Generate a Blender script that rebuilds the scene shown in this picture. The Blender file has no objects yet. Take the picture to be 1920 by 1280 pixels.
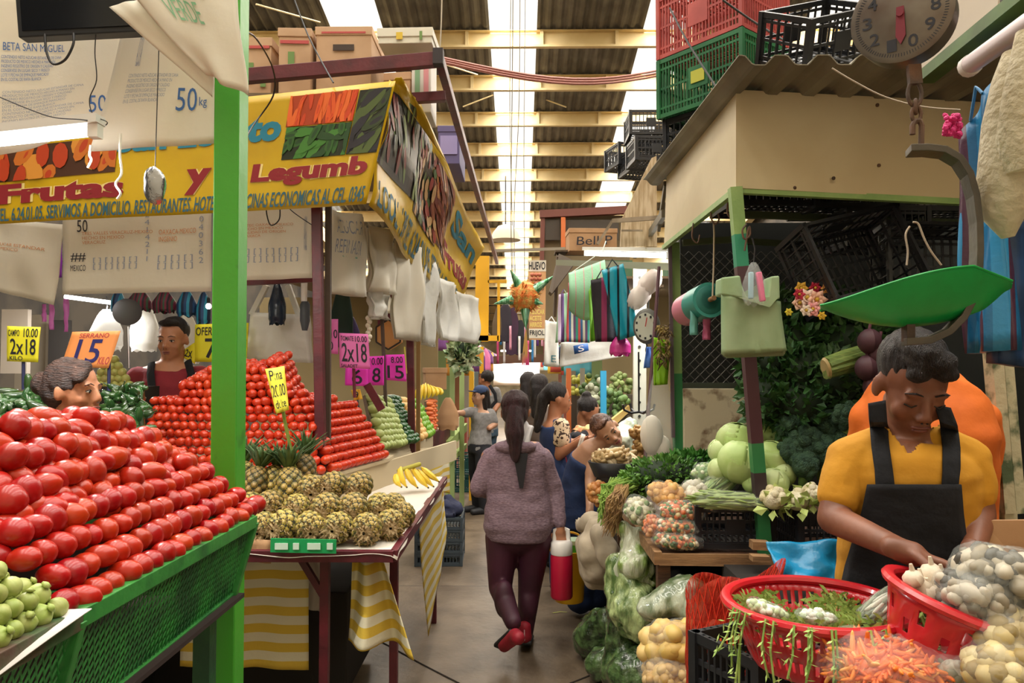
import bpy, math, random
from mathutils import Vector, Matrix, Euler, noise
R = math.radians
V = Vector
rnd = random.Random(11)
sc = bpy.context.scene
# ---------------------------------------------------------------- camera
F = 1400.0
cam = bpy.data.cameras.new('camera'); cam.sensor_width = 36; cam.lens = F*36/1920
cam.clip_start = .05; cam.clip_end = 200
co = bpy.data.objects.new('camera', cam); sc.collection.objects.link(co)
co.location = (0, 0, 1.65); co.rotation_euler = (R(90+2.045), 0, R(.614))
sc.camera = co
CR = Euler(co.rotation_euler).to_matrix(); CL = V((0, 0, 1.65))
def P(px, py, Y):
    d = CR @ V(((px-960)/F, -(py-640)/F, -1)); return CL + d*(Y/d.y)
def PZ(px, py, z):          # where a pixel's ray meets a horizontal plane
    d = CR @ V(((px-960)/F, -(py-640)/F, -1)); return CL + d*((z-1.65)/d.z)
# ---------------------------------------------------------------- world, light, exposure
w = bpy.data.worlds.new('world'); sc.world = w; w.use_nodes = True
bg = w.node_tree.nodes['Background']; bg.inputs[0].default_value = (1, .95, .86, 1); bg.inputs[1].default_value = 1.0
sc.view_settings.view_transform = 'Standard'; sc.view_settings.look = 'None'
sc.view_settings.gamma = 1; sc.view_settings.use_curve_mapping = False
sc.view_settings.exposure = 0.6
def area(loc, size, sizey, power, col, rot=(0, 0, 0)):
    l = bpy.data.lights.new('daylight', 'AREA'); l.shape = 'RECTANGLE'; l.size = size; l.size_y = sizey; l.energy = power; l.color = col
    o = bpy.data.objects.new('daylight', l); o.location = loc; o.rotation_euler = rot; sc.collection.objects.link(o); return o
WARM = (1, .9, .74); COOL = (.93, .97, 1)
# daylight entering through the skylight strips of the roof
for x_ in (-5.85, -2.97, -.12, 2.7, 5.55): area((x_, 14, 7.72), .84, 35, 1050, (1, .94, .84), (math.atan(-.157), 0, 0))
# ---------------------------------------------------------------- mesh helpers
class MB:
    def __init__(s): s.v = []; s.f = []; s.m = []
    def add(s, vs, fs, m=0, M=None):
        n = len(s.v)
        if M is not None: vs = [M @ V(x) for x in vs]
        s.v.extend([tuple(x) for x in vs])
        for f in fs: s.f.append(tuple(n+i for i in f)); s.m.append(m)
        return s
    def box(s, c, d, rot=None, m=0):
        x, y, z = d[0]/2, d[1]/2, d[2]/2
        vs = [(-x,-y,-z),(x,-y,-z),(x,y,-z),(-x,y,-z),(-x,-y,z),(x,-y,z),(x,y,z),(-x,y,z)]
        M = Matrix.Translation(V(c))
        if rot is not None: M = M @ (rot.to_4x4() if isinstance(rot, Matrix) else Euler(rot).to_matrix().to_4x4())
        return s.add(vs, [(0,3,2,1),(4,5,6,7),(0,1,5,4),(1,2,6,5),(2,3,7,6),(3,0,4,7)], m, M)
    def bar(s, p, q, w, h=None, m=0, up=(0,0,1)):
        p = V(p); q = V(q); h = h or w; d = q-p; L = d.length; d = d/L
        u = V(up)
        if abs(d.dot(u)) > .95: u = V((0,1,0))
        x = d.cross(u).normalized(); z = x.cross(d).normalized()
        M = Matrix((x, d, z)).transposed()
        return s.box((p+q)/2, (w, L, h), M, m)
    def tube(s, pts, r, n=8, m=0, cap=True, flat=1.0, up=(0,0,1)):
        pts = [V(p) for p in pts]; k = len(pts); rr = r if isinstance(r, (list, tuple)) else [r]*k
        vs = []; fs = []; u0 = None
        for i, p in enumerate(pts):
            d = (pts[min(i+1,k-1)]-pts[max(i-1,0)])
            if d.length < 1e-9: d = V((0,0,1))
            d.normalize()
            if u0 is None:
                a = V(up)
                if abs(a.dot(d)) > .9: a = V((1,0,0))
                u = (a-d*a.dot(d)).normalized()
            else:
                u = (u0-d*u0.dot(d))
                u = u.normalized() if u.length > 1e-6 else u0
            u0 = u; w_ = d.cross(u)
            for j in range(n):
                t = 2*math.pi*j/n; vs.append(p+(w_*math.cos(t)+u*math.sin(t)*flat)*rr[i])
        for i in range(k-1):
            for j in range(n): a = i*n+j; b = i*n+(j+1)%n; fs.append((a,b,b+n,a+n))
        if cap: fs.append(tuple(range(n))[::-1]); fs.append(tuple(range((k-1)*n, k*n)))
        return s.add(vs, fs, m)
    def ell(s, c, r, rot=None, seg=12, rings=8, m=0, fn=None):
        if not isinstance(r, (tuple, list)): r = (r,r,r)
        M = Matrix.Translation(V(c))
        if rot is not None: M = M @ (rot.to_4x4() if isinstance(rot, Matrix) else Euler(rot).to_matrix().to_4x4())
        vs = [(0,0,-r[2])]
        for i in range(1, rings):
            a = -math.pi/2+math.pi*i/rings
            for j in range(seg):
                t = 2*math.pi*j/seg; k = fn(t, a) if fn else 1
                vs.append((r[0]*math.cos(a)*math.cos(t)*k, r[1]*math.cos(a)*math.sin(t)*k, r[2]*math.sin(a)*k))
        vs.append((0,0,r[2])); fs = []
        for j in range(seg): fs.append((0, 1+(j+1)%seg, 1+j))
        for i in range(rings-2):
            for j in range(seg):
                a = 1+i*seg+j; b = 1+i*seg+(j+1)%seg; fs.append((a,b,b+seg,a+seg))
        t = len(vs)-1; b0 = 1+(rings-2)*seg
        for j in range(seg): fs.append((b0+j, b0+(j+1)%seg, t))
        return s.add(vs, fs, m, M)
    def cap(s, p, q, r1, r2=None, n=12, flat=1.0, up=(0,0,1), m=0):   # tapered capsule
        p = V(p); q = V(q); r2 = r1 if r2 is None else r2; d = (q-p)
        if d.length < 1e-6: return s.ell(p, r1, m=m)
        d.normalize(); pts = []; rr = []
        for a in (80,50,25): pts.append(p-d*r1*math.sin(R(a))); rr.append(r1*math.cos(R(a)))
        pts.append(p); rr.append(r1); pts.append(q); rr.append(r2)
        for a in (25,50,80): pts.append(q+d*r2*math.sin(R(a))); rr.append(r2*math.cos(R(a)))
        return s.tube(pts, rr, n, m, True, flat, up)
    def limb(s, pts, rs, n=14, m=0, flat=1.0, up=(0,0,1)):
        for i in range(len(pts)-1): s.cap(pts[i], pts[i+1], rs[i], rs[i+1], n, flat, up, m)
        return s
    def lathe(s, prof, c=(0,0,0), n=24, m=0, rot=None, capb=True, capt=True, sx=1, sy=1):
        M = Matrix.Translation(V(c))
        if rot is not None: M = M @ (rot.to_4x4() if isinstance(rot, Matrix) else Euler(rot).to_matrix().to_4x4())
        vs = []; fs = []; k = len(prof)
        for r, z in prof:
            for j in range(n): t = 2*math.pi*j/n; vs.append((r*math.cos(t)*sx, r*math.sin(t)*sy, z))
        for i in range(k-1):
            for j in range(n): a = i*n+j; b = i*n+(j+1)%n; fs.append((a,b,b+n,a+n))
        if capb: fs.append(tuple(range(n))[::-1])
        if capt: fs.append(tuple(range((k-1)*n, k*n)))
        return s.add(vs, fs, m, M)
    def loft(s, rings, n=20, m=0):       # rings: (centre, rx, ry, yaw) or with normal matrix
        vs = []; fs = []; k = len(rings)
        for rg in rings:
            c, rx, ry = V(rg[0]), rg[1], rg[2]; M = rg[3] if len(rg) > 3 else Matrix.Identity(3)
            if not isinstance(M, Matrix): M = Matrix.Rotation(M, 3, 'Z')
            for j in range(n):
                t = 2*math.pi*j/n; e = .85
                cx = math.copysign(abs(math.cos(t))**e, math.cos(t)); sy = math.copysign(abs(math.sin(t))**e, math.sin(t))
                vs.append(c + M @ V((rx*cx, ry*sy, 0)))
        for i in range(k-1):
            for j in range(n): a = i*n+j; b = i*n+(j+1)%n; fs.append((a,b,b+n,a+n))
        fs.append(tuple(range(n))[::-1]); fs.append(tuple(range((k-1)*n, k*n)))
        return s.add(vs, fs, m)
    def grid(s, fn, nu, nv, m=0, mf=None, wrap=False):
        vs = [fn(i/nu, j/nv) for j in range(nv+1) for i in range(nu+1)]
        n0 = len(s.v); s.v.extend([tuple(x) for x in vs])
        for j in range(nv):
            for i in range(nu):
                a = n0+j*(nu+1)+i; s.f.append((a,a+1,a+nu+2,a+nu+1)); s.m.append(mf((i+.5)/nu,(j+.5)/nv) if mf else m)
        return s
    def quad(s, a, b, c, d, m=0): return s.add([a,b,c,d], [(0,1,2,3)], m)
    def prism(s, pts, depth, m=0):      # outline of 3D points, thickness vector
        n = len(pts); d = V(depth); pts = [V(p) for p in pts]
        fs = [tuple(range(n)), tuple(range(n, 2*n))[::-1]]+[(i, i+n, (i+1) % n+n, (i+1) % n) for i in range(n)]
        return s.add(pts+[p+d for p in pts], fs, m)
    def join(s, o, M=None):
        n = len(s.v); s.v.extend([tuple(M @ V(x)) for x in o.v] if M is not None else o.v)
        s.f.extend([tuple(n+i for i in f) for f in o.f]); s.m.extend(o.m); return s
def Q(a, b, c, d):   # bilinear patch: a=bottom left, b=bottom right, c=top right, d=top left
    a, b, c, d = V(a), V(b), V(c), V(d)
    return lambda u, v: (a*(1-u)+b*u)*(1-v)+(d*(1-u)+c*u)*v
def bend(Qf, amp, fx=3, fy=1.5, seed=0, n=None, edge=True):
    nrm = n if n else (Qf(1,0)-Qf(0,0)).cross(Qf(0,1)-Qf(0,0)).normalized()
    return lambda u, v: Qf(u, v)+nrm*amp*(noise.noise(V((u*fx+seed*3.7, v*fy, seed)))*2+.5*math.sin(u*fx*3.1+seed))
def tag(o, label=None, cat=None, group=None, kind=None):
    if label: o['label'] = label
    if cat: o['category'] = cat
    if group: o['group'] = group
    if kind: o['kind'] = kind
    return o
def thing(name, label, cat, loc=(0,0,0), group=None, rot=None):
    o = bpy.data.objects.new(name, None); sc.collection.objects.link(o); o.location = loc; o.empty_display_size = .1
    if rot: o.rotation_euler = rot
    return tag(o, label, cat, group)
def obj(name, mb, mat, parent=None, label=None, cat=None, group=None, kind=None, smooth=True, solid=0, sub=0, bev=0, local=False, base=False):
    me = bpy.data.meshes.new(name); vs = mb.v
    org = None
    if parent is not None and not local:
        q = V((0,0,0)); p_ = parent
        while p_ is not None: q = q+p_.location; p_ = p_.parent
        vs = [(a-q.x, b-q.y, c-q.z) for a, b, c in vs]
    elif parent is None and not local and vs:
        n = len(vs); org = V((sum(a[0] for a in vs)/n, sum(a[1] for a in vs)/n, min(a[2] for a in vs)))
        vs = [(a-org.x, b-org.y, c-org.z) for a, b, c in vs]
    me.from_pydata(vs, [], mb.f)
    ms = mat if isinstance(mat, (list, tuple)) else [mat]
    for x in ms: me.materials.append(x)
    if len(ms) > 1: me.polygons.foreach_set('material_index', [min(i, len(ms)-1) for i in mb.m])
    if smooth:
        me.polygons.foreach_set('use_smooth', [True]*len(me.polygons))
        if smooth != 2: me.set_sharp_from_angle(angle=R(42))
    me.update()
    o = bpy.data.objects.new(name, me); sc.collection.objects.link(o)
    if org is not None: o.location = org
    if parent is not None: o.parent = parent
    if bev: b = o.modifiers.new('b', 'BEVEL'); b.width = bev; b.segments = 2; b.limit_method = 'ANGLE'
    if solid: b = o.modifiers.new('s', 'SOLIDIFY'); b.thickness = solid; b.offset = 0
    if sub: b = o.modifiers.new('u', 'SUBSURF'); b.levels = sub; b.render_levels = sub
    return tag(o, label, cat, group, kind)
def fuse(name, mb, vox, mat, parent=None, smooth=6, disp=None, **k):
    """one continuous surface grown from overlapping closed shapes"""
    o = obj(name, mb, mat, parent, **k)
    r = o.modifiers.new('r', 'REMESH'); r.mode = 'VOXEL'; r.voxel_size = vox; r.use_smooth_shade = True
    if smooth: s = o.modifiers.new('s', 'SMOOTH'); s.factor = .5; s.iterations = smooth
    dg = bpy.context.evaluated_depsgraph_get()
    me = bpy.data.meshes.new_from_object(o.evaluated_get(dg)); me.name = name
    o.modifiers.clear(); old = o.data; o.data = me; bpy.data.meshes.remove(old)
    if disp:
        for v in me.vertices: v.co += v.normal*disp(v.co)
    if not me.materials: me.materials.append(mat if not isinstance(mat, (list, tuple)) else mat[0])
    me.polygons.foreach_set('use_smooth', [True]*len(me.polygons))
    return o
def dup(o, loc, rot=None, scale=None, label=None, cat=None, group=None):
    c = o.copy(); sc.collection.objects.link(c); c.location = loc
    if rot is not None: c.rotation_euler = rot
    if scale is not None: c.scale = scale if isinstance(scale, (tuple, list)) else (scale,)*3
    if label: c['label'] = label
    if group: c['group'] = group
    for ch in list(o.children):
        d = ch.copy(); sc.collection.objects.link(d); d.parent = c
        for g in ch.children: e = g.copy(); sc.collection.objects.link(e); e.parent = d
    return c
def textmesh(txt, fn, mat, parent, name='lettering', bold=.0, off=.002, lift=None, m=None, spacing=1):
    """letters laid onto a patch fn(u,v); fn normalised to the text's own box"""
    cu = bpy.data.curves.new('t', 'FONT'); cu.body = txt; cu.offset = bold; cu.resolution_u = 3; cu.fill_mode = 'FRONT'; cu.space_character = spacing
    o = bpy.data.objects.new('t', cu); sc.collection.objects.link(o)
    dg = bpy.context.evaluated_depsgraph_get(); me = bpy.data.meshes.new_from_object(o.evaluated_get(dg))
    vs = [v.co.copy() for v in me.vertices]; fs = [tuple(p.vertices) for p in me.polygons]
    bpy.data.objects.remove(o); bpy.data.curves.remove(cu); bpy.data.meshes.remove(me)
    if not vs: return None
    x0 = min(v.x for v in vs); x1 = max(v.x for v in vs); y0 = min(v.y for v in vs); y1 = max(v.y for v in vs)
    q = MB(); out = []
    for v in vs:
        u = (v.x-x0)/(x1-x0); t = (v.y-y0)/max(y1-y0, 1e-6); p = fn(u, t)
        e = .01; du = fn(min(u+e,1), t)-fn(max(u-e,0), t); dv = fn(u, min(t+e,1))-fn(u, max(t-e,0)); n = du.cross(dv)
        if n.length > 0: n.normalize()
        if n.dot(CL-p) < 0: n = -n
        out.append(p+n*off)
    q.add(out, fs)
    return obj(name, q, mat, parent, smooth=False)
def sub_patch(fn, u0, v0, u1, v1, skew=0): return lambda u, v: fn(u0+(u1-u0)*u, v0+(v1-v0)*v+skew*u)
# ---------------------------------------------------------------- materials
MATS = {}
def mat(name, col, rough=.6, metal=0, col2=None, scale=8, bump=0, bscale=40, detail=4, spec=.5, var=0, sub=0, coat=0, alpha=1, trans=0, lo=.4, hi=.6, emit=0, stretch=None, sheen=0):
    if name in MATS: return MATS[name]
    m = bpy.data.materials.new(name); m.use_nodes = True; nt = m.node_tree; N = nt.nodes; L = nt.links; b = N['Principled BSDF']; MATS[name] = m
    b.inputs['Base Color'].default_value = (*col, 1); b.inputs['Roughness'].default_value = rough; b.inputs['Metallic'].default_value = metal
    b.inputs['Specular IOR Level'].default_value = spec
    if sub: b.inputs['Subsurface Weight'].default_value = sub; b.inputs['Subsurface Radius'].default_value = (.03,.012,.006); b.inputs['Subsurface Scale'].default_value = .3
    if coat: b.inputs['Coat Weight'].default_value = coat; b.inputs['Coat Roughness'].default_value = .08
    if sheen: b.inputs['Sheen Weight'].default_value = sheen
    if emit: b.inputs['Emission Color'].default_value = (*col, 1); b.inputs['Emission Strength'].default_value = emit
    tc = N.new('ShaderNodeTexCoord'); mp = N.new('ShaderNodeMapping'); L.new(tc.outputs['Object'], mp.inputs[0])
    if stretch: mp.inputs['Scale'].default_value = stretch
    src = None
    if col2 is not None:
        n = N.new('ShaderNodeTexNoise'); n.inputs['Scale'].default_value = scale; n.inputs['Detail'].default_value = detail; L.new(mp.outputs[0], n.inputs[0])
        r = N.new('ShaderNodeValToRGB'); r.color_ramp.elements[0].position = lo; r.color_ramp.elements[1].position = hi
        r.color_ramp.elements[0].color = (*col, 1); r.color_ramp.elements[1].color = (*col2, 1); L.new(n.outputs[0], r.inputs[0]); src = r.outputs[0]
    if var:
        oi = N.new('ShaderNodeObjectInfo'); hs = N.new('ShaderNodeHueSaturation')
        mr = N.new('ShaderNodeMapRange'); mr.inputs[3].default_value = 1-var; mr.inputs[4].default_value = 1+var; L.new(oi.outputs['Random'], mr.inputs[0]); L.new(mr.outputs[0], hs.inputs['Value'])
        mr2 = N.new('ShaderNodeMapRange'); mr2.inputs[3].default_value = .5-var*.06; mr2.inputs[4].default_value = .5+var*.06; L.new(oi.outputs['Random'], mr2.inputs[0]); L.new(mr2.outputs[0], hs.inputs['Hue'])
        if src: L.new(src, hs.inputs['Color'])
        else: hs.inputs['Color'].default_value = (*col, 1)
        src = hs.outputs[0]
    if src: L.new(src, b.inputs['Base Color'])
    if bump:
        n = N.new('ShaderNodeTexNoise'); n.inputs['Scale'].default_value = bscale; n.inputs['Detail'].default_value = 5; L.new(mp.outputs[0], n.inputs[0])
        bp = N.new('ShaderNodeBump'); bp.inputs['Strength'].default_value = bump; bp.inputs['Distance'].default_value = .02; L.new(n.outputs[0], bp.inputs['Height']); L.new(bp.outputs[0], b.inputs['Normal'])
    if trans or alpha < 1:
        out = N['Material Output']; tr = N.new('ShaderNodeBsdfTransparent'); mx = N.new('ShaderNodeMixShader'); mx.inputs[0].default_value = alpha
        last = b.outputs[0]
        if trans:
            tl = N.new('ShaderNodeBsdfTranslucent'); tl.inputs[0].default_value = (*col, 1)
            if src: L.new(src, tl.inputs[0])
            m2 = N.new('ShaderNodeMixShader'); m2.inputs[0].default_value = trans; L.new(last, m2.inputs[1]); L.new(tl.outputs[0], m2.inputs[2]); last = m2.outputs[0]
        L.new(tr.outputs[0], mx.inputs[1]); L.new(last, mx.inputs[2]); L.new(mx.outputs[0], out.inputs[0])
    return m
def stripes(name, cols, scale, axis='X', rough=.6, bump=.1, trans=0, space='Object', alpha=1, duty=None):
    """repeating colour stripes along an axis (woven bags, gingham cloth)"""
    m = mat(name, cols[0], rough, bump=bump, bscale=60, trans=trans, alpha=alpha); nt = m.node_tree; N = nt.nodes; L = nt.links; b = N['Principled BSDF']
    tc = N.new('ShaderNodeTexCoord'); sp = N.new('ShaderNodeSeparateXYZ'); L.new(tc.outputs[space], sp.inputs[0])
    mu = N.new('ShaderNodeMath'); mu.operation = 'MULTIPLY'; mu.inputs[1].default_value = scale; L.new(sp.outputs[axis], mu.inputs[0])
    ad = N.new('ShaderNodeMath'); ad.operation = 'ADD'; ad.inputs[1].default_value = 100; L.new(mu.outputs[0], ad.inputs[0])
    fr = N.new('ShaderNodeMath'); fr.operation = 'FRACT'; L.new(ad.outputs[0], fr.inputs[0])
    r = N.new('ShaderNodeValToRGB'); r.color_ramp.interpolation = 'CONSTANT'; e = r.color_ramp.elements
    k = len(cols); pos = duty or [i/k for i in range(k)]
    while len(e) < k: e.new(.5)
    for i, c in enumerate(cols): e[i].position = pos[i]; e[i].color = (*c, 1)
    L.new(fr.outputs[0], r.inputs[0]); L.new(r.outputs[0], b.inputs['Base Color'])
    for n in N:
        if n.type == 'BSDF_TRANSLUCENT': L.new(r.outputs[0], n.inputs[0])
    return m
def lin(h):
    h = h.lstrip('#'); c = [int(h[i:i+2], 16)/255 for i in (0,2,4)]
    return tuple(x/12.92 if x <= .04045 else ((x+.055)/1.055)**2.4 for x in c)
def S(h, name=None, **k): return mat(name or ('m'+h), lin(h), **k)
green_paint = mat('green_paint', lin('3a9a2c'), .38, col2=lin('2f8a26'), scale=5, bump=.06, bscale=25, var=0)
dkgreen = mat('dark_green_paint', lin('1d5a2a'), .45, col2=lin('17452a'), scale=7, bump=.1)
maroon = mat('maroon_paint', lin('5e1a26'), .42, col2=lin('4a141f'), scale=9, bump=.08)
ltgreen = mat('pale_green_paint', lin('8fae6a'), .5, col2=lin('7d9e5c'), scale=6, bump=.1)
black_plastic = mat('black_plastic', lin('1c1e22'), .4, var=.1)
wire = mat('black_wire', lin('15151a'), .5)
steel = mat('steel', (.55,.55,.56), .3, 1)
rust = mat('rusty_metal', lin('4a3a30'), .7, col2=lin('6e4a32'), scale=14, bump=.2)
cardboard = mat('cardboard', lin('b58e68'), .85, col2=lin('a57e58'), scale=4, bump=.05)
woodm = mat('rough_wood', lin('9a7650'), .75, col2=lin('7d5c3c'), scale=6, bump=.2, stretch=(1,8,8))
dkwood = mat('dark_wood', lin('5e3d28'), .7, col2=lin('432a1c'), scale=6, bump=.2, stretch=(1,8,8))
white_cloth = mat('white_cloth', lin('e6e0d2'), .8, trans=.35, bump=.15, bscale=14)
white_plastic = mat('white_plastic_film', lin('ecebe6'), .35, trans=.45, bump=.35, bscale=18)
clear_film = mat('clear_film', lin('e8efec'), .14, alpha=.17, bump=.8, bscale=18, trans=.3)
thin_film = mat('thin_film', lin('e8efec'), .12, alpha=.11, bump=1, bscale=26)
ink_blue = mat('blue_ink', lin('3e68a8'), .7); ink_grey = mat('grey_ink', lin('8a93a8'), .8); ink_orange = mat('orange_ink', lin('c98a5a'), .8); ink_black = mat('black_ink', lin('20202a'), .6)
# ================================================================ setting: floor, roof, trusses, far walls
def floor_mat():
    m = mat('concrete_floor', lin('7d6d5a'), .42, col2=lin('5f5243'), scale=1.1, bump=.15, bscale=22, detail=9, lo=.3, hi=.72)
    nt = m.node_tree; N = nt.nodes; L = nt.links; b = N['Principled BSDF']
    tc = N.new('ShaderNodeTexCoord'); sp = N.new('ShaderNodeSeparateXYZ'); L.new(tc.outputs['Object'], sp.inputs[0])
    def line(axis, pos, wd):
        a = N.new('ShaderNodeMath'); a.operation = 'SUBTRACT'; a.inputs[1].default_value = pos; L.new(sp.outputs[axis], a.inputs[0])
        c = N.new('ShaderNodeMath'); c.operation = 'ABSOLUTE'; L.new(a.outputs[0], c.inputs[0])
        d = N.new('ShaderNodeMath'); d.operation = 'LESS_THAN'; d.inputs[1].default_value = wd; L.new(c.outputs[0], d.inputs[0]); return d.outputs[0]
    acc = line('Y', 5.72, .007)
    for p in (8.1, 10.6, 13, 16): 
        mx = N.new('ShaderNodeMath'); mx.operation = 'MAXIMUM'; L.new(acc, mx.inputs[0]); L.new(line('Y', p, .006), mx.inputs[1]); acc = mx.outputs[0]
    col = b.inputs['Base Color'].links[0].from_socket
    n2 = N.new('ShaderNodeTexNoise'); n2.inputs['Scale'].default_value = 5; n2.inputs['Detail'].default_value = 8; L.new(tc.outputs['Object'], n2.inputs[0])
    r2 = N.new('ShaderNodeValToRGB'); r2.color_ramp.elements[0].position = .35; r2.color_ramp.elements[1].position = .62; r2.color_ramp.elements[0].color = (.45,.4,.36,1); r2.color_ramp.elements[1].color = (1,1,1,1); L.new(n2.outputs[0], r2.inputs[0])
    mm = N.new('ShaderNodeMixRGB'); mm.blend_type = 'MULTIPLY'; mm.inputs[0].default_value = .6; L.new(col, mm.inputs[1]); L.new(r2.outputs[0], mm.inputs[2])
    m3 = N.new('ShaderNodeMixRGB'); m3.inputs[2].default_value = (*lin('3a3029'), 1); L.new(acc, m3.inputs[0]); L.new(mm.outputs[0], m3.inputs[1]); L.new(m3.outputs[0], b.inputs['Base Color'])
    return m
f = MB(); f.box((0, 14, -.05), (24, 46, .1)); obj('floor', f, floor_mat(), kind='structure', smooth=False, local=True)
crack = MB()
for pts in ([(640,1165),(725,1208),(790,1244),(880,1290)], [(1250,1205),(1180,1236),(1090,1272),(1040,1292)]):
    q = [PZ(x, y, .0035) for x, y in pts]; crack.tube(q, .004, 4)
obj('floor_crack', crack, mat('crack', lin('2c251f'), .9), kind='structure')
# roof: sloping corrugated sheets with translucent strips
SL = -.157
def rz(y): return 7.86+SL*(y-13.5)
roof_dark = mat('grey_roof_sheet', lin('6e6a62'), .8, col2=lin('5c584f'), scale=2, bump=.1)
sky_sheet = mat('translucent_sheet', (.95,.93,.88), .5, alpha=.35, trans=.9)
y0, y1 = -3.5, 38.
def sheet(x0, x1):
    b = MB(); n = int((x1-x0)/.19*4)+1
    def fn(u, v):
        x = x0+(x1-x0)*u; y = y0+(y1-y0)*v; return V((x, y, rz(y)+.035*math.sin(2*math.pi*(x)/.19)))
    b.grid(fn, n, 1); return b
dark = MB(); xs = [-13,-6.3,-5.4,-3.45,-2.5,-.56,.31,2.25,3.15,5.1,6.0,13]
lightb = MB()
for i in range(len(xs)-1):
    (dark if i % 2 == 0 else lightb).join(sheet(xs[i], xs[i+1]))
obj('ceiling', dark, roof_dark, kind='structure', smooth=False, solid=.01)
obj('window_1', lightb, sky_sheet, kind='structure', smooth=False)
cream = mat('cream_painted_steel', lin('dcc99c'), .55, col2=lin('cdb684'), scale=1.5, bump=.05)
i = 0
yy = 4.6
bm_ = MB()
for k in range(-11, 17):
    y = 13.5+1.5*k; 
    z = rz(y)-.04
    b = MB(); b.box((0, y, z-.16), (26, .012, .3)); b.box((0, y-.05, z-.31), (26, .1, .012)); b.box((0, y-.05, z-.012), (26, .1, .012)); b.box((0, y-.098, z-.3), (26, .01, .04))
    for x in range(-8, 9): b.box((x*1.37+.4, y-.04, z-.16), (.06, .08, .29))
    obj('trim_%d' % (k+12), b, cream, kind='structure', smooth=False)
# rafters running with the slope and thin tie rods
for j, x in enumerate((-6.2, 6.6)):
    b = MB(); b.bar((x, -3, rz(-3)-.55), (x, 38, rz(38)-.55), .2, .4); obj('trim_%d' % (40+j), b, cream, kind='structure', smooth=False)
tie = MB()
for (a, b_) in (((1052,128,16),(1260,48,15.2)), ((1100,222,17),(1152,240,17.5)), ((832,120,12),(895,140,13.5)), ((868,200,15),(925,178,15)), ((1005,180,16),(1062,201,16)), ((480,8,11),(600,42,12))):
    tie.tube([P(*a), P(*b_)], .014, 6)
obj('trim_50', tie, cream, kind='structure')
# red conduit pipes crossing under the roof
rp = mat('red_pipe', lin('a8685a'), .5)
for k in range(3):
    b = MB(); a0 = P(826, 108+4*k, 5.0); a1 = P(1240, 131+5*k, 7.5); pts = [a0.lerp(a1, t)+V((0,0,-.10*math.sin(math.pi*t)*1.2)) for t in [i/10 for i in range(11)]]
    b.tube(pts, .011, 6); obj('conduit_pipe', b, rp, label='dull red conduit pipe crossing high over the aisle, %s of three' % ('top','middle','bottom')[k], cat='pipe', group='conduit pipes over the aisle')
# far end wall and dark backs of side aisles
wallm = mat('far_wall', lin('b9ab8e'), .8, col2=lin('8f8468'), scale=1.2)
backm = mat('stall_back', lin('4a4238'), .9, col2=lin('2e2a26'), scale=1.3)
b = MB(); b.box((0, 37.5, 2.4), (26, .2, 4.8)); obj('wall_back', b, wallm, kind='structure', smooth=False)
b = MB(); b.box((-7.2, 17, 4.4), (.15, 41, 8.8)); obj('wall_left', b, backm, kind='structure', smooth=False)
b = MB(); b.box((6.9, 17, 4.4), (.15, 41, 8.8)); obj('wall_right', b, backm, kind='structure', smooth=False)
b = MB(); b.box((0, -3.6, 5), (14.2, .15, 10)); obj('sky_block_front', b, mat('bounce_pale', lin('d8d0bc'), .8, col2=lin('c8bea6'), scale=1), kind='structure', smooth=False)  # added unseen behind the camera to block sky and bounce light forward
def tube_lamp(p, q, power, label, r=.017, body=True, col=(1,.96,.9), strength=9):
    p = V(p); q = V(q); t = thing('fluorescent_lamp', label, 'lamp', (p+q)/2, group='fluorescent tubes')
    e = mat('tube_glow%d' % strength, (1,.98,.94), .4, emit=strength)
    b = MB(); b.tube([p, q], r, 10); obj('tube', b, e, t)
    if body:
        d = (q-p).normalized(); h = MB(); h.bar(p-d*.03+V((0,0,r+.022)), q+d*.03+V((0,0,r+.022)), .06, .03); obj('housing', h, S('d9d9d4', rough=.4), t, smooth=False)
        h = MB(); h.box(p-d*.012, (.035,.035,.045), None); obj('end_cap', h, S('e8e8e4'), t, smooth=False)
        h = MB(); h.box(q+d*.012, (.035,.035,.045), None); obj('end_cap', h, S('e8e8e4'), t, smooth=False)
    l = bpy.data.lights.new('tube_light', 'AREA'); l.shape = 'RECTANGLE'; L_ = (q-p).length; l.size = L_; l.size_y = .05; l.energy = power*2.4; l.color = col
    o = bpy.data.objects.new('tube_light', l); sc.collection.objects.link(o); o.parent = t
    x = (q-p).normalized(); z = V((0,0,1)); y = z.cross(x).normalized(); z = x.cross(y)
    o.matrix_local = Matrix.Translation(V((0,0,-r-.01))) @ Matrix((x, y, z)).transposed().to_4x4()
    return t
# ================================================================ left foreground: green post, mesh display box, tomatoes
def post(name, label, p, q, wd, m, cat='post', group=None, parts=None, bevel=.004):
    t = thing(name, label, cat, (q[0], q[1], q[2]), group)
    b = MB(); b.bar(q, p, wd[0], wd[1], up=(0,1,0)); obj('shaft', b, m, t, smooth=False, bev=bevel); return t
gp = thing('green_post', 'thick bright green square steel post rising beside the near tomato heap', 'post', (-.955, 2.46, 0))
green_post_m = mat('green_post_paint', lin('43a02c'), .35, col2=lin('2c6f22'), scale=6, bump=.08, bscale=20, lo=.62, hi=.72)
b = MB(); b.bar((-.955,2.46,0), (-.985,2.5,3.6), .084, .088, up=(0,1,0)); obj('shaft', b, green_post_m, gp, smooth=False, bev=.004)
b = MB(); b.box((-.95,2.46,.006), (.16,.16,.012)); obj('foot_plate', b, dkgreen, gp, smooth=False)
RX = -.83   # the box rail line
A0 = V((RX, .95, 1.185)); A1 = V((RX, 2.33, 1.175)); B0 = V((RX-.055, .95, .94)); B1 = V((RX-.055, 2.30, .95))
bx = thing('mesh_display_table', 'green steel table with expanded mesh sides holding the near tomatoes', 'table', (-1.3, 1.7, 0))
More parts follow.
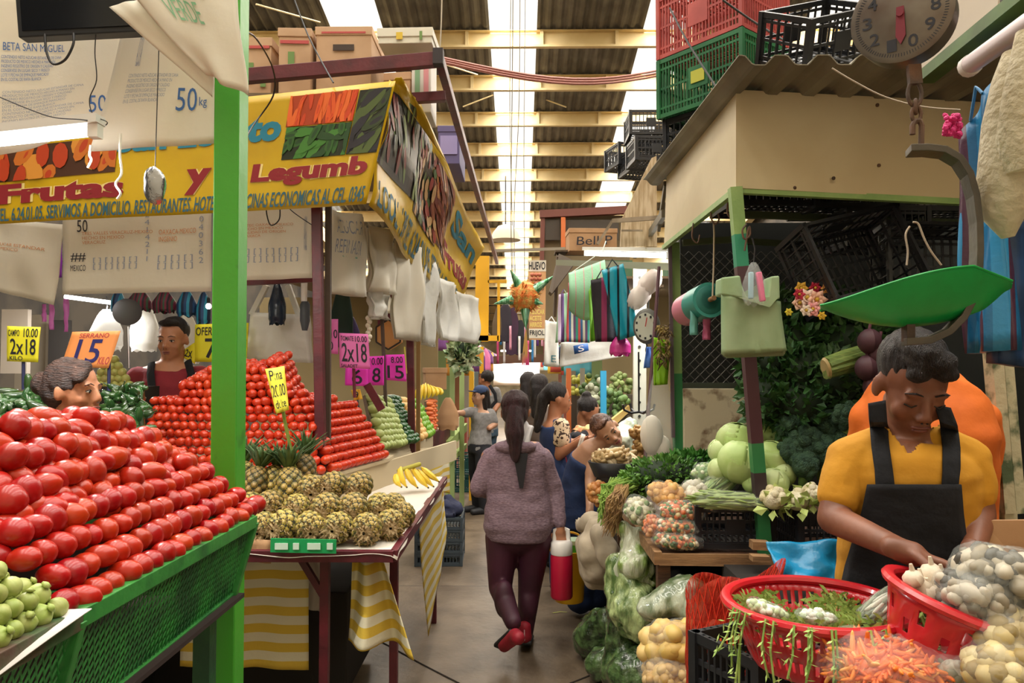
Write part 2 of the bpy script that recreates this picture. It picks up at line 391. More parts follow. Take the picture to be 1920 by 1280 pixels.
frm = mat('box_green_paint', lin('35863a'), .4, col2=lin('1f5c2c'), scale=9, bump=.1, lo=.5, hi=.7)
wornm = mat('worn_brown_paint', lin('5a4436'), .6, col2=lin('3c5a34'), scale=12, bump=.15)
J = A0.lerp(A1, .33); JB = B0.lerp(B1, .33)
b = MB(); b.bar(J, A1, .028, .035); b.bar(A1, A1+V((-.95,.02,0)), .028, .035); obj('top_rail', b, frm, bx, smooth=False, bev=.002)
b = MB(); b.bar(A0, J, .028, .04); obj('top_rail', b, wornm, bx, smooth=False, bev=.002)
b = MB(); b.bar(B0, B1, .025, .03); b.bar(B1, B1+V((-.9,.02,0)), .025, .03); obj('bottom_rail', b, frm, bx, smooth=False, bev=.002)
for t_ in (0, .33, 1):
    b = MB(); b.bar(A0.lerp(A1, t_)+V((.001,0,-.002)), B0.lerp(B1, t_)+V((.001,0,0)), .032, .02, up=(0,1,0)); obj('upright', b, frm, bx, smooth=False, bev=.002)
mesh_m = mat('green_mesh', lin('2f8a3a'), .4, col2=lin('1c5a2c'), scale=10)
b = MB(); N_ = 70
def pan(u, v): return (B0.lerp(B1, u))*(1-v)+(A0.lerp(A1, u))*v
rows = 12
for r_ in range(rows):
    for i in range(N_):
        u0 = (i+(.5 if r_ % 2 else 0))/N_
        for s in (-.5, .5):
            u1 = u0+s/N_
            if 0 <= u0 <= 1 and 0 <= u1 <= 1:
                b.tube([pan(u0, r_/rows), pan(u1, (r_+1)/rows)], .0016, 4, cap=False, flat=1.8)
obj('mesh_panel', b, mesh_m, bx)
b = MB(); N_ = 40
E0 = A1; E1 = A1+V((-.95,.02,0)); 
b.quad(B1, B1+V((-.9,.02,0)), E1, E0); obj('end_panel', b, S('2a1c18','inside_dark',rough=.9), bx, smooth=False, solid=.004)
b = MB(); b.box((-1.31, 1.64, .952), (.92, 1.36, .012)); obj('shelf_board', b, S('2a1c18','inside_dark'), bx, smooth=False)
b = MB(); b.box((-1.32, 1.62, .5), (.8, 1.2, .88)); 
for x, y in ((-.95,1.0),(-1.7,1.0),(-.95,2.27),(-1.7,2.27)):
    l = MB(); l.bar((x,y,0), (x,y,.95), .05, .05, up=(0,1,0)); obj('leg', l, dkgreen, bx, smooth=False)
# dark cloth skirt behind the legs
# --- tomatoes
def tom_mat(n, a, c, w_=.10): return mat(n, lin(a), .3, col2=lin(c), scale=9, lo=.3, hi=.75, var=w_, spec=.45, coat=.1, sub=.06)
tm = tom_mat('tomato_skin', 'a81c0e', 'be3414'); tm2 = tom_mat('tomato_skin_ripe', '98160c', 'b02812')
scar = S('7a6a3a', 'stem_scar')
def tomato_mb(kx, kz, lump, seg=16, rings=11):
    b = MB()
    def fn(t, a): return 1+lump*math.cos(3*t+kx)*math.cos(a)+.03*math.sin(a*2+kx)-.10*max(0, math.sin(a)-.93)*8
    b.ell((0,0,0), (.0265*kx, .0265*kx*.97, .034*kz), seg=seg, rings=rings, fn=fn)
    return b
protos = []
for kx, kz, lu in ((1,1,.012), (1.06,.96,.03), (.95,1.1,.02), (1.1,.86,.035)):
    b = tomato_mb(kx, kz, lu); o = obj('tomato', b, tm if len(protos) % 2 == 0 else tm2, None, local=True, smooth=2)
    o.location = (0,0,-50); protos.append(o)
def heap(x, y):     # height of the near heap above the rail
    n_ = .02*noise.noise(V((x*9, y*9, 3)))
    return min((RX-.012-x)*1.12+.01, (2.42-y)*.92+.0, (y-1.31)*1.05, .315+n_-max(0, (-1.2-x))*.25)
TG = 'roma tomatoes heaped on the green table'
def tom_label(x, y, z):
    h = z-1.2
    if y < 1.42: return 'red roma tomato at the near foot of the heap beside the tomatillos'
    if h < .05: return 'red roma tomato in the lowest row along the green rail'
    if h < .10: return 'red roma tomato in the second tier above the green rail'
    if h < .2: return 'red roma tomato on the middle slope of the near heap' if y < 2.05 else 'red roma tomato on the far shoulder by the green post'
    if x < -1.15: return 'red roma tomato on the left crest of the near heap'
    return 'red roma tomato near the peak of the near heap'
spots = []; core = []
dz = .043; g = .0535
for k in range(4):
    for iy in range(-2, 26):
        for ix in range(0, 5):
            x = RX-.022-ix*g-(k*.038); y = 1.24+iy*g+(k % 2)*g*.5; h = heap(x, y)
            if h >= k*dz-.006 and h < k*dz+.058: spots.append((x+rnd.uniform(-.003,.003), y+rnd.uniform(-.004,.004), 1.205+k*dz+rnd.uniform(-.003,.006), k))
gx = .0445
for iy in range(0, 30):
    for ix in range(0, 20):
        x = RX-.15-ix*gx+rnd.uniform(-.006,.006); y = 1.2+iy*.046+(ix % 2)*.023+rnd.uniform(-.006,.006); h = heap(x, y)
        if h < .165: continue
        spots.append((x, y, 1.195+h+rnd.uniform(-.016,.016), 9)); core.append((x+.01, y+.01, 1.15+h))
# keep the ones that can be seen
spots = [s for s in spots if (s[0] < -.98 or s[1] > 1.38) and (s[0]/s[1] > -.78)]
print('near tomatoes', len(spots))
spots.sort(key=lambda s: s[1]); extra = spots[300:]; spots = spots[:300]
cnt = 0
for i, (x, y, z, k) in enumerate(spots):
    p = protos[rnd.randrange(4)]
    if k < 4: rot = (R(90)+rnd.uniform(-.35,.35), rnd.uniform(-3,3), R(90)+rnd.uniform(-.45,.45))
    else: rot = (rnd.uniform(0,3.1), rnd.uniform(0,3.1), rnd.uniform(0,6))
    s = rnd.uniform(.96, 1.12)*(1.04 if k > 2 else .97)
    lb = tom_label(x, y, z)
    dup(p, (x, y, z), rot, s, label=lb, group=TG+': '+lb.split('tomato ')[1]); 
for o in list(sc.objects):
    if o.name.startswith('tomato') and o.type == 'MESH' and o.location.z > -40: o['category'] = 'tomato'
fill = MB()
lowp = tomato_mb(1, 1, .01, 10, 7)
def rmat(): return Euler((rnd.uniform(0,3), rnd.uniform(0,3), rnd.uniform(0,3))).to_matrix().to_4x4()
for c in core+[e[:3] for e in extra]: fill.join(lowp, Matrix.Translation(V(c)) @ rmat())
tomato_stuff = fill
# --- second, tiered pyramid behind the pineapples
def tier_pyramid():
    b = MB(); rows_ = 13
    for k in range(rows_+2):
        z = 1.13+k*.0425; yf = 3.86+.014*k; xr = -1.0-.022*k; xl = -2.04+.004*k
        n = int((xr-xl)/.0505)
        for i in range(n+1):
            x = xl+i*.0505+(k % 2)*.02
            top = 9+3.6*math.exp(-((x+1.62)/.22)**2)+4.2*math.exp(-((x+1.26)/.18)**2)
            if x < -1.85: top = 8.5
            if k > top+rnd.uniform(-.3,.3): continue
            s = rnd.uniform(.93,1.05)
            for dp in range(4 if k > 6 else 1):
                b.join(lowp, Matrix.Translation((x+rnd.uniform(-.004,.004), yf+dp*.05+rnd.uniform(-.004,.004)+max(0,-1.5-x)*.25, z+rnd.uniform(-.003,.003)+dp*.012*(k>8))) @ rmat() @ Matrix.Scale(s*.93, 4))
        # right face recedes into the stall
        for j in range(1, 14):
            y = yf+j*.051; x = xr+(.27-.012*k)*(y-yf)+rnd.uniform(-.005,.005)
            if k > 10-j*.25+rnd.uniform(-.5,.5): continue
            b.join(lowp, Matrix.Translation((x, y, z)) @ Matrix.Rotation(R(90)+rnd.uniform(-.4,.4), 4, 'Y') @ Matrix.Rotation(rnd.uniform(-.3,.3), 4, 'X') @ Matrix.Scale(.96, 4))
            if k > 7: b.join(lowp, Matrix.Translation((x-.05, y, z+.015)) @ rmat())
            if k > 8: b.join(lowp, Matrix.Translation((x-.1, y, z+.02)) @ rmat())
    return b
tomato_stuff.join(tier_pyramid())
ts = obj('tomato_heap', tomato_stuff, tom_mat('tomato_skin_far', 'b8300e', 'c8481a'), label='orange-red tomatoes stacked in tidy tiers behind the pineapples', cat='tomatoes', kind='stuff', smooth=2)
# inner wooden stand under the tiered pyramid
st = thing('tomato_stand', 'beige board stand lifting the tiered tomato pyramid behind the pineapples', 'stand', (-1.5, 4.1, 0))
b = MB(); b.prism([(-2.1,3.84,1.1),(-.985,3.84,1.1),(-.80,4.55,1.1),(-.8,4.75,1.1),(-2.1,4.75,1.1)], (0,0,-.018)); obj('top', b, S('b9a98a', 'beige_board', rough=.7), st, smooth=False)
b = MB(); b.prism([(-.985,3.85,1.08),(-.50,5.9,1.08),(-.50,5.9,.93),(-.985,3.85,.93)], (-.02,0,0)); obj('side_board', b, S('b9a98a', 'beige_board'), st, smooth=False)
b = MB(); b.box((-1.55, 3.87, .6), (1.1, .02, .96)); obj('front_board', b, S('3a342e', 'dark_board', rough=.9), st, smooth=False)
# tomatillos in paper at the near end of the box
pw = MB(); fnp = Q((-.86,.86,1.17), (-.80,1.37,1.205), (-1.05,1.42,1.24), (-1.12,.86,1.25))
pw.grid(bend(Q((-.845,.80,1.13), (-.79,1.385,1.205), (-1.06,1.40,1.215), (-1.12,.80,1.19)), .006, 3, 2, 4), 16, 8)
obj('paper_sheet', pw, S('d6d2cc', 'grey_paper', rough=.8), label='pale grey paper sheet lining the box edge under the tomatillos', cat='paper', solid=.002)
tmo = mat('tomatillo_skin', lin('8fa04a'), .5, col2=lin('aab268'), scale=30, bump=.15, var=.15, stretch=(1,1,.2))
tb = MB(); tb.ell((0,0,0), (.019,.019,.0175), seg=18, rings=10, fn=lambda t, a: 1+.045*math.cos(6*t))
tb.lathe([(.004,.017),(.009,.021),(.003,.025)], n=6)
tp = obj('tomatillo', tb, tmo, local=True, smooth=2); tp.location = (0,0,-50)
pts = []
for k in range(4):
    for iy in range(12):
        for ix in range(6):
            x = -.842-ix*.036-k*.016; y = .98+iy*.038+(k % 2)*.02
            if y > 1.372-k*.03 or x < -1.04: continue
            if k < 2 and ix > 2+k: continue
            pts.append((x+rnd.uniform(-.004,.004), y+rnd.uniform(-.004,.004), 1.215+k*.030+ix*.010))
for i, p in enumerate(pts):
    lo_ = p[2] < 1.245
    tag(dup(tp, p, (rnd.uniform(-1,1), rnd.uniform(-1,1), rnd.uniform(0,6)), rnd.uniform(.9,1.15), label='small green tomatillo resting on the grey paper' if lo_ else 'small green tomatillo on top of the tomatillo heap', group='tomatillos low on the paper' if lo_ else 'tomatillos on top'), cat='tomatillo')
bpy.data.objects.remove(tp)
for p in protos: bpy.data.objects.remove(p)
# ================================================================ pineapple table
PT = .925
tb_ = thing('produce_table', 'maroon steel table topped with white paper under the pineapples', 'table', (-1.1, 3.9, 0))
tabx = -.50
outline = [(-1.9,2.98,PT),(tabx,2.98,PT),(tabx,5.0,PT),(-.72,5.0,PT),(-.96,3.9,PT),(-1.9,3.9,PT)]
b = MB(); b.prism(outline, (0,0,-.02)); obj('table_top', b, maroon, tb_, smooth=False)
b = MB(); b.bar((-1.9,2.98,PT-.018), (tabx,2.98,PT-.018), .03, .045); b.bar((tabx,2.98,PT-.018), (tabx,5.0,PT-.018), .03, .045); obj('rim', b, maroon, tb_, smooth=False, bev=.002)
def leg(x0, y0, x1=None, y1=None, wd=.035):
    l = MB(); l.bar((x0,y0,PT-.03), (x1 if x1 is not None else x0, y1 or y0, 0), wd, wd, up=(0,1,0)); obj('leg', l, maroon, tb_, smooth=False)
leg(-.79, 3.05); leg(-.56, 3.35); leg(-.56, 4.9); leg(-1.8, 3.05)
b = MB(); b.bar((-.90,3.05,PT-.03), (-.79,3.05,.72), .025, .025, up=(0,1,0)); obj('brace', b, maroon, tb_, smooth=False)
pw = MB()
def paper(u, v):
    x = -1.9+1.415*u; y = 2.965+2.03*v
    if v > .47: x = max(x, -.98+.22*(y-3.9))
    e = .018*noise.noise(V((x*6, y*4, 0)))
    z = PT+.004+.004*noise.noise(V((x*9, y*7, 1)))
    if u > .985: x += e*.8; z -= .012
    if v < .01: y += -.004; z -= .018+e
    return V((x, y, z))
pw.grid(paper, 60, 40); obj('paper_liner', pw, S('cfc8bd', 'table_paper', rough=.75), label='white paper spread over the pineapple table and its edge', cat='paper', solid=.001)
b = MB(); b.box(tuple((P(508,1010,2.945)+P(630,1036,2.945))/2), (.258,.006,.054), (0,R(1),0)); gb = thing('label_carton', 'green printed carton strip under the pineapple table edge', 'carton', P(569,1036,2.945)); obj('strip', b, mat('green_carton', lin('1f9a58'), .4), gb, smooth=False)
b = MB()
for u0, wd, c in ((.06,.2,0), (.34,.09,0), (.56,.2,0), (.86,.09,0)):
    b = MB(); a = P(508+122*u0, 1018, 2.94); c_ = P(508+122*(u0+wd), 1030, 2.94); b.box(tuple((a+c_)/2), (abs(c_.x-a.x), .003, abs(c_.z-a.z)))
    obj('printed_patch', b, S('cfe8d8', 'carton_print'), gb, smooth=False)
b = MB(); b.grid(bend(Q(P(452,1052,3.0), P(508,1056,3.0), P(508,1012,3.0), P(452,1010,3.0)), .006), 6, 4); obj('cardboard_flap', b, cardboard, label='brown cardboard flap left of the green carton strip', cat='cardboard', solid=.004)
# pineapples
pine_m = [mat('pineapple_groove', lin('33301c'), .8), mat('pineapple_scale', lin('9c8238'), .55, col2=lin('66602a'), scale=20, var=.25), mat('pineapple_tip', lin('b39a62'), .6, col2=lin('8a7040'), scale=30, var=.2), mat('pineapple_dry', lin('b89f78'), .8, col2=lin('7d6540'), scale=60, var=.1)]
leafm = mat('crown_leaf', lin('5d7a48'), .5, col2=lin('39552f'), scale=14, var=.1)
def pineapple(crown):
    b = MB(); nu, nv = 88, 40
    def dia(u, v): return abs(math.sin(math.pi*(8*u+6*v)))*abs(math.sin(math.pi*(8*u-6*v)))
    def fn(u, v):
        a = -math.pi/2+math.pi*(.02+.96*v); t = 2*math.pi*u; d = dia(u, v); k = .97+.15*(d**.7)*math.cos(a)**.5
        return V((.058*math.cos(a)**.8*math.cos(t)*k, .058*math.cos(a)**.8*math.sin(t)*k, .085*math.sin(a)))
    b.grid(fn, nu, nv, mf=lambda u, v: 3 if v < .13 else (0 if dia(u, v) < .2 else (2 if dia(u, v) > .8 else 1)))
    # scruffy dried bracts round the base, which faces the buyer
    for i in range(110):
        t = rnd.uniform(0, 6.28); rr = rnd.uniform(.005, .054); z = -.083*math.sqrt(max(0, 1-(rr/.06)**2)); c = V((math.cos(t)*rr, math.sin(t)*rr, z))
        d = V((math.cos(t+rnd.uniform(-1,1))*.9, math.sin(t+rnd.uniform(-1,1))*.9, -.35)).normalized()
        s = d.cross(V((0,0,1))).normalized()*.005
        b.add([c-s, c+s, c+d*rnd.uniform(.014,.026)], [(0,1,2)], 3)
    th = thing('pineapple', 'x', 'pineapple', (0,0,-50))
    obj('fruit', b, pine_m, th, local=True, smooth=2)
    if crown:
        c = MB()
        for i in range(30):
            t = i*2.4; L_ = .06+.10*(1-i/40); out = .25+.9*(1-i/30); d = V((math.cos(t)*out, math.sin(t)*out, 1)).normalized(); s = d.cross(V((0,0,1))).normalized()*.011; o_ = V((math.cos(t)*.012, math.sin(t)*.012, .078))
            m1 = o_+d*L_*.5+V((0,0,.01)); tip = o_+d*L_+V((math.cos(t)*.012, math.sin(t)*.012, -.006))
            c.add([o_-s, o_+s, m1+s*.8, m1-s*.8, tip], [(0,1,2,3),(3,2,4)])
        obj('crown', c, leafm, th, local=True, solid=.001)
    return th
random.seed(3)
pr = [pineapple(False), pineapple(False), pineapple(True)]
PB = [(466,988,3.1),(492,987,3.08),(533,985,3.08),(582,987,3.08),(634,989,3.08),(687,991,3.08),(732,983,3.2),(752,970,3.42)]
PM = [(448,950,3.22),(466,950,3.2),(505,946,3.2),(556,952,3.18),(611,952,3.18),(662,952,3.2),(712,950,3.3),(738,948,3.52)]
PU = [(582,917,3.3),(625,909,3.32),(673,911,3.36)]
PG = [(480,909,3.32),(513,905,3.36),(544,913,3.3),(568,884,3.42),(456,900,3.4)]
def place_pine(lst, lb, gr, tilt, pi):
    for i, (x, y, Y) in enumerate(lst):
        p = P(x, y, Y); p.z = max(p.z, PT+.056) if lst is PB else p.z
        dup(pr[pi if pi == 2 else i % 2], p, (R(tilt+rnd.uniform(-8,8)), R(rnd.uniform(-8,8)), R(rnd.uniform(-16,16))), rnd.uniform(.94,1.06), label=lb, group=gr)
place_pine(PB, 'pineapple lying base-out in the bottom row on the white paper', 'pineapples in the bottom row', -88, 0)
place_pine(PM, 'pineapple lying base-out in the middle row of the stack', 'pineapples in the middle row', -86, 0)
place_pine(PU, 'brown pineapple lying base-out on the top right of the stack', 'pineapples on the top right', -80, 0)
place_pine(PG, 'greener pineapple with a leafy crown at the upper left of the stack', 'greener pineapples with crowns', -18, 2)
for p in pr:
    for c in list(p.children): bpy.data.objects.remove(c)
    bpy.data.objects.remove(p)
# yellow price card on a green stick among the pineapples
pc = thing('price_card', 'tall yellow handwritten price card on a green stick above the pineapples', 'sign', P(556,890,3.3))
ycard = mat('yellow_card', lin('e8e04a'), .6); q = bend(Q(P(518,776,3.28), P(542,768,3.28), P(533,686,3.3), P(498,692,3.3)), .004)
b = MB(); b.grid(q, 6, 8); obj('card', b, ycard, pc, solid=.002)
b = MB(); b.tube([P(520,700,3.31), P(534,790,3.32), P(556,892,3.36)], .008, 8); obj('stick', b, mat('bamboo_green', lin('7c8a3a'), .5), pc)
textmesh('Pina', sub_patch(q,.15,.72,.85,.95), ink_black, pc); textmesh('20.00', sub_patch(q,.1,.35,.9,.62), ink_black, pc); textmesh('dulce', sub_patch(q,.15,.1,.85,.28), ink_black, pc)
# bananas
bt = thing('banana_bunch', 'bunch of ripe yellow bananas at the aisle end of the pineapple table', 'bananas', P(780,905,4.3))
banm = mat('banana_skin', lin('e3c23a'), .45, col2=lin('cfae2c'), scale=10, var=.05); tipm = S('4a3c20', 'banana_tip')
root = P(775,874,4.35)
for i, (x0, y0, x1, y1) in enumerate([(746,888,752,912),(752,875,762,912),(762,876,782,913),(775,876,802,913),(784,880,812,911),(790,876,822,902),(768,872,798,908)]):
    a = P(x0,y0,4.3+.02*i); c = P(x1,y1,4.24+.03*i); mid = (a+c)/2+V((-.035+.004*i,-.02,.012)); pts = []
    for t in [j/10 for j in range(11)]: pts.append(a*(1-t)**2+mid*2*t*(1-t)+c*t*t)
    bb = MB(); bb.tube(pts, [.006,.009,.015,.018,.019,.019,.019,.018,.015,.009,.005], 7); o = obj('banana', bb, banm, bt)
    e = MB(); e.cap(pts[-1], pts[-1]+(pts[-1]-pts[-2])*.3, .005); obj('tip', e, tipm, o)
b = MB(); b.cap(P(748,882,4.32), P(786,870,4.36), .013); obj('bunch_stem', b, S('a8a03c', 'banana_stem'), bt)
# --- striped cloths below the tables
ging = stripes('yellow_striped_cloth', [lin('c9a93a'), lin('cfc8ae')], 13, 'Z', .85)
def cloth(label, q, amp, fx, seed, nu=30, nv=24, grp=None):
    b = MB(); b.grid(bend(q, amp, fx, 1, seed), nu, nv); return obj('striped_cloth', b, ging, label=label, cat='cloth', solid=.003, local=False)
cloth('yellow and white striped cloth hanging as a flat skirt under the pineapples', Q(P(338,1248,3.25), P(579,1255,3.25), P(579,1040,3.25), P(345,1030,3.25)), .012, 5, 1)
tw = MB()
def twf(u, v):
    w_ = [.035,.05,.065,.085,.11,.125][min(5, int(v*5.99))]; 
    top = P(683,1010,3.12); bot = P(700+40*0,1215,3.05); c = top.lerp(bot, v); k = .045+.10*v
    x = (u-.5)*2*k+ .03*v; return V((c.x+x, c.y+.05*math.sin(u*9+v*2)*(.4+v), c.z+.05*v*(1-u)*.6-.04*v*abs(u-.5)))
b = MB(); b.grid(twf, 30, 24); obj('striped_cloth', b, ging, label='yellow and white striped cloth bunched and twisted at the table corner', cat='cloth', solid=.003)
cloth('striped cloth stretched along the aisle side of the pineapple table', Q((-.505,4.15,.18), (-.505,5.25,.50), (-.505,4.98,.90), (-.505,3.75,.90)), .01, 4, 5)
cloth('striped cloth tied up beside the far maroon boards', Q(P(790,900,6.6), P(842,925,7.6), P(838,830,7.6), P(785,850,6.6)), .02, 4, 6)
# dark void goods under the table: folded sacks and boxes
b = MB(); b.grid(bend(Q(P(572,1140,3.6), P(610,1150,3.6), P(606,1040,3.6), P(572,1040,3.6)), .02, 3, 2, 8), 10, 10); obj('rice_sack', b, white_cloth, label='white printed sack stuffed under the pineapple table', cat='sack', solid=.004)
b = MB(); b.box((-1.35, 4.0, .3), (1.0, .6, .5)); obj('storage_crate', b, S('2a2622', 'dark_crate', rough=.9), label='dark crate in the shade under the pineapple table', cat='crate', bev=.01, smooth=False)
# ================================================================ left stall: frame, banner, sacks, signs, boxes
def panel(name, label, cat, q, m, nu=16, nv=12, amp=.0, fx=3, fy=1.5, seed=0, solid=.002, group=None, parent=None):
    b = MB(); f = bend(q, amp, fx, fy, seed) if amp else q; b.grid(f, nu, nv)
    o = obj(name, b, m, parent, label=label, cat=cat, group=group, solid=solid); return o, f
fr = thing('market_stall', 'maroon steel frame carrying the yellow banner over the left stall', 'frame', (-.75, 4.0, 0))
FX = -.44; FZ = 3.32
b = MB(); b.bar(P(430,146,3.98), P(818,112,4.0), .05, .075); obj('front_bar', b, maroon, fr, smooth=False, bev=.003)
b = MB(); b.bar(P(822,104,4.0), P(932,492,11.0), .045, .06); obj('side_rail', b, maroon, fr, smooth=False, bev=.003)
b = MB(); b.bar(P(735,187,4.25), P(835,181,4.3), .05, .055); obj('cross_bar', b, maroon, fr, smooth=False, bev=.003)
b = MB(); b.box(tuple(P(822,108,3.97)), (.055,.06,.085)); obj('corner_cap', b, S('2a2024'), fr, smooth=False)
b = MB(); b.bar(P(594,372,3.95), P(602,885,3.95), .05, .05, up=(0,1,0)); obj('post', b, maroon, fr, smooth=False, bev=.003)
b = MB(); b.bar(P(616,372,4.02), P(614,885,4.02), .03, .03, up=(0,1,0)); obj('post', b, S('4a3a30', 'brown_post'), fr, smooth=False)
b = MB(); b.bar(P(768,585,5.6), P(773,868,5.6), .05, .05, up=(0,1,0)); obj('post', b, maroon, fr, smooth=False)
b = MB(); b.bar(P(785,600,5.7), P(784,868,5.7), .03, .03, up=(0,1,0)); obj('post', b, S('8a6a3a', 'tan_post'), fr, smooth=False)
b = MB(); b.bar(P(716,590,5.2), P(727,845,5.2), .022, .022, up=(0,1,0)); obj('post', b, S('4a3a30', 'brown_post'), fr, smooth=False)
b = MB(); b.bar(P(455,531,4.5), P(590,524,4.5), .03, .03); obj('inner_bar', b, maroon, fr, smooth=False)
# stall roof boards carrying the boxes
b = MB(); b.box((-2.2, 5.2, 3.17), (3.1, 2.2, .03)); obj('storage_deck', b, S('7d6a52', 'deck_board', rough=.8), label='board deck over the left stall holding cardboard boxes', cat='shelf', smooth=False)
boxm = mat('produce_box', lin('c2a080'), .8, col2=lin('b08d6c'), scale=3)
red_ink = S('b84a4a', 'red_ink'); leaf_ink = S('6a8a4a', 'leaf_ink')
def carton(label, c, d, rz_=0, m=None, prints=(), group=None, name='cardboard_box', slot=False):
    t = thing(name, label, 'box', (c[0], c[1], c[2]-d[2]/2), group, (0,0,rz_))
    b = MB(); b.box((0,0,d[2]/2), d); obj('carton', b, m or boxm, t, smooth=False, bev=.004, local=True)
    l = MB(); l.box((0,0,d[2]-.018), (d[0]+.012, d[1]+.012, .05)); obj('lid', l, m or boxm, t, smooth=False, bev=.003, local=True)
    for (x, z, w_, h, pm) in prints:
        p = MB(); p.box((x*d[0], -d[1]/2-.007, z*d[2]), (w_*d[0], .003, h*d[2])); obj('printed_band', p, pm, t, smooth=False, local=True)
    if slot:
        p = MB(); p.box((0, -d[1]/2-.0075, .72*d[2]), (d[0]*.38, .003, .035)); obj('hand_slot', p, S('3a2a22', 'slot_dark'), t, smooth=False, local=True)
    return t
DZ = 3.185
carton('narrow box with faded red and green print, first from the green post on the deck', (-1.50,4.4,3.37), (.15,.4,.33), 0, prints=((0,.85,.9,.05,red_ink),(-.25,.4,.2,.35,leaf_ink),(.22,.3,.2,.3,leaf_ink)), group=None)
carton('narrow box with leaf print, second from the green post on the deck', (-1.30,4.4,3.40), (.18,.4,.38), R(3), prints=((0,.8,.9,.05,red_ink),(-.1,.45,.2,.4,leaf_ink)))
carton('large pale carton with a hand slot and red lines on the deck', (-1.02,4.45,3.41), (.32,.4,.42), 0, prints=((0,.5,.85,.03,red_ink),(0,.93,.8,.025,red_ink)), slot=True)
carton('plain pinkish carton behind the large slotted one', (-.78,4.9,3.37), (.22,.4,.32), R(-8))
carton('shallow white and yellow printed carton lying on the frame corner', P(770,93,4.25), (.30,.35,.08), R(-2), S('dcd8c8','white_carton'), prints=((-.1,.5,.12,.5,S('d8b83a')),(.3,.5,.05,.6,leaf_ink)))
carton('tall white box with green and pink bars under the frame corner', P(796,150,4.7), (.12,.3,.52), 0, S('dcd6ce','white_carton2'), prints=((-.2,.5,.25,.6,S('7aa07a')),(.25,.5,.25,.7,S('d08a90'))))
carton('box with purple fruit print on the far end of the deck', P(848,292,6.2), (.17,.6,.30), 0, S('5a5280'), prints=((0,.5,.8,.5,S('8f86b8')),))
# --- the yellow banner
ban = thing('banner', 'yellow vinyl shop banner with fruit photographs wrapped round the left stall', 'banner', P(400,400,3.85))
byel = mat('banner_yellow', lin('d9b514'), .32, col2=lin('c9a20f'), scale=2, bump=.12, bscale=7, spec=.6, trans=.12)
qf = bend(Q(P(-90,424,3.82), P(688,384,3.86), P(742,152,3.86), P(-90,238,3.82)), .012, 4, 1, 2)
b = MB(); b.grid(qf, 60, 14); obj('front_cloth', b, byel, ban, solid=.002)
qs = bend(lambda u, v: (P(688,384,3.87)*(1-u)+P(853,592,8.4)*u)*(1-v)+([P(742,152,3.87), P(808,222,4.9), P(845,322,5.8), P(900,462,8.4)][min(2,int(u*3))]*(1-(u*3-min(2,int(u*3))))+[P(742,152,3.87), P(808,222,4.9), P(845,322,5.8), P(900,462,8.4)][min(2,int(u*3))+1]*(u*3-min(2,int(u*3))))*v, .035, 5, 2.5, 6)
b = MB(); b.grid(qs, 60, 20); obj('side_cloth', b, byel, ban, solid=.002)
b = MB(); b.grid(bend(Q(P(735,160,3.95), P(838,305,5.0), P(798,215,4.4), P(748,138,3.9)), .02, 3), 12, 8); obj('folded_flap', b, byel, ban, solid=.002)
def uvp(f_, x, y, Y): return None
def printed(fn, bgc, cols, n, ew, el, ang, seed, name='printed_photo', off=.004, jit=.5):
    """flat picture: a ground sheet and flat overlapping shapes"""
    r_ = random.Random(seed); b = MB(); ms = [mat(name+bgc, lin(bgc), .35)]+[mat(name+c, lin(c), .35) for c in cols]
    def lift(u, v, o):
        u = min(max(u,0),1); v = min(max(v,0),1); p = fn(u, v); du = fn(min(u+.02,1), v)-fn(max(u-.02,0), v); dv = fn(u, min(v+.02,1))-fn(u, max(v-.02,0)); nn = du.cross(dv).normalized()
        if nn.dot(CL-p) < 0: nn = -nn
        return p+nn*o
    b.grid(lambda u, v: lift(u, v, off), 20, 10)
    asp = (fn(1,.5)-fn(0,.5)).length/(fn(.5,1)-fn(.5,0)).length
    for i in range(n):
        cu, cv = r_.random(), r_.random(); a = R(ang+r_.uniform(-1,1)*jit*60); L_ = el*r_.uniform(.7,1.2); W_ = ew*r_.uniform(.8,1.2)
        ci = 1+r_.randrange(len(cols))
        for ly, (sc_, m_) in enumerate(((1, ci), (.45, None))):
            if m_ is None:
                if ci != 1 and len(cols) > 1: continue
                m_ = len(cols)
            pts = []
            for k in range(10):
                t = 2*math.pi*k/10; x = math.cos(t)*L_*sc_; y = math.sin(t)*W_*sc_
                u = cu+(x*math.cos(a)-y*math.sin(a))/asp; v = cv+x*math.sin(a)+y*math.cos(a); pts.append(lift(u, v, off+.0006+.00012*(i*2+ly)))
            b.add(pts, [tuple(range(10))], m_)
    return obj(name, b, ms, ban, smooth=False)
# regions of the front given in its own u,v
def U(px): return (px+90)/780.
printed(lambda u, v: qf(U(-90)+(U(208)-U(-90))*u, .40+.02*u+.33*v), '4a2a1a', ['c8702a','d8923a','b8401f'], 26, .2, .42, 80, 1)
printed(lambda u, v: qf(U(507)+(U(628)-U(507))*u, .70+.26*v), 'a83a14', ['d9541e','e2672a','c8401a'], 34, .07, .5, 88, 2, jit=.25)
printed(lambda u, v: qf(U(510)+(U(628)-U(510))*u, .42+.27*v), '16240f', ['2c5a22','3f7a2e','1f4420'], 36, .12, .34, 40, 3, jit=1)
printed(lambda u, v: qf(U(630)+(.995-U(630))*u, .42+.53*v), '1a1c14', ['2c3a20','4a5a2e','221f2c'], 26, .07, .3, 60, 4)
printed(lambda u, v: qs(.0+.30*u, .36+.58*v), '231e18', ['3c4a2a','6a8040','7a2a2a','2c3a20'], 40, .05, .22, 120, 5)
printed(lambda u, v: qs(.24+.28*u, .30+.60*v), '2c2620', ['c8a070','8f2a28','46602c','b89060'], 60, .06, .11, 20, 6, jit=1)
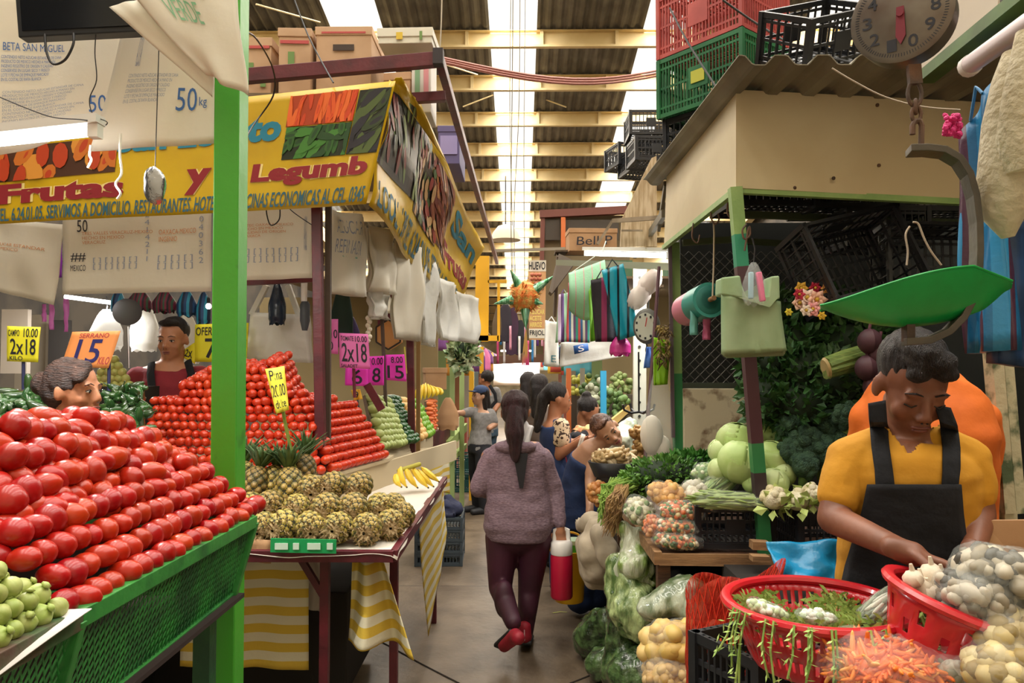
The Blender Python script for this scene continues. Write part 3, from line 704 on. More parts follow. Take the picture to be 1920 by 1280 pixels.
printed(lambda u, v: qs(.46+.24*u, .34+.58*v), '4a2a24', ['a8644a','c08450','7a3a34'], 40, .05, .26, 140, 7)
bred = S('8a1420', 'banner_red'); bblue = S('1f7d98', 'banner_blue'); bteal = S('2a5c70', 'banner_line_ink'); pale = S('e8d28a', 'letter_outline')
def btext(t, x0, x1, v0, v1, m, bold=.0, f_=None, sk=0):
    fn = sub_patch(qf if f_ is None else f_, U(x0) if f_ is None else x0, v0, U(x1) if f_ is None else x1, v1, sk)
    if m is bred: textmesh(t, fn, pale, ban, bold=bold+.035, off=.004)
    textmesh(t, fn, m, ban, bold=bold, off=.006)
btext('San Loreto', 205, 500, .59, .83, bblue, .05)
btext('Frutas', -6, 228, .185, .38, bred, .05, sk=-.0)
btext('y', 338, 384, .17, .40, bred, .05)
btext('Legumb', 460, 676, .20, .40, bred, .05)
btext('LOCAL 139 TEL. 6.24.01.05. SERVIMOS A DOMICILIO. RESTAURANTES. HOTELES Y COCINAS ECONOMICAS AL CEL. 0345', -84, 682, .02, .15, bteal, .015)
btext('LOCAL 139 TEL. 6.24.01.05. SERVIMOS A DOMICILIO', .02, .93, .04, .24, bteal, .015, qs)
btext('Frutas', .70, .97, .33, .55, bred, .04, qs); btext('San', .74, .97, .68, .90, bblue, .04, qs)
# --- woven sacks hung as curtains
def sack_prints(f, prm, seed, parent, lines=8, big=None):
    pass
def sack(label, corners, Y, seed, texts, amp=.012, m=None, nu=20, nv=14):
    q = Q(*[P(x, y, Y if not isinstance(Y, tuple) else Y[i]) for i, (x, y) in enumerate(corners)]); f = bend(q, amp, 3, 1.5, seed)
    t = thing('hanging_sack', label, 'sack', f(.5, 0)); b = MB(); b.grid(f, nu, nv); obj('cloth', b, m or white_cloth, t, solid=.003)
    for (tx, u0, v0, u1, v1, mm) in texts: textmesh(tx, sub_patch(f, u0, v0, u1, v1), mm, t, off=.005)
    return t, f
para = 'CONTENIDO NETO AZUCAR ESTANDAR DE CANA\nPRODUCTO DE MEXICO HECHO A MANO EN\nINGENIO REGISTRO DE ORIGEN Y CALIDAD\nCONSERVESE EN LUGAR SECO Y FRESCO\nLOTE Y FECHA DE EMPAQUE MARCADO\nEN EL COSTAL DE RAFIA BLANCA'
sack('white sugar sack printed BETA SAN MIGUEL and 50 kg hanging behind the television', [(-60,306),(228,236),(236,20),(-60,-30)], 2.75, 1,
     [('BETA SAN MIGUEL',.23,.63,.62,.68,ink_blue),(para,.22,.44,.60,.60,ink_blue),(para+'\n'+para,.23,.12,.76,.38,ink_grey),('50',.79,.16,.89,.29,ink_blue),('kg',.90,.20,.95,.27,ink_blue)])
sack('white sack printed 50 kg hanging just left of the green post', [(168,284),(402,268),(402,60),(232,50)], 2.66, 2,
     [(para,.18,.38,.66,.62,ink_grey),('50',.66,.30,.84,.50,ink_blue),('kg',.86,.32,.93,.42,ink_blue),('AZUCAR',.22,.68,.27,.93,ink_grey)])
sack('white sack with green lettering folded over high on the green post', [(385,140),(466,180),(436,-40),(205,-60)], (2.32,2.28,2.3,2.3), 3,
     [('VERDE',.25,.55,.62,.75,S('7ab08a','sack_green')),('A',.60,.78,.72,.92,ink_blue)], .01)
b = MB(); b.grid(bend(Q(P(398,182,2.34), P(403,128,2.33), P(280,-10,2.32), P(206,14,2.36)), .012, 3, 2, 5), 12, 6); obj('sack_fold', b, white_cloth, label='pale turned-under fold of the sack over the green post', cat='sack', solid=.003)
sack('cream sack with orange print at the left edge below the banner', [(-30,540),(102,572),(118,420),(-30,408)], 4.25, 4,
     [('AZUCAR ESTANDAR\nDE MEXICO',.1,.58,.78,.68,ink_orange)], .02)
sack('cream sack printed TRES VALLES with a black emblem below the banner', [(117,552),(396,546),(398,380),(119,392)], 4.2, 5,
     [('TRES VALLES S.A. DE C.V.',.04,.93,.96,.99,ink_orange),('TRES VALLES VERACRUZ-MEXICO\nHECHO EN MEXICO\nVERACRUZ',.13,.58,.60,.72,ink_orange),('OAXACA-MEXICO\nINGENIO',.64,.58,.9,.72,ink_orange),
      ('50',.1,.72,.17,.86,ink_black),('MEXICO',.05,.27,.15,.34,ink_black),('##',.05,.38,.15,.48,ink_black),('2\n4\n1\n4\n2\n1\n1',.55,.36,.58,.92,ink_grey),('0\n4\n0\n3\n6\n2',.92,.32,.95,.85,ink_grey),
      ('[ ] [ ] [ ] [ ]\n[ ] [ ] [ ] [ ]',.2,.28,.50,.42,ink_grey),('[ ] [ ] [ ]\n[ ] [ ] [ ]',.64,.26,.88,.42,ink_grey)])
sack('cream sack printed OAXACA-MEXICO right of the green post', [(452,526),(586,521),(588,375),(452,380)], 4.2, 6,
     [('ESTEC OAXACA-MEXICO\nHECHO EN MEXICO\nCALIDAD DE ORIGEN\nOAXACA',.02,.55,.72,.72,ink_orange),('040362',.88,.35,.92,.80,ink_grey),('[ ] [ ] [ ] [ ] [ ]\n[ ] [ ] [ ] [ ] [ ]',.02,.22,.8,.40,ink_grey)])
# --- television, lamp, hanging shade, cables
tv = thing('television', 'black flat television hanging at the top left corner', 'television', P(150,60,2.5))
b = MB(); b.prism([P(34,70,2.52), P(270,58,2.47), P(270,-70,2.47), P(24,-60,2.52)], (0,.05,0)); obj('body', b, black_plastic, tv, smooth=False, bev=.004)
b = MB(); b.prism([P(42,58,2.518), P(262,47,2.468), P(262,-68,2.468), P(34,-58,2.518)], (0,-.002,0)); obj('screen', b, mat('tv_screen', lin('10141a'), .12), tv, smooth=False)
def cable(label, pts, r=.004, m=None, grp=None, name='cable', cat='cable'):
    k = MB(); q = [P(*p) for p in pts]; out = []
    for i in range(len(q)-1):
        p0 = q[max(i-1,0)]; p1 = q[i]; p2 = q[i+1]; p3 = q[min(i+2,len(q)-1)]
        for j in range(6):
            t = j/6; out.append(.5*((2*p1)+(p2-p0)*t+(2*p0-5*p1+4*p2-p3)*t*t+(3*p1-p0-3*p2+p3)*t**3))
    out.append(q[-1]); k.tube(out, r, 6); return obj(name, k, m or wire, label=label, cat=cat, group=grp)
cable('thick black cable looping below the television', [(84,64,2.49),(88,100,2.48),(100,120,2.48),(122,112,2.48),(137,84,2.48),(138,62,2.49)], .004)
cable('thin black wire sagging across the sacks above the tube lamp', [(-10,178,2.4),(50,203,2.4),(100,220,2.42),(150,224,2.45),(178,228,2.5)], .002)
cable('thin dark cord hanging down past the television to the tube lamp', [(180,60,2.5),(178,100,2.5),(181,150,2.5),(168,185,2.5),(175,215,2.5),(200,228,2.5),(198,235,2.5)], .0018)
cable('frayed white twine hanging from the sack hem beside the tube lamp', [(170,272,2.6),(168,290,2.6),(171,300,2.59),(165,314,2.6)], .004, S('e8e6e0'), name='twine', cat='string')
cable('long frayed white twine hanging in front of the banner', [(226,250,2.55),(225,290,2.55),(228,325,2.55),(217,345,2.54),(226,362,2.54),(220,373,2.54)], .004, S('e8e6e0'), name='twine', cat='string')
tube_lamp(P(-60,272,2.5), P(172,247,2.5), 7, 'glowing tube lamp in front of the sacks at the left edge', .016, strength=6)
pl = thing('hanging_dish', 'small dented metal dish hanging on a wire before the banner', 'dish', P(290,385,2.4))
b = MB(); b.tube([P(298,88,2.4), P(291,312,2.4)], .0016, 6); obj('wire', b, wire, pl)
b = MB(); b.ell((0,0,0), (.037,.018,.062), seg=20, rings=14, fn=lambda t, a: 1+.06*math.sin(3*t+4*a)); b2 = MB(); b2.join(b, Matrix.Translation(P(290,348,2.4)) @ Matrix.Rotation(R(-6), 4, 'Y')); obj('dish', b2, mat('dented_tin', (.35,.36,.38), .22, .95, bump=.3, bscale=30), pl)
b = MB(); b.tube([P(298,90,2.4), P(300,20,2.45)], .0016, 6); obj('wire', b, wire, pl)
cable('black cable curling over the green post to the banner top', [(446,55,2.6),(480,72,3.2),(512,130,3.6),(512,180,3.75),(475,235,3.7),(447,285,2.45)], .004)
cable('black cable running down from the roof across the boxes', [(545,-20,4.1),(575,60,4.0),(600,110,3.93),(625,155,3.82)], .004)
cable('black wire loop hanging below the banner left of the maroon post', [(500,375,4.0),(500,400,4.0),(508,422,4.0),(524,410,4.0),(524,375,4.0)], .0035)
cable('dark wires crossing under the banner beside the maroon post', [(528,372,4.05),(548,396,4.05),(590,425,4.05)], .003)
cable('thin pale guy wire dropping through the roof gap to the frame corner', [(829,-20,4.0),(827,50,4.0),(824,105,4.0)], .004, S('b8ad9a'))
# --- signs
def sign(label, corners, Y, m, texts, name='price_sign', stick=None, group=None, bm=None, amp=.004, cat='sign'):
    q = Q(*[P(x, y, Y) for x, y in corners]); f = bend(q, amp, 2, 1, len(label))
    t = thing(name, label, cat, f(.5, 0), group); b = MB(); b.grid(f, 8, 8); obj('card', b, m, t, solid=.003)
    for (tx, u0, v0, u1, v1, *r_) in texts: textmesh(tx, sub_patch(f, u0, v0, u1, v1), r_[0] if r_ else ink_black, t, off=.004, bold=.01)
    if stick: k = MB(); k.tube([P(*stick[0]), P(*stick[1])], stick[2] if len(stick) > 2 else .008, 8); obj('stick', k, bm or S('2a2f5a', 'blue_stick'), t)
    return t
pink = mat('pink_card', lin('e83ac8'), .55); pink2 = mat('pink_card_light', lin('e070b8'), .55); yel = mat('yellow_sign', lin('e4dc2c'), .55); orng = mat('orange_card', lin('f09a5a'), .5); navy = S('28286a', 'navy_ink'); whitei = S('f2e8e0', 'white_ink')
sign('yellow sign painted 2x18 at the far left edge', [(13,677),(72,679),(76,613),(13,611)], 3.6, yel, [('2x18',.12,.2,.92,.65),('10.00',.52,.7,.95,.95),('CAMPO',.05,.72,.4,.9),('KILO',.1,.04,.5,.16)], stick=((44,665,3.62),(44,730,3.62)))
sign('orange sign with big white and blue 15 behind the blurred woman', [(115,688),(203,690),(226,620),(136,622)], 3.7, orng, [('15',.22,.12,.72,.78,navy),('SERRANO',.2,.82,.8,.95,red_ink),('KILO',.74,.1,.97,.3,red_ink)], stick=((205,650,3.72),(204,735,3.72)))
sign('yellow sign painted OFERTA half hidden by the green post', [(365,678),(462,680),(466,605),(366,608)], 4.75, yel, [('OFERTA',.02,.7,.5,.92),('7',.2,.1,.45,.62),('10',.88,.5,.98,.62)])
sign('yellow slanted sign beside the vendor shoulder', [(338,668),(366,682),(368,640),(345,655)], 4.8, yel, [('2x',.2,.2,.8,.8)])
sign('pale pink sign half hidden behind the two maroon posts', [(616,662),(634,664),(634,598),(616,598)], 4.8, pink2, [('10\n0',.1,.1,.95,.7)])
sign('pink sign painted 2x18 above the tiered tomatoes', [(637,689),(694,692),(690,626),(636,624)], 4.55, pink2, [('2x18',.08,.18,.92,.72),('10.00',.55,.76,.95,.93),('TOMATE',.05,.78,.5,.92),('SALADET',.05,.02,.6,.12)], stick=((663,680,4.57),(665,745,4.6),.01), bm=S('6a2a3a','dull_stick'))
sign('magenta sign painted 6 lowest beside the tiered tomatoes', [(647,722),(690,724),(690,690),(648,688)], 4.7, pink, [('6',.3,.1,.75,.9)])
sign('magenta sign painted 10.00 and 8 in the middle of the pink signs', [(688,722),(720,722),(720,667),(690,668)], 4.9, pink, [('8',.3,.1,.8,.6),('10.00',.1,.7,.95,.95)])
sign('magenta sign painted 8.00 and 15 right of the other pink signs', [(723,712),(762,715),(758,664),(722,665)], 5.2, pink, [('15',.1,.08,.9,.58),('8.00',.3,.68,.9,.92)], stick=((758,650,5.25),(762,700,5.25),.006), bm=S('b8b04a','straw'))
sign('small yellow sign on a stick between the tomatoes and the chayotes', [(664,750),(680,748),(675,729),(658,731)], 4.65, S('d8a82c'), [('9',.3,.2,.7,.8)], stick=((670,745,4.67),(674,770,4.67),.004))
# --- goods at the back of the left stall
def hang_bag(label, cx, top, wpx, hpx, Y, m, group=None, name='plastic_bag', th=.05, ruffle=.03, seed=0, hook=True, cat='bag'):
    t = thing(name, label, cat, P(cx, top+hpx, Y), group); w_ = wpx/F*Y; h = hpx/F*Y; c0 = P(cx, top, Y)
    def fn(u, v):
        a = 2*math.pi*u; k = .22+.78*min(1, (v*1.9)**.7); k *= 1+ruffle*3*noise.noise(V((math.cos(a)*1.5+seed, math.sin(a)*1.5, v*2.5)))
        if v > .93: k *= .86
        return V((c0.x+math.cos(a)*w_/2*k, c0.y+math.sin(a)*th*k, c0.z-h*v+.01*math.sin(a*5+seed)*(v > .9)))
    b = MB(); b.grid(fn, 26, 16); obj('body', b, m, t)
    if hook: k = MB(); k.tube([c0+V((0,0,-.01)), c0+V((.006,0,.05)), c0+V((-.004,0,.09))], .003, 6); obj('hook', k, wire, t)
    return t
wp = white_plastic; navyp = mat('dark_plastic_bag', lin('1e2a3a'), .25, bump=.4, bscale=14)
# big white carrier bag stack
t = thing('carrier_bag', 'big bright white carrier bag hanging behind the tiered tomatoes', 'bag', P(522,680,4.9))
q = bend(Q(P(463,676,4.9), P(582,680,4.9), P(576,590,4.9), P(470,585,4.9)), .02, 3, 2, 3)
b = MB(); b.grid(q, 16, 10); b.grid(lambda u, v: q(u, v)+V((0,.06,0)), 16, 10); b.bar(P(472,590,4.93), P(500,535,4.93), .035, .03); b.bar(P(560,590,4.93), P(540,535,4.93), .035, .03); obj('body', b, wp, t, solid=.004)
hang_bag('small dark navy bag bunched and hanging before the white carrier bag', 520, 530, 32, 78, 4.75, navyp, seed=2)
sc1 = thing('hanging_scale', 'white and grey cylinder scale hanging beside the maroon post', 'scale', P(575,625,4.6))
b = MB(); b.lathe([(.018,0),(.020,.12)], tuple(P(570,565,4.6))); obj('white_barrel', b, S('e6e4e0'), sc1)
b = MB(); b.lathe([(.016,-.18),(.030,-.12),(.030,-.02),(.020,0)], tuple(P(572,565,4.6))); obj('grey_barrel', b, S('4a5058'), sc1)
sc2 = thing('hanging_scale', 'grey disc scale hanging above the vendor shoulder', 'scale', P(238,610,4.3))
b = MB(); b.lathe([(.05,-.02),(.075,-.015),(.078,.015),(.05,.02)], tuple(P(238,585,4.3)), rot=(R(90),0,R(35))); obj('dial_case', b, S('5a5a60', 'scale_grey', rough=.35, metal=.6), sc2)
b = MB(); b.tube([P(240,612,4.3), P(242,690,4.3)], .007); obj('hanging_rod', b, steel, sc2)
backgoods = [('box of goods wrapped in pale film behind the orange sign', 30,580,52,120,5.2,'b8ada0'), ('grey painted door panel behind the yellow 2x18 sign', 60,590,60,140,5.5,'8a8070'), ('dark board behind the purple ribbons', 112,600,40,120,5.4,'2a2624')]
for lb, x, y, w_, h_, Y, c in backgoods:
    a = P(x-w_/2, y+h_, Y); d = P(x+w_/2, y, Y); b = MB(); b.box(tuple((a+d)/2), (abs(d.x-a.x), .04, abs(d.z-a.z))); obj('wall_board', b, S(c, rough=.8), label=lb, cat='board', smooth=False)
hang_bag('bright white plastic bag hanging left of the grey disc scale', 200, 580, 62, 78, 5.0, wp, seed=4)
hang_bag('white plastic bag hanging between the grey disc scale and the vendor', 272, 568, 56, 90, 5.2, wp, seed=5)
hang_bag('white plastic bag hanging behind the vendor head', 350, 590, 60, 90, 5.4, wp, seed=6)
wr = stripes('wine_stripe_bag', [lin('6a2038'), lin('3a5a4a'), lin('802a48'), lin('2a2030')], 22, 'X'); bl = stripes('blue_stripe_bag', [lin('20487a'), lin('2a90b8'), lin('16284a')], 20, 'X')
for i, (x, y, w_, h_, m_, lb) in enumerate([(222,545,26,40,bl,'blue woven bag above the grey disc scale'),(262,545,46,38,wr,'wine striped woven bag above the vendor, left one'),(308,546,44,40,wr,'wine striped woven bag above the vendor, right one'),(350,545,38,48,bl,'dark blue striped woven bag by the green post'),(382,548,26,60,bl,'blue striped woven bag touching the green post')]):
    hang_bag(lb, x, y, w_, h_, 4.9, m_, seed=i, name='woven_bag')
tube_lamp(P(122,556,5.0), P(214,568,5.0), 4, 'tube lamp over the back of the left stall above the orange sign', .014, strength=7, body=False)
bulb = thing('light_bulb', 'bare round bulb glowing beside the green post', 'lamp', P(391,574,4.7)); b = MB(); b.ell(tuple(P(391,574,4.7)), .018); obj('bulb_glass', b, mat('bulb_glow', (1,.9,.7), .4, emit=14), bulb); b = MB(); b.cap(P(391,570,4.7)+V((0,0,.01)), P(391,560,4.7), .01); obj('socket', b, black_plastic, bulb)
purp = mat('purple_foil', lin('a040d0'), .3, metal=.4); pinkr = mat('pink_ribbon', lin('d070c8'), .4)
for i, (x, y0, y1) in enumerate([(83,570,603),(97,566,618),(124,560,622),(112,440,520)]):
    b = MB(); b.grid(bend(Q(P(x-4,y1,4.4), P(x+4,y1,4.4), P(x+4,y0,4.4), P(x-4,y0,4.4)), .006, 1, 4, i), 3, 12); obj('ribbon', b, pinkr if i < 3 else purp, label=['pink ribbon strip hanging leftmost behind the orange-print sack','pink ribbon strip hanging just left of the orange sign','pink ribbon strip hanging over the orange sign','shiny purple foil strip between the two cream sacks'][i], cat='ribbon', solid=.001)
# white sacks and bags hanging along the aisle side under the banner
hb = [(617,690,392,556,4.3), (690,745,420,552,4.8), (700,730,540,600,4.9), (738,790,450,640,5.2), (765,795,470,600,5.5), (790,820,480,650,5.9), (822,858,520,640,6.6), (855,900,545,645,7.2)]
for i, (x0, x1, y0, y1, Y) in enumerate(hb):
    lb = ['sack with faint green print, nearest of the row under the side banner','cream sack second in the row under the side banner','small knotted plastic bag dangling below the second sack','wide white sack third in the row with ragged hem','thin plastic bag hanging behind the third sack','white plastic bag hanging before the chayote signs','long white plastic bag near the far banner corner','white bag next to the yellow pillar'][i]
    q = Q(P(x0+4,y1-8,Y), P(x1,y1,Y+.35), P(x1,y0+14,Y+.35), P(x0,y0,Y)); f = bend(q, .03, 3, 2, i+2); t = thing('hanging_sack', lb, 'bag', f(.5,0)); b = MB(); b.grid(f, 14, 12); b.grid(lambda u, v: f(u, v)+V((-.02-.06*math.sin(math.pi*u),.03,0)), 14, 12); obj('cloth', b, white_cloth if i in (0,1,3) else wp, t, solid=.003)
    if i == 0: textmesh('AZUCAR\nREFINADA', sub_patch(f,.15,.5,.8,.9), ink_grey, t); textmesh('o', sub_patch(f,.3,.44,.7,.48), S('5aa08a'), t)
hang_bag('dark green bag bundle hanging behind the maroon post', 642, 530, 44, 120, 5.6, mat('green_cloth_bag', lin('1c3a34'), .6), name='cloth_bag', seed=8)
hang_bag('purple woven bag hanging above the pink signs', 655, 590, 40, 60, 5.9, mat('purple_bag', lin('4a3a78'), .5), name='cloth_bag', seed=9)
# garlic string and little lantern
gs = thing('garlic_string', 'string of white garlic bulbs hanging above the magenta signs', 'garlic', P(690,640,5.0))
for k in range(7): b = MB(); b.ell(tuple(P(690+(k % 2)*3, 596+k*7, 5.0)), .018, seg=8, rings=6); obj('bulb', b, S('d8d0bc','garlic_skin'), gs)
lt = thing('paper_lantern', 'small hexagonal lantern glowing warm above the pink signs', 'lamp', P(728,655,5.6))
hx = [P(728+26*math.cos(a), 627+28*math.sin(a), 5.6) for a in [R(60*k+30) for k in range(6)]]
b = MB(); b.prism(hx, (0,.12,0)); obj('shade', b, mat('lantern_paper', lin('e8b87a'), .6, trans=.3), lt, smooth=False)
b = MB()
for k in range(6): b.bar(hx[k], hx[(k+1) % 6], .012)
obj('rim', b, S('3a3430'), lt, smooth=False)
# green pepper heaps behind the near tomatoes
pep = mat('poblano_skin', lin('1f3a1c'), .2, col2=lin('2f5226'), scale=8, var=.3, coat=.3)
pb = MB(); pb.tube([(0,0,-.05),(0,0,-.045),(.002,0,-.02),(.004,0,.01),(.002,0,.04),(-.003,0,.055)], [.003,.009,.016,.018,.015,.006], 9); pb.tube([(-.003,0,.055),(-.008,0,.075)], .003, 5)
pp = obj('green_pepper', pb, pep, local=True); pp.location = (0,0,-50)
for i in range(95):
    if i < 40: x, y = rnd.uniform(-5,95), rnd.uniform(725,800); Y = 3.0+(800-y)/75*.3; lb = 'dark green pepper in the heap at the far left edge'; g_ = 'peppers at the far left'
    else:
        x = rnd.uniform(192,268); y = rnd.uniform(722+max(0,(235-x))*.5,815); Y = 3.4+(800-y)/90*.3; lb = 'dark green pepper in the heap between the two tomato heaps'; g_ = 'peppers between the tomato heaps'
    tag(dup(pp, P(x,y,Y), (rnd.uniform(0,3), rnd.uniform(0,3), rnd.uniform(0,6)), rnd.uniform(.9,1.4), label=lb, group=g_), cat='pepper')
bpy.data.objects.remove(pp)
b = MB(); b.box((-2.55,3.7,.7), (1.0,1.3,.95)); b.box((-1.85,3.3,.6), (.35,.55,.9)); 
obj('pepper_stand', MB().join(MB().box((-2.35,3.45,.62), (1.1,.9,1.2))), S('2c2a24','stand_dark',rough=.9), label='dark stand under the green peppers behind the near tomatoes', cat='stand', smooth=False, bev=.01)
# guavas / small pale fruit by the vendor
gv = mat('guava_skin', lin('a8b060'), .45, col2=lin('c0b468'), scale=8, var=.15)
gm = MB(); gm.ell((0,0,0), (.026,.026,.03), seg=12, rings=8); gp_ = obj('guava', gm, gv, local=True); gp_.location = (0,0,-50)
for k in range(5):
    for i in range(6-k):
        tag(dup(gp_, P(178+i*13+k*6, 722-k*12, 4.5), (rnd.random(), rnd.random(), 0), 1, label='pale green guava piled left of the vendor', group='guavas left of the vendor'), cat='guava')
bpy.data.objects.remove(gp_)
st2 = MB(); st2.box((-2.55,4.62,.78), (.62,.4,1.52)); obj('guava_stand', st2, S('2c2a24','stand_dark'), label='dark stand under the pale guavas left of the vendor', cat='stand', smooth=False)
# --- sloped produce strips further along the stall
def strip_pile(name, cat, label, m, r, quad, nx, ny, seed, long=1.3, spr=0, layers=1):
    """rows of fruit on a sloping board; quad corners (px,py,Y) bl br tr tl"""
    q = Q(*[P(*c) for c in quad]); b = MB(); b.ell((0,0,0), (r, r*.95, r*long), seg=12, rings=8, fn=lambda t, a: 1+spr*math.cos(5*t)*math.cos(a)); pr_ = obj(name, b, m, local=True, smooth=2); pr_.location = (0,0,-50)
    n = (q(1,0)-q(0,0)).cross(q(0,1)-q(0,0)).normalized(); n = n if n.z > 0 else -n
    for j in range(ny):
        for i in range(nx):
            u = (i+.5+(j % 2)*.5)/(nx+.5); v = (j+.5)/ny
            tag(dup(pr_, q(u, v)+n*r*.6+V((0,0,rnd.uniform(-.004,.006))), (R(90)+rnd.uniform(-.2,.2), rnd.uniform(-3,3), R(90)+rnd.uniform(-.3,.3)), rnd.uniform(.92,1.08), label=label, group=label.split(' in ')[0]+' pile'), cat=cat)
    bpy.data.objects.remove(pr_)
    bd = MB(); bd.quad(q(0,0)-n*r*.5, q(1,0)-n*r*.5, q(1,1)-n*r*.5, q(0,1)-n*r*.5); obj('sloping_board', bd, S('5a4a38','board_brown'), label='sloping board under the '+label.split(' in ')[0].split(' green ')[-1]+' pile', cat='board', solid=.02, smooth=False)
chay = mat('chayote_skin', lin('9cab62'), .45, col2=lin('b4bf7c'), scale=8, var=.1); cuc = mat('cucumber_skin', lin('1f4a22'), .35, col2=lin('34662e'), scale=9, var=.2, coat=.2); pea = mat('peach_skin', lin('d8b070'), .5, col2=lin('d09a50'), scale=7, var=.1); lime = mat('lime_skin', lin('6a9a2c'), .35, col2=lin('83ad3a'), scale=9, var=.12)
strip_pile('chayote', 'chayote', 'pale green chayote in the first strip beyond the tomatoes', chay, .032, [(708,845,4.75),(757,835,5.3),(722,750,5.5),(686,740,4.9)], 8, 9, 1)
strip_pile('cucumber', 'cucumber', 'dark green cucumber in the second strip beyond the tomatoes', cuc, .026, [(758,834,5.3),(778,828,5.65),(738,745,5.9),(716,745,5.5)], 5, 12, 2, 1.8)
strip_pile('peach', 'peach', 'yellow peach in the third strip beyond the tomatoes', pea, .034, [(780,828,5.7),(797,823,6.1),(762,752,6.2),(742,748,5.9)], 4, 8, 3, 1)
strip_pile('lime', 'lime', 'bright green lime in the fourth strip beyond the tomatoes', lime, .036, [(797,822,6.1),(810,815,6.4),(776,748,6.5),(764,752,6.2)], 3, 8, 4, 1)
strip_pile('carrot', 'carrot', 'orange carrot in the far strip under the bananas', mat('carrot_skin', lin('cf6a34'), .5, var=.1), .022, [(800,806,6.9),(813,806,7.0),(811,750,7.2),(799,752,7.0)], 2, 12, 5, 2.2)
board = S('a8987a','beige_board3',rough=.7)
b = MB(); b.prism([P(708,848,4.74), P(812,818,6.4), P(812,838,6.4), P(735,868,4.9)], (-.02,0,0)); obj('beige_board', b, board, label='beige edge board below the chayotes and cucumbers', cat='board', smooth=False)
b = MB(); b.prism([P(752,842,5.6), P(845,795,8.6), P(845,838,8.6), P(757,905,5.6)], (-.03,0,0)); obj('maroon_board', b, maroon, label='maroon front board along the farther part of the left stall', cat='board', smooth=False)
# leaning maroon plank, bananas on a hook, cardboard and bags over the strips
b = MB(); b.bar(P(688,720,4.7), P(716,768,4.72), .05, .015, up=(0,1,0)); obj('maroon_plank', b, maroon, label='short maroon plank slanting beside the chayotes', cat='plank', smooth=False)
bh = thing('hanging_bananas', 'yellow bananas hanging at the end of the left stall', 'bananas', P(797,756,6.4))
for i in range(7):
    a = P(790+i*4, 718+abs(i-2)*2, 6.4+.03*i); c = P(782+i*7, 752-i*2, 6.35+.03*i); mid = (a+c)/2+V((-.04+.02*i,-.03,0)); pts = [a*(1-t)**2+mid*2*t*(1-t)+c*t*t for t in [j/8 for j in range(9)]]
    b = MB(); b.tube(pts, [.006,.012,.017,.02,.021,.02,.017,.012,.005], 7); obj('banana', b, banm, bh)
carton('brown carton standing open above the hanging bananas', P(815,710,7.2), (.2,.3,.2), .2, cardboard)
hang_bag('crumpled brown paper wad beside the hanging bananas', 840, 745, 40, 60, 7.4, cardboard, name='paper_wad', cat='paper', hook=False, seed=3)
# ================================================================ right stall: canopy, posts, crates, hanging goods
board_w = mat('cream_board', lin('cdbf9c'), .6, col2=lin('bfae8a'), scale=1.6, bump=.03, detail=6)
can = thing('stall_canopy', 'cream boarded canopy of the right stall under a corrugated sheet', 'canopy', (1.4, 3.4, 2.3))
b = MB(); b.prism([P(1380,168,3.0), P(1250,325,4.5), P(1245,460,4.5), P(1380,352,3.0)], (.02,.005,0)); obj('side_fascia', b, board_w, can, smooth=False)
b = MB(); b.prism([P(1380,168,3.0), P(1940,196,3.15), P(1940,380,3.15), P(1380,352,3.0)], (0,.02,0)); obj('front_fascia', b, board_w, can, smooth=False)
b = MB()
def crg(u, v):
    x = .80+1.8*u-.0*v; ph = (x/.155) % 1; w_ = .018*(1 if ph < .3 else (1-(ph-.3)/.2*2 if ph < .5 else (-1 if ph < .8 else -1+(ph-.8)/.2*2))); return V((x-.02*v, 2.70+2.0*v, 2.775+w_+.05*v))
b.grid(crg, 150, 2); obj('corrugated_sheet', b, mat('corrugated', lin('8b8574'), .6, col2=lin('6f6858'), scale=2, metal=.2), can, smooth=False, solid=.004)
b = MB(); b.bar(P(1380,357,3.02), P(1940,386,3.16), .03, .025); b.bar(P(1380,357,3.02), P(1245,464,4.52), .025, .025); obj('green_bar', b, ltgreen, can, smooth=False)
for k, (mt, y0, y1) in enumerate(((ltgreen,352,440),(S('2f8a6a','teal_paint'),440,500),(S('4a2c34','dull_maroon',rough=.5),500,830),(mat('mid_green',lin('2f7a48'),.45),830,885),(S('33262a','dark_maroon'),885,935),(mat('mid_green',lin('2f7a48'),.45),935,1290))):
    a = P(1378+(y0-352)*.082, y0, 3.0); c = P(1378+(y1-352)*.082, y1, 3.0)
    if c.z < 0: c.z = 0
    b = MB(); b.bar(c, a, .048, .045, up=(0,1,0)); obj('corner_post', b, mt, can, smooth=False)
for (mt, y0, y1) in ((ltgreen,455,700),(mat('mid_green',lin('2f7a48'),.45),700,1150)):
    b = MB(); b.bar(P(1264+(y1-455)*.02, y1, 4.5), P(1264+(y0-455)*.02, y0, 4.5), .055, .05, up=(0,1,0)); obj('rear_post', b, mt, can, smooth=False)
b = MB(); b.bar(P(1256,458,4.45), P(1262,820,4.45), .02, .02, up=(0,1,0)); obj('thin_pole', b, S('5a4a50'), can, smooth=False)
for (x0,y0,x1,y1,Y) in ((1395,402,1800,418,4.0),(1395,452,1700,470,4.6),(1280,455,1390,448,4.3)):
    b = MB(); b.bar(P(x0,y0,Y), P(x1,y1,Y), .03, .035); obj('inner_bar', b, S('4f5a3a','olive_bar'), can, smooth=False)
for (x,y) in ((1645,197),(1648,310),(1563,334),(1490,352)):
    b = MB(); b.ell(tuple(P(x,y,3.03)), .008, seg=8, rings=5); obj('screw_head', b, rust, can)
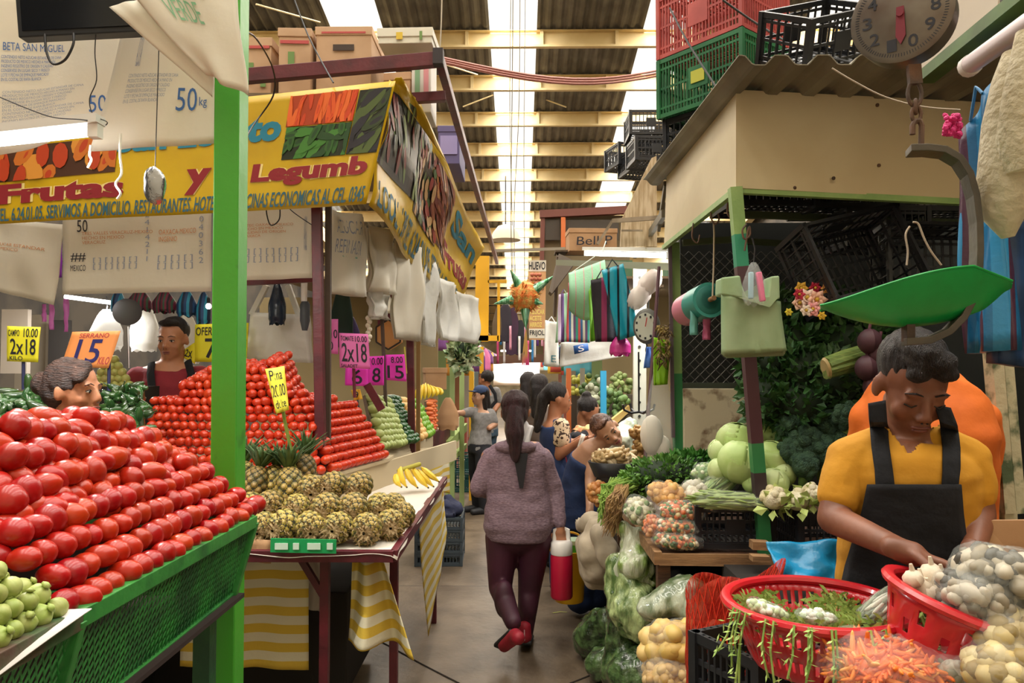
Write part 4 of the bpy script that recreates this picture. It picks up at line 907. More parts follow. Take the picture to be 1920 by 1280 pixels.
# back boards of the stall
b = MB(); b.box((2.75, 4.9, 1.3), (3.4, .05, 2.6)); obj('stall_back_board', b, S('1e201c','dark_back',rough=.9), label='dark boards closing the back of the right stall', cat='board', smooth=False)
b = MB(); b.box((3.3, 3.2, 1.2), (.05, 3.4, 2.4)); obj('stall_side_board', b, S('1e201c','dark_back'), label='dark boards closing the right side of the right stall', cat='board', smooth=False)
# chain link
cl = thing('chain_link_fence', 'chain link screen above the rusty white panel', 'fence', P(1400,720,4.5))
b = MB(); X0, Z0 = P(1274,722,4.5).x, P(1274,722,4.5).z; X1, Z1 = P(1560,455,4.5).x, P(1560,455,4.5).z; st_ = .062; n = int((X1-X0)/st_); h = Z1-Z0; nn = int(h/st_)
for i in range(-nn, n+1):
    for s in (1, -1):
        xa = X0+i*st_ if s > 0 else X0+(i+nn)*st_; pts = []
        for j in range(nn*2+1):
            x = xa+s*j*st_/2; 
            if X0 <= x <= X1: pts.append((x, 4.5+.003*s, Z0+j*st_/2))
        if len(pts) > 1: b.tube(pts, .0026, 4)
obj('wire_mesh', b, S('5a5650','fence_wire',rough=.5,metal=.5), cl)
b = MB(); b.bar((X0,4.5,Z0),(X1,4.5,Z0),.03,.03); obj('bottom_rail', b, S('3c4436'), cl, smooth=False)
rp_ = mat('rusty_white_panel', lin('cfc4a6'), .6, col2=lin('6b4a30'), scale=7, detail=9, lo=.55, hi=.66, bump=.15)
b = MB(); a = P(1282,905,4.42); c = P(1422,728,4.42); b.box(((a.x+c.x)/2,4.42,(a.z+c.z)/2), (c.x-a.x,.03,c.z-a.z)); obj('rusty_panel', b, rp_, label='white painted metal panel blotched with rust behind the cabbages', cat='panel', smooth=False, bev=.004)
# --- crates
def crate(label, L, W, H, m, pos, rot=(0,0,0), group=None, ns=13, rails=3, cat='crate', name='plastic_crate', th=.008, badge=None):
    t = thing(name, label, cat, pos, group, rot); b = MB(); r = MB()
    for s in (-1, 1):
        for k in range(ns): x = -L/2+L*(k+.5)/ns; b.box((x, s*W/2, H/2), (.006, th, H))
        nw = max(4, int(ns*W/L))
        for k in range(nw): y = -W/2+W*(k+.5)/nw; b.box((s*L/2, y, H/2), (th, .006, H))
        for k in range(rails): 
            z = H*(k+.5)/rails if rails > 1 else H/2
            b.box((0, s*W/2, z), (L, th*.8, .012)); b.box((s*L/2, 0, z), (th*.8, W, .012))
        b.box((0, s*W/2, H*.5), (L*.24, th*1.3, H*.36))
    for k in range(ns): x = -L/2+L*(k+.5)/ns; b.box((x, 0, .006), (.012, W, .006))
    for k in range(6): b.box((0, -W/2+W*(k+.5)/6, .006), (L, .012, .006))
    obj('slatted_basket', b, m, t, smooth=False, local=True)
    for z, hh in ((H-.011, .022), (.011, .022)):
        for s in (-1, 1): r.box((0, s*W/2, z), (L+.014, .014, hh)); r.box((s*L/2, 0, z), (.014, W+.014, hh))
    for sx in (-1,1):
        for sy in (-1,1): r.box((sx*L/2, sy*W/2, H/2), (.022,.022,H))
    obj('rim_frame', r, m, t, smooth=False, local=True)
    if badge: q = MB(); q.box((-.0,-W/2-.008,H*.5), (L*.16,.003,H*.2)); obj('badge', q, badge, t, smooth=False, local=True)
    return t
redc = mat('red_crate', lin('b5524c'), .45, col2=lin('a04440'), scale=5); grc = mat('green_crate', lin('2a6a40'), .42, col2=lin('1f5836'), scale=5); bkc = mat('black_crate', lin('24262b'), .38, col2=lin('1a1b1f'), scale=5); gyc = mat('grey_crate', lin('47525a'), .45)
cx, cy = (.777+1.385)/2, (4.0+3.9)/2; ang = math.atan2(3.6-4.0, 1.106-.777)
crate('green slatted crate on the canopy edge, under the red crate', .52, .41, .32, grc, (cx,cy,3.0), (0,0,ang), badge=S('b0b03a','crate_badge'), ns=26)
crate('red slatted crate stacked on top of the green one', .52, .41, .34, redc, (cx,cy,3.325), (0,0,ang), ns=26)
crate('upper red slatted crate cut off by the top of the photo', .52, .41, .3, redc, (cx+.01,cy,3.67), (0,0,ang), ns=16)
crate('black crate squeezed under the green crate on the canopy', .5, .38, .17, bkc, (cx+.02,cy+.02,2.83), (0,0,ang+.05))
crate('black wire-like crate tipped over on the corrugated sheet', .36, .28, .22, bkc, P(1525,118,3.2), (R(30),R(-18),R(20)), ns=9)
for i, (x, y, Y, lb) in enumerate([(1215,262,6.2,'black crate at the top of the stack left of the green crate'),(1222,310,6.1,'black crate second in the stack left of the green crate'),(1205,330,6.6,'black crate third in the stack, behind the leaning board'),(1180,318,6.8,'black crate at the left end over the leaning board')]):
    crate(lb, .34, .3, .2, bkc, P(x,y,Y), (0,0,.1*i), ns=11)
for i in range(3): crate(['black crate first from the post on the shelf under the canopy','black crate second from the post on the shelf under the canopy','black crate third from the post on the shelf under the canopy'][i], .5, .35, .14, bkc, P(1440+i*150, 398+i*5, 4.0), (0,0,.05), ns=14)
crate('black crate hanging tilted above the flowers', .46, .34, .24, bkc, P(1568,512,3.35), (R(72),R(-14),R(14)), ns=12)
crate('black crate standing on its side right of the tilted one', .46, .34, .22, bkc, P(1728,512,3.5), (R(82),R(2),R(-4)), ns=12)
crate('black crate of loose ends far right on the inner shelf', .4, .3, .2, bkc, P(1640,470,3.9), (0,0,0), ns=12)
# leaning board, racks beyond
b = MB(); b.prism([P(1163,462,5.6), P(1232,462,5.6), P(1231,292,5.6), P(1222,296,5.6), P(1166,410,5.6)], (0,.03,0)); obj('leaning_board', b, mat('raw_board', lin('c8b494'), .75, col2=lin('a8906c'), scale=5, stretch=(8,1,1)), label='pale wooden board leaning upright by the black crates', cat='board', smooth=False)
b = MB(); b.bar(P(1148,414,5.5), P(1235,408,5.4), .025, .03); b.bar(P(1148,414,5.5), P(1120,458,5.5), .02, .02); b.bar(P(1165,432,5.55), P(1205,432,5.55), .012); obj('wooden_rack', b, mat('grey_wood', lin('9a8a74'), .8, col2=lin('7d6e5a'), scale=8), label='weathered wooden rack arm below the leaning board', cat='rack', smooth=False)
b = MB(); b.bar(P(1245,400,4.6), P(1190,480,7.5), .03, .05); b.bar(P(1248,345,4.6), P(1235,430,5.0), .02, .04); obj('side_rafter', b, S('6a6250','old_timber'), label='old timber rafter running back beside the canopy', cat='rafter', smooth=False)
tube_lamp(P(1100,475,6.6), P(1252,479,5.4), 8, 'long tube lamp over the hanging shopping bags', .02, strength=7)
tube_lamp(P(1282,480,5.2), P(1376,483,5.0), 5, 'tube lamp seen through the chain link screen', .016, strength=7, body=False)
b = MB(); b.bar(P(1045,492,6.8), P(1258,500,5.0), .03, .05); obj('lamp_beam', b, S('8f9480','sage_bar'), label='sage green beam below the long tube lamp', cat='beam', smooth=False)
# --- hanging shopping bags
def flat_bag(label, corners, Y, m, th=.05, seed=0, handles=True, name='shopping_bag', amp=.015, texts=(), hm=None):
    q = Q(*[P(x, y, Y if not isinstance(Y, tuple) else Y[i]) for i, (x, y) in enumerate(corners)]); f = bend(q, amp, 2.5, 1.5, seed); n = (q(1,0)-q(0,0)).cross(q(0,1)-q(0,0)).normalized(); n = n if n.y > 0 else -n
    t = thing(name, label, 'bag', q(.5,0)); b = MB()
    g = lambda u, v: f(u, v)+n*th*(1-v*.7)
    b.grid(f, 14, 14); b.grid(g, 14, 14); b.grid(lambda u, v: f(0,v)*(1-u)+g(0,v)*u, 2, 14); b.grid(lambda u, v: f(1,v)*(1-u)+g(1,v)*u, 2, 14); b.grid(lambda u, v: f(u,0)*(1-v)+g(u,0)*v, 14, 2)
    obj('body', b, m, t, solid=.002)
    if handles:
        a = f(.25,1); c = f(.75,1); top = (a+c)/2+V((0,0,(a-c).length*.7)); k = MB(); k.tube([a, a*.4+top*.6, top, c*.4+top*.6, c], .004, 6); obj('handle', k, hm or m, t)
    for (tx, u0, v0, u1, v1, mm) in texts: textmesh(tx, sub_patch(f, u0, v0, u1, v1), mm, t, off=.005)
    return t
def uvstripes(name, cols, scale, ang, rough=.4):
    return stripes(name, cols, scale, 'X', rough, .15)
teal = stripes('teal_black_stripe', [lin('1f9ab4'), lin('1f9ab4'), lin('14242e')], 15.5, 'X', .3, duty=[0,.38,.76])
flat_bag('teal shopping bag with black stripes, frontmost of the hanging bags', [(1160,638),(1200,626),(1168,494),(1128,507)], 5.0, teal, .07, 1, hm=S('14242e'))
flat_bag('black shopping bag with pink edge behind the teal striped bag', [(1118,640),(1158,640),(1150,515),(1108,525)], 5.1, stripes('black_pink_stripe',[lin('1e1620'),lin('1e1620'),lin('8a1f50')],9,'X'), .06, 2)
flat_bag('lime green shopping bag edge-on beside the black one', [(1108,640),(1124,637),(1118,520),(1104,545)], 5.2, S('6fae2c','lime_bag'), .05, 3)
b = MB()
def mintf(u, v):
    a = P(1066+68*u, 512-25*u, 5.3); k = math.sin(math.pi*min(1,u*1.0)*.5+.3); return V((a.x+.02*v*math.sin(u*3), a.y-.12*math.sin(math.pi*v)*.6, a.z-(.16+.22*math.sin(math.pi*(.15+.7*u)))*v))
b.grid(mintf, 16, 14); t = thing('shopping_bag', 'mint green bag with thin pink lines fanned over the hanging bags', 'bag', P(1095,600,5.3)); obj('body', b, stripes('mint_line_bag', [lin('8fc4a0'), lin('8fc4a0'), lin('c88a90')], 17, 'X', duty=[0,.5,.9]), t, solid=.003)
b = MB(); b.tube([P(1070,512,5.3), P(1130,470,5.35), P(1136,452,5.4)], .004, 6); obj('handle', b, S('d8e0d4','pale_handle'), t)
flat_bag('shopping bag striped red, blue and white under the mint bag', [(1062,640),(1106,642),(1104,540),(1066,530)], 5.4, stripes('rainbow_bag', [lin('c84a50'), lin('2a5a8a'), lin('d8d4c8'), lin('6a4a78'), lin('3a9a8a')], 12, 'X'), .06, 5)
flat_bag('pale green and violet striped bag at the left end of the hanging bags', [(1042,642),(1062,640),(1066,548),(1048,552)], 5.6, stripes('violet_bag', [lin('5a3a70'), lin('9ac4a0'), lin('c8b8d0')], 14, 'X'), .05, 6)
flat_bag('white plastic shopping bag with small green mark left of the striped bags', [(1020,686),(1048,688),(1046,604),(1022,600)], 5.9, wp, .05, 7, texts=(('E',.5,.1,.8,.25,S('2a7a8a','teal_ink')),))
flat_bag('long white plastic bag with blue and green S logo under the striped bags', [(1050,688),(1168,668),(1164,632),(1052,642)], 5.7, wp, .06, 8, handles=False)
lg = MB(); qq = Q(P(1077,664,5.66), P(1104,657,5.66), P(1102,643,5.66), P(1075,648,5.66)); lg.grid(qq, 2, 2); tl_ = thing('bag_logo', 'blue and green S logo printed on the long white bag', 'logo', P(1090,664,5.66)); obj('print', lg, S('2a5aa0','logo_blue'), tl_, solid=.002); textmesh('S', sub_patch(qq,.3,.15,.7,.85), whitei, tl_)
hang_bag('bright pink plastic bundle hanging below the teal striped bag', 1163, 628, 40, 38, 5.1, mat('magenta_film', lin('c83a90'), .3, bump=.4, bscale=15), seed=3, hook=False)
netm = mat('white_net', lin('dccfc8'), .7, alpha=.8)
for i, (x, y) in enumerate([(1218,530),(1198,556)]):
    t = thing('net_bag', ['upper white net bag of garlic tied to the thin maroon pole','lower white net bag of garlic below the first one'][i], 'bag', P(x,y+24,5.0)); b = MB(); b.ell(tuple(P(x,y,5.0)), (.07,.06,.1), (0,R(35),0), fn=lambda t, a: 1+.08*math.sin(5*t+3*a)); obj('net', b, netm, t)
    b = MB(); b.tube([P(x+6,y-18,5.0), P(1232,508,5.0)], .01); obj('neck', b, netm, t)
pt = thing('pole', 'thin maroon pole slanting down in front of the white perforated post', 'pole', P(1207,890,4.6)); b = MB(); b.tube([P(1236,500,4.8), P(1207,892,4.55)], .011, 8); obj('shaft', b, S('5a3840','pole_maroon'), pt)
pw_ = thing('perforated_post', 'white perforated steel post behind the small round scale', 'post', P(1197,890,6.0)); b = MB(); b.bar(P(1200,500,6.0), P(1198,960,6.0), .10, .05, up=(0,1,0)); obj('shaft', b, S('c8c8b8','post_white',rough=.5), pw_, smooth=False)
for k in range(14): b = MB(); b.lathe([(.012,0),(.012,.004)], tuple(P(1199,520+k*26,5.97)), rot=(R(90),0,0), n=8); obj('hole', b, S('2e2e2a','hole_dark'), pw_)
s3 = thing('dial_scale', 'round hanging dial scale behind the striped bags', 'scale', P(1211,640,5.0))
b = MB(); b.lathe([(.10,0),(.108,.01),(.108,.05),(.09,.06)], tuple(P(1213,612,5.0)), rot=(R(90),0,R(-12)), sx=.82, sy=1.1); b.tube([P(1216,560,5.0), P(1215,585,5.0)], .006); obj('case', b, S('6a6a66','case_grey',metal=.4,rough=.4), s3)
b = MB(); b.lathe([(.084,0),(.084,.004)], tuple(P(1210,612,4.93)), rot=(R(90),0,R(-12)), sx=.82, sy=1.1); obj('dial', b, S('c8ccc0','dial_white'), s3)
for k in range(10):
    a = R(36*k); b = MB(); b.box(tuple(P(1210+17*math.sin(a), 612-22*math.cos(a), 4.91)), (.012,.004,.016)); obj('mark', b, ink_black, s3, smooth=False)
b = MB(); b.bar(P(1210,612,4.9), P(1213,595,4.9), .006); obj('needle', b, S('b03a3a','needle_red'), s3)
b = MB()
for k in range(5): b.tube([P(1211+(k%2)*2,640+k*8,5.0), P(1211+((k+1)%2)*2,648+k*8,5.0)], .006, 6)
obj('chain', b, wire, s3)
flat_bag('blue plastic bag corner below the round dial scale', [(1208,690),(1226,688),(1222,650),(1212,650)], 4.9, S('4a78c8','blue_film'), .03, 9, handles=False)
flat_bag('lime green plastic bag hanging with dried husks on it', [(1228,722),(1252,720),(1258,640),(1226,632)], 4.4, mat('lime_film', lin('9ad02c'), .3, trans=.4, bump=.3, bscale=15), .04, 10, handles=False)
dh = MB()
for i in range(120):
    a = P(1243+rnd.uniform(-12,14), 608+rnd.uniform(0,75), 4.35+rnd.uniform(-.04,.04)); d = V((rnd.uniform(-1,1), rnd.uniform(-.6,.6), rnd.uniform(-1.6,-.2)))*.03; s = V((.006,.003,0)); dh.add([a-s,a+s,a+d+s*.3,a+d-s*.3], [(0,1,2,3)])
obj('dried_husks', dh, mat('husk', lin('5a4632'), .9, col2=lin('a08a4a'), scale=20), label='bundle of dried brown husks and leaves tied to the rear post', cat='plant', solid=.001)
t = hang_bag('tall cloudy plastic bag of white goods hanging by the rear post', 1236, 690, 58, 185, 4.5, clear_film, seed=11, th=.09)
b = MB(); b.ell(tuple(P(1222,815,4.5)), (.07,.05,.12)); b.ell(tuple(P(1240,840,4.52)), (.06,.05,.08)); obj('white_contents', b, S('ddd4c4','goods_white'), t)
# plastic roll
rl = thing('film_roll', 'teal and pink roll of plastic film hanging on a rope', 'roll', P(1325,595,3.6)); a = P(1331,562,3.55); c = P(1287,582,3.85)
rt = mat('roll_teal', lin('2f8a80'), .35); rk = mat('roll_pink', lin('c87a90'), .4)
b = MB(); m_ = a.lerp(c, .5); b.tube([a, m_], .085, 28); obj('teal_part', b, rt, rl); b = MB(); b.tube([m_, c], [.084,.08], 28); obj('pink_part', b, rk, rl)
for rr in (.03,.05,.07): b = MB(); d = (a-c).normalized(); b.tube([a, a+d*.003], [rr, rr-.004], 24); obj('winding', b, S('1f6a60' if rr != .05 else '267568'), rl)
b = MB(); b.tube([a+(a-c).normalized()*.05, c-(a-c).normalized()*.03], .012, 10); obj('rod', b, woodm, rl)
b = MB(); b.tube([a+(a-c).normalized()*.03+V((0,0,0)), P(1338,500,3.55), P(1339,440,3.5), P(1338,415,3.45)], .004, 6); obj('rope', b, S('b8a890','rope'), rl)
for (x, y0, y1, mm, nm) in ((1301,560,628,mat('teal_film',lin('7fc0b8'),.3,trans=.4),'teal_tail'),(1325,592,637,mat('pink_film',lin('c86a90'),.3,trans=.4),'pink_tail')):
    b = MB(); b.grid(bend(Q(P(x-8,y1,3.6), P(x+8,y1,3.6), P(x+7,y0,3.6), P(x-7,y0,3.6)), .01, 1, 3), 4, 10); obj(nm, b, mm, rl, solid=.002)
def shook(pts, label, r=.004): return cable(label, pts, r, rust, name='metal_hook', cat='hook', grp=None)
shook([(1335,380,3.4),(1333,405,3.4),(1340,420,3.4),(1348,412,3.4),(1346,400,3.4)], 'steel S hook above the plastic roll')
shook([(1366,372,3.2),(1364,400,3.2),(1376,412,3.2),(1384,402,3.2)], 'steel hook beside the corner post top')
shook([(1300,418,3.7),(1298,445,3.7),(1308,455,3.7),(1312,440,3.7)], 'steel hook left of the plastic roll rope')
shook([(1400,420,2.95),(1392,432,2.95),(1396,448,2.95),(1406,440,2.95),(1404,425,2.95),(1396,470,2.95)], 'dark S hook on the corner post')
# pack of light green bags
gpm = mat('pale_green_bags', lin('a9c29a'), .4, col2=lin('9ab68a'), scale=6, bump=.25, bscale=12, trans=.2)
gb_ = thing('bag_pack', 'thick pack of pale green carrier bags hung on the corner post', 'bags', P(1415,665,2.85))
for k in range(7):
    f = bend(Q(P(1352+k*1.5,664+k*1.2,2.80+k*.012), P(1475-k*1.0,658+k*1.5,2.82+k*.012), P(1462,565,2.82+k*.012), P(1352+k,550,2.80+k*.012)), .006, 3, 1, k); b = MB(); b.grid(f, 14, 12); obj('sheet', b, gpm, gb_, solid=.003)
for (pts) in ([(1352,552),(1353,520),(1388,516),(1392,535),(1402,560)], [(1402,560),(1440,572),(1445,518),(1462,516),(1463,560)]):
    b = MB(); b.prism([P(x,y,2.79) for x, y in pts], (0,.09,0)); obj('handle_loops', b, gpm, gb_, smooth=False, bev=.006)
t = hang_bag('small clear bag of pink and blue film pinned on the green bag pack', 1413, 492, 40, 78, 2.72, clear_film, seed=5)
b = MB(); b.bar(P(1422,510,2.73), P(1430,565,2.73), .02, .02); obj('pink_film', b, S('e0508a','pink_inner'), t, bev=.004); b = MB(); b.bar(P(1408,510,2.73), P(1408,560,2.73), .018, .015); obj('blue_film', b, S('9ac0d0','blue_inner'), t, bev=.004)
# flowers
def flower(label, x, y, Y, r, c):
    t = thing('flower', label, 'flower', P(x,y+4,Y)); b = MB(); o_ = P(x,y,Y)
    for ring in range(2):
        for k in range(6):
            a = k*math.pi/3+ring*.5; d = V((math.cos(a), -.45-.4*ring, math.sin(a))).normalized(); s = V((-math.sin(a),0,math.cos(a)))*r*.34; L_ = r*(1-.35*ring); b.add([o_, o_+d*L_*.55+s, o_+d*L_, o_+d*L_*.55-s], [(0,1,2,3)])
    obj('petals', b, S(c, rough=.6), t, solid=.001); b = MB(); b.ell(tuple(o_+V((0,-.012,0))), r*.2, seg=8, rings=6); obj('centre', b, S('c8a030','stamen'), t)
for i, (x,y,r,c,w_) in enumerate([(1501,541,.035,'d8a838','yellow rose'),(1527,540,.032,'b01838','deep red rose'),(1548,541,.028,'d89a48','orange-yellow rose'),(1498,568,.04,'f0c8b0','pale pink lily'),(1512,558,.045,'f2d8c8','white-pink lily'),(1530,562,.048,'f0c0a8','pink lily with pointed petals'),(1522,580,.04,'f0a8a8','rose pink lily'),(1478,585,.02,'e0d040','small yellow blossom'),(1540,592,.022,'e0b838','small golden blossom'),(1497,552,.03,'c03048','dark pink bud'),(1510,582,.03,'f2e0d0','cream blossom')]):
    flower(w_+' in the flower bunch under the tilted crate', x, y, 3.15-.01*i, r, c)
# --- leafy greens
def leaves(b, c, r, n, size, m=0, seed=0, up=.3):
    q = random.Random(seed); c = V(c)
    for i in range(n):
        d = V((q.gauss(0,1), q.gauss(0,1), q.gauss(0,1))).normalized(); k = q.uniform(.8,1.08); p = c+V((d.x*r[0], d.y*r[1], d.z*r[2]))*k
        dirv = (d+V((q.uniform(-1,1), q.uniform(-1,1), q.uniform(-1,1)+up))*.8).normalized(); s = dirv.cross(V((q.uniform(-1,1), q.uniform(-1,1), q.uniform(-1,1)))).normalized()
        L_ = size*q.uniform(.7,1.4); w_ = L_*.32; nn = dirv.cross(s)*L_*.12
        b.add([p, p+dirv*L_*.5+s*w_+nn, p+dirv*L_, p+dirv*L_*.5-s*w_+nn], [(0,1,2),(0,2,3)], m)
leafd = mat('dark_leaf', lin('2a4a24'), .55, col2=lin('3c6530'), scale=12, var=.2); leafb = mat('bright_leaf', lin('4a7a34'), .5, col2=lin('6a9a48'), scale=12, var=.1); leafk = mat('leaf_core', lin('1c2e18'), .8)
def greens(label, x, y, Y, r, n, size, seed, m=None, name='leafy_greens', cat='vegetables'):
    c = P(x,y,Y); t = thing(name, label, cat, (c.x,c.y,c.z-r[2])); k = MB(); k.ell(tuple(c), (r[0]*.85,r[1]*.85,r[2]*.85), seg=12, rings=8); obj('core', k, leafk, t); b = MB(); leaves(b, c, r, n, size, 0, seed); obj('leaves', b, m or leafd, t, smooth=False); return t
gl = [(1450,600,3.4,'bundle left of the flower stems'),(1480,640,3.35,'bundle below the flowers'),(1530,630,3.4,'bundle above the celery'),(1590,650,3.3,'bundle behind the green scoop'),(1450,680,3.3,'bundle right of the maroon post'),(1500,700,3.25,'bundle in the middle of the green wall'),(1560,715,3.2,'bundle below the celery'),(1445,745,3.25,'broad-leaf bundle above the cabbages'),(1500,760,3.2,'bundle above the broccoli'),(1610,700,3.3,'bundle behind the boy shoulder'),(1620,620,3.4,'bundle right under the scoop'),(1555,590,3.5,'bundle at the top of the green wall')]
for i, (x,y,Y,w_) in enumerate(gl): greens('dark leafy greens, '+w_, x, y, Y, (.13,.12,.12), 330, .045, i)
broc = mat('broccoli_head', lin('2c4a38'), .8, col2=lin('3c5c40'), scale=30, bump=.9, bscale=140)
for i, (x,y,r,w_) in enumerate([(1520,775,.07,'highest in the pile'),(1485,800,.065,'left above the cabbages'),(1560,800,.08,'largest near the boy sleeve'),(1510,830,.08,'in the middle of the pile'),(1480,850,.06,'at the lower left'),(1545,850,.075,'at the lower middle'),(1580,835,.06,'touching the boy sleeve'),(1508,872,.06,'at the bottom above the cauliflowers'),(1590,780,.06,'behind the boy shoulder')]):
    c = P(x,y,3.0+.02*(9-i)); t = thing('broccoli', 'dark green broccoli head '+w_, 'broccoli', (c.x,c.y,c.z-r)); b = MB(); q = random.Random(i)
    for k in range(26):
        d = V((q.gauss(0,1), q.gauss(0,1)-.3, q.gauss(0,1)+.3)).normalized(); b.ell(tuple(c+d*r*.75), r*.34, seg=8, rings=6)
    b.ell(tuple(c), r*.85, seg=10, rings=8); obj('florets', b, broc, t, smooth=2); b = MB(); b.cap(c, c+V((0,.02,-r*1.3)), r*.3); obj('stalk', b, S('6a8a4a','broc_stalk'), t)
cel = thing('celery_bunch', 'celery bunch lying with its cut root end toward the aisle', 'celery', P(1580,700,3.0)); celm = mat('celery_stalk', lin('7a8a48'), .45, col2=lin('5a7038'), scale=10, stretch=(1,8,8))
for k in range(9):
    a = R(40*k); o_ = V((0,math.cos(a)*.03,math.sin(a)*.03)) if k < 8 else V((0,0,0)); b = MB(); b.tube([P(1549,690,2.95)+o_*.9, P(1580,680,2.98)+o_*1.1, P(1640,662,3.05)+o_*1.2], [.018,.017,.014], 8); obj('stalk', b, celm, cel)
b = MB(); b.tube([P(1546,691,2.95), P(1550,690,2.95)], [.036,.044], 14); obj('root_end', b, S('b09a68','root_tan'), cel)
for i, (x,y) in enumerate([(1630,640),(1648,665),(1625,690),(1652,700),(1640,725)]):
    c = P(x,y,2.9); b = MB(); b.ell(tuple(c), (.045,.045,.05), fn=lambda t, a: 1+.04*math.sin(7*t)); t = thing('beetroot', ['purple beetroot highest','purple beetroot second','purple beetroot third','purple beetroot fourth','purple beetroot lowest'][i]+' in the dark string behind the boy head', 'beetroot', c-V((0,0,.05))); obj('root', b, mat('beet_skin', lin('4a2a34'), .6, col2=lin('3a2028'), scale=12), t); b = MB(); b.tube([c+V((0,0,.045)), c+V((.01,0,.09))], .006); obj('stem', b, S('5a3040','beet_stem'), t)
# cabbages and cauliflowers
cabm = mat('cabbage_leaf', lin('9fb868'), .5, col2=lin('b9cb8c'), scale=5, bump=.2, bscale=14, var=.1); cabl = mat('cabbage_pale', lin('bfcf96'), .5, col2=lin('a3ba70'), scale=6, bump=.25, bscale=14)
def cabbage(label, x, y, Y, r, pale=False):
    c = P(x,y,Y); t = thing('cabbage', label, 'cabbage', (c.x,c.y,c.z-r)); b = MB(); b.ell(tuple(c), (r,r,r*.9), (rnd.random(),rnd.random(),rnd.random()), seg=20, rings=14, fn=lambda t_, a: 1+.015*math.sin(9*t_)); obj('head', b, cabl if pale else cabm, t, smooth=2)
    for k in range(5):
        a0 = k*1.25+rnd.uniform(-.3,.3); M = Euler((rnd.uniform(-.6,.6),0,a0)).to_matrix(); b = MB()
        def fn(u, v):
            th = (u-.5)*2.0; ph = -1.2+v*2.2; rr = r*(1.02+.03*(v**3)*(1+.4*math.sin(u*22))); d = V((math.cos(ph)*math.sin(th), -math.cos(ph)*math.cos(th), math.sin(ph)*.93)); return c+M @ (d*rr)
        b.grid(fn, 12, 8); obj('outer_leaf', b, cabm if not pale else cabl, t, solid=.003)
for (x,y,Y,r,p,w_) in [(1440,812,3.35,.085,0,'cabbage behind the corner post, highest right'),(1380,828,3.3,.085,0,'green cabbage at the top left of the pile'),(1352,845,3.3,.055,1,'small pale cabbage at the left of the pile'),(1390,866,3.15,.095,0,'big cabbage in the middle left of the corner post'),(1350,880,3.2,.05,1,'whitish cabbage half hidden above the herb pile'),(1446,862,3.15,.08,0,'cabbage right of the corner post'),(1466,890,3.1,.055,1,'pale cabbage low beside the broccoli'),(1480,848,3.3,.05,0,'leafy cabbage edge under the broccoli'),(1450,905,3.05,.06,1,'frilly light green cabbage above the right crate'),(1413,905,3.1,.045,0,'small cabbage squeezed behind the corner post')]:
    cabbage(w_, x, y, Y, r, p)
caul = mat('cauliflower_head', lin('ddd6bc'), .7, col2=lin('cfc49a'), scale=20, bump=.5, bscale=60)
for i, (x,y,r) in enumerate([(1451,934,.055),(1495,938,.05),(1525,925,.045)]):
    c = P(x,y,2.95); t = thing('turnip_cauliflower' if 0 else 'cauliflower', ['creamy cauliflower left in the right black crate','creamy cauliflower middle in the right black crate','creamy cauliflower beside the boy arm'][i], 'cauliflower', c-V((0,0,r))); b = MB(); b.ell(tuple(c), (r*.85,r*.85,r*.8)); q = random.Random(i)
    for k in range(18): d = V((q.gauss(0,1),q.gauss(0,1),abs(q.gauss(0,1)))).normalized(); b.ell(tuple(c+d*r*.7), r*.33, seg=8, rings=6)
    obj('curd', b, caul, t, smooth=2); b = MB(); leaves(b, c-V((0,0,r*.4)), (r,r,r*.5), 26, .05, 0, i); obj('leaves', b, mat('pale_leaf', lin('a9b86a'), .5, var=.1), t, smooth=False)
crate('black crate on the right table, left of the green corner post', .30, .36, .17, bkc, (1.02-.16,3.2,.93), (0,0,0), ns=12, rails=4)
crate('black crate under the cauliflowers, right of the corner post', .36, .36, .19, bkc, (1.27,3.12,.90), (0,0,0), ns=14, rails=4)
# wooden table
wt = thing('wooden_table', 'rough wooden table edge carrying the bagged vegetables', 'table', (.9, 3.5, 0)); TZ = .915
b = MB(); b.prism([(.55,3.0,TZ),(1.6,2.96,TZ),(1.6,4.3,TZ),(.55,4.3,TZ)], (0,0,-.02)); obj('table_top', b, dkwood, wt, smooth=False)
b = MB(); b.bar((.55,2.99,TZ-.02),(1.6,2.95,TZ-.02),.02,.045); b.bar((.545,2.98,TZ-.015),(.545,4.3,TZ-.015),.03,.05); obj('edge_rail', b, woodm, wt, smooth=False)
for x, y in ((.575,3.04),(.575,4.25),(1.55,3.04)): b = MB(); b.bar((x,y,TZ-.03),(x,y,0),.05,.05,up=(0,1,0)); obj('leg', b, dkwood, wt, smooth=False)
b = MB(); b.box((1.05,3.6,.4),(.85,1.0,.72)); obj('storage_crate', b, S('241f1c','under_dark',rough=.95), label='dark crate in the shade under the wooden table', cat='crate', smooth=False)
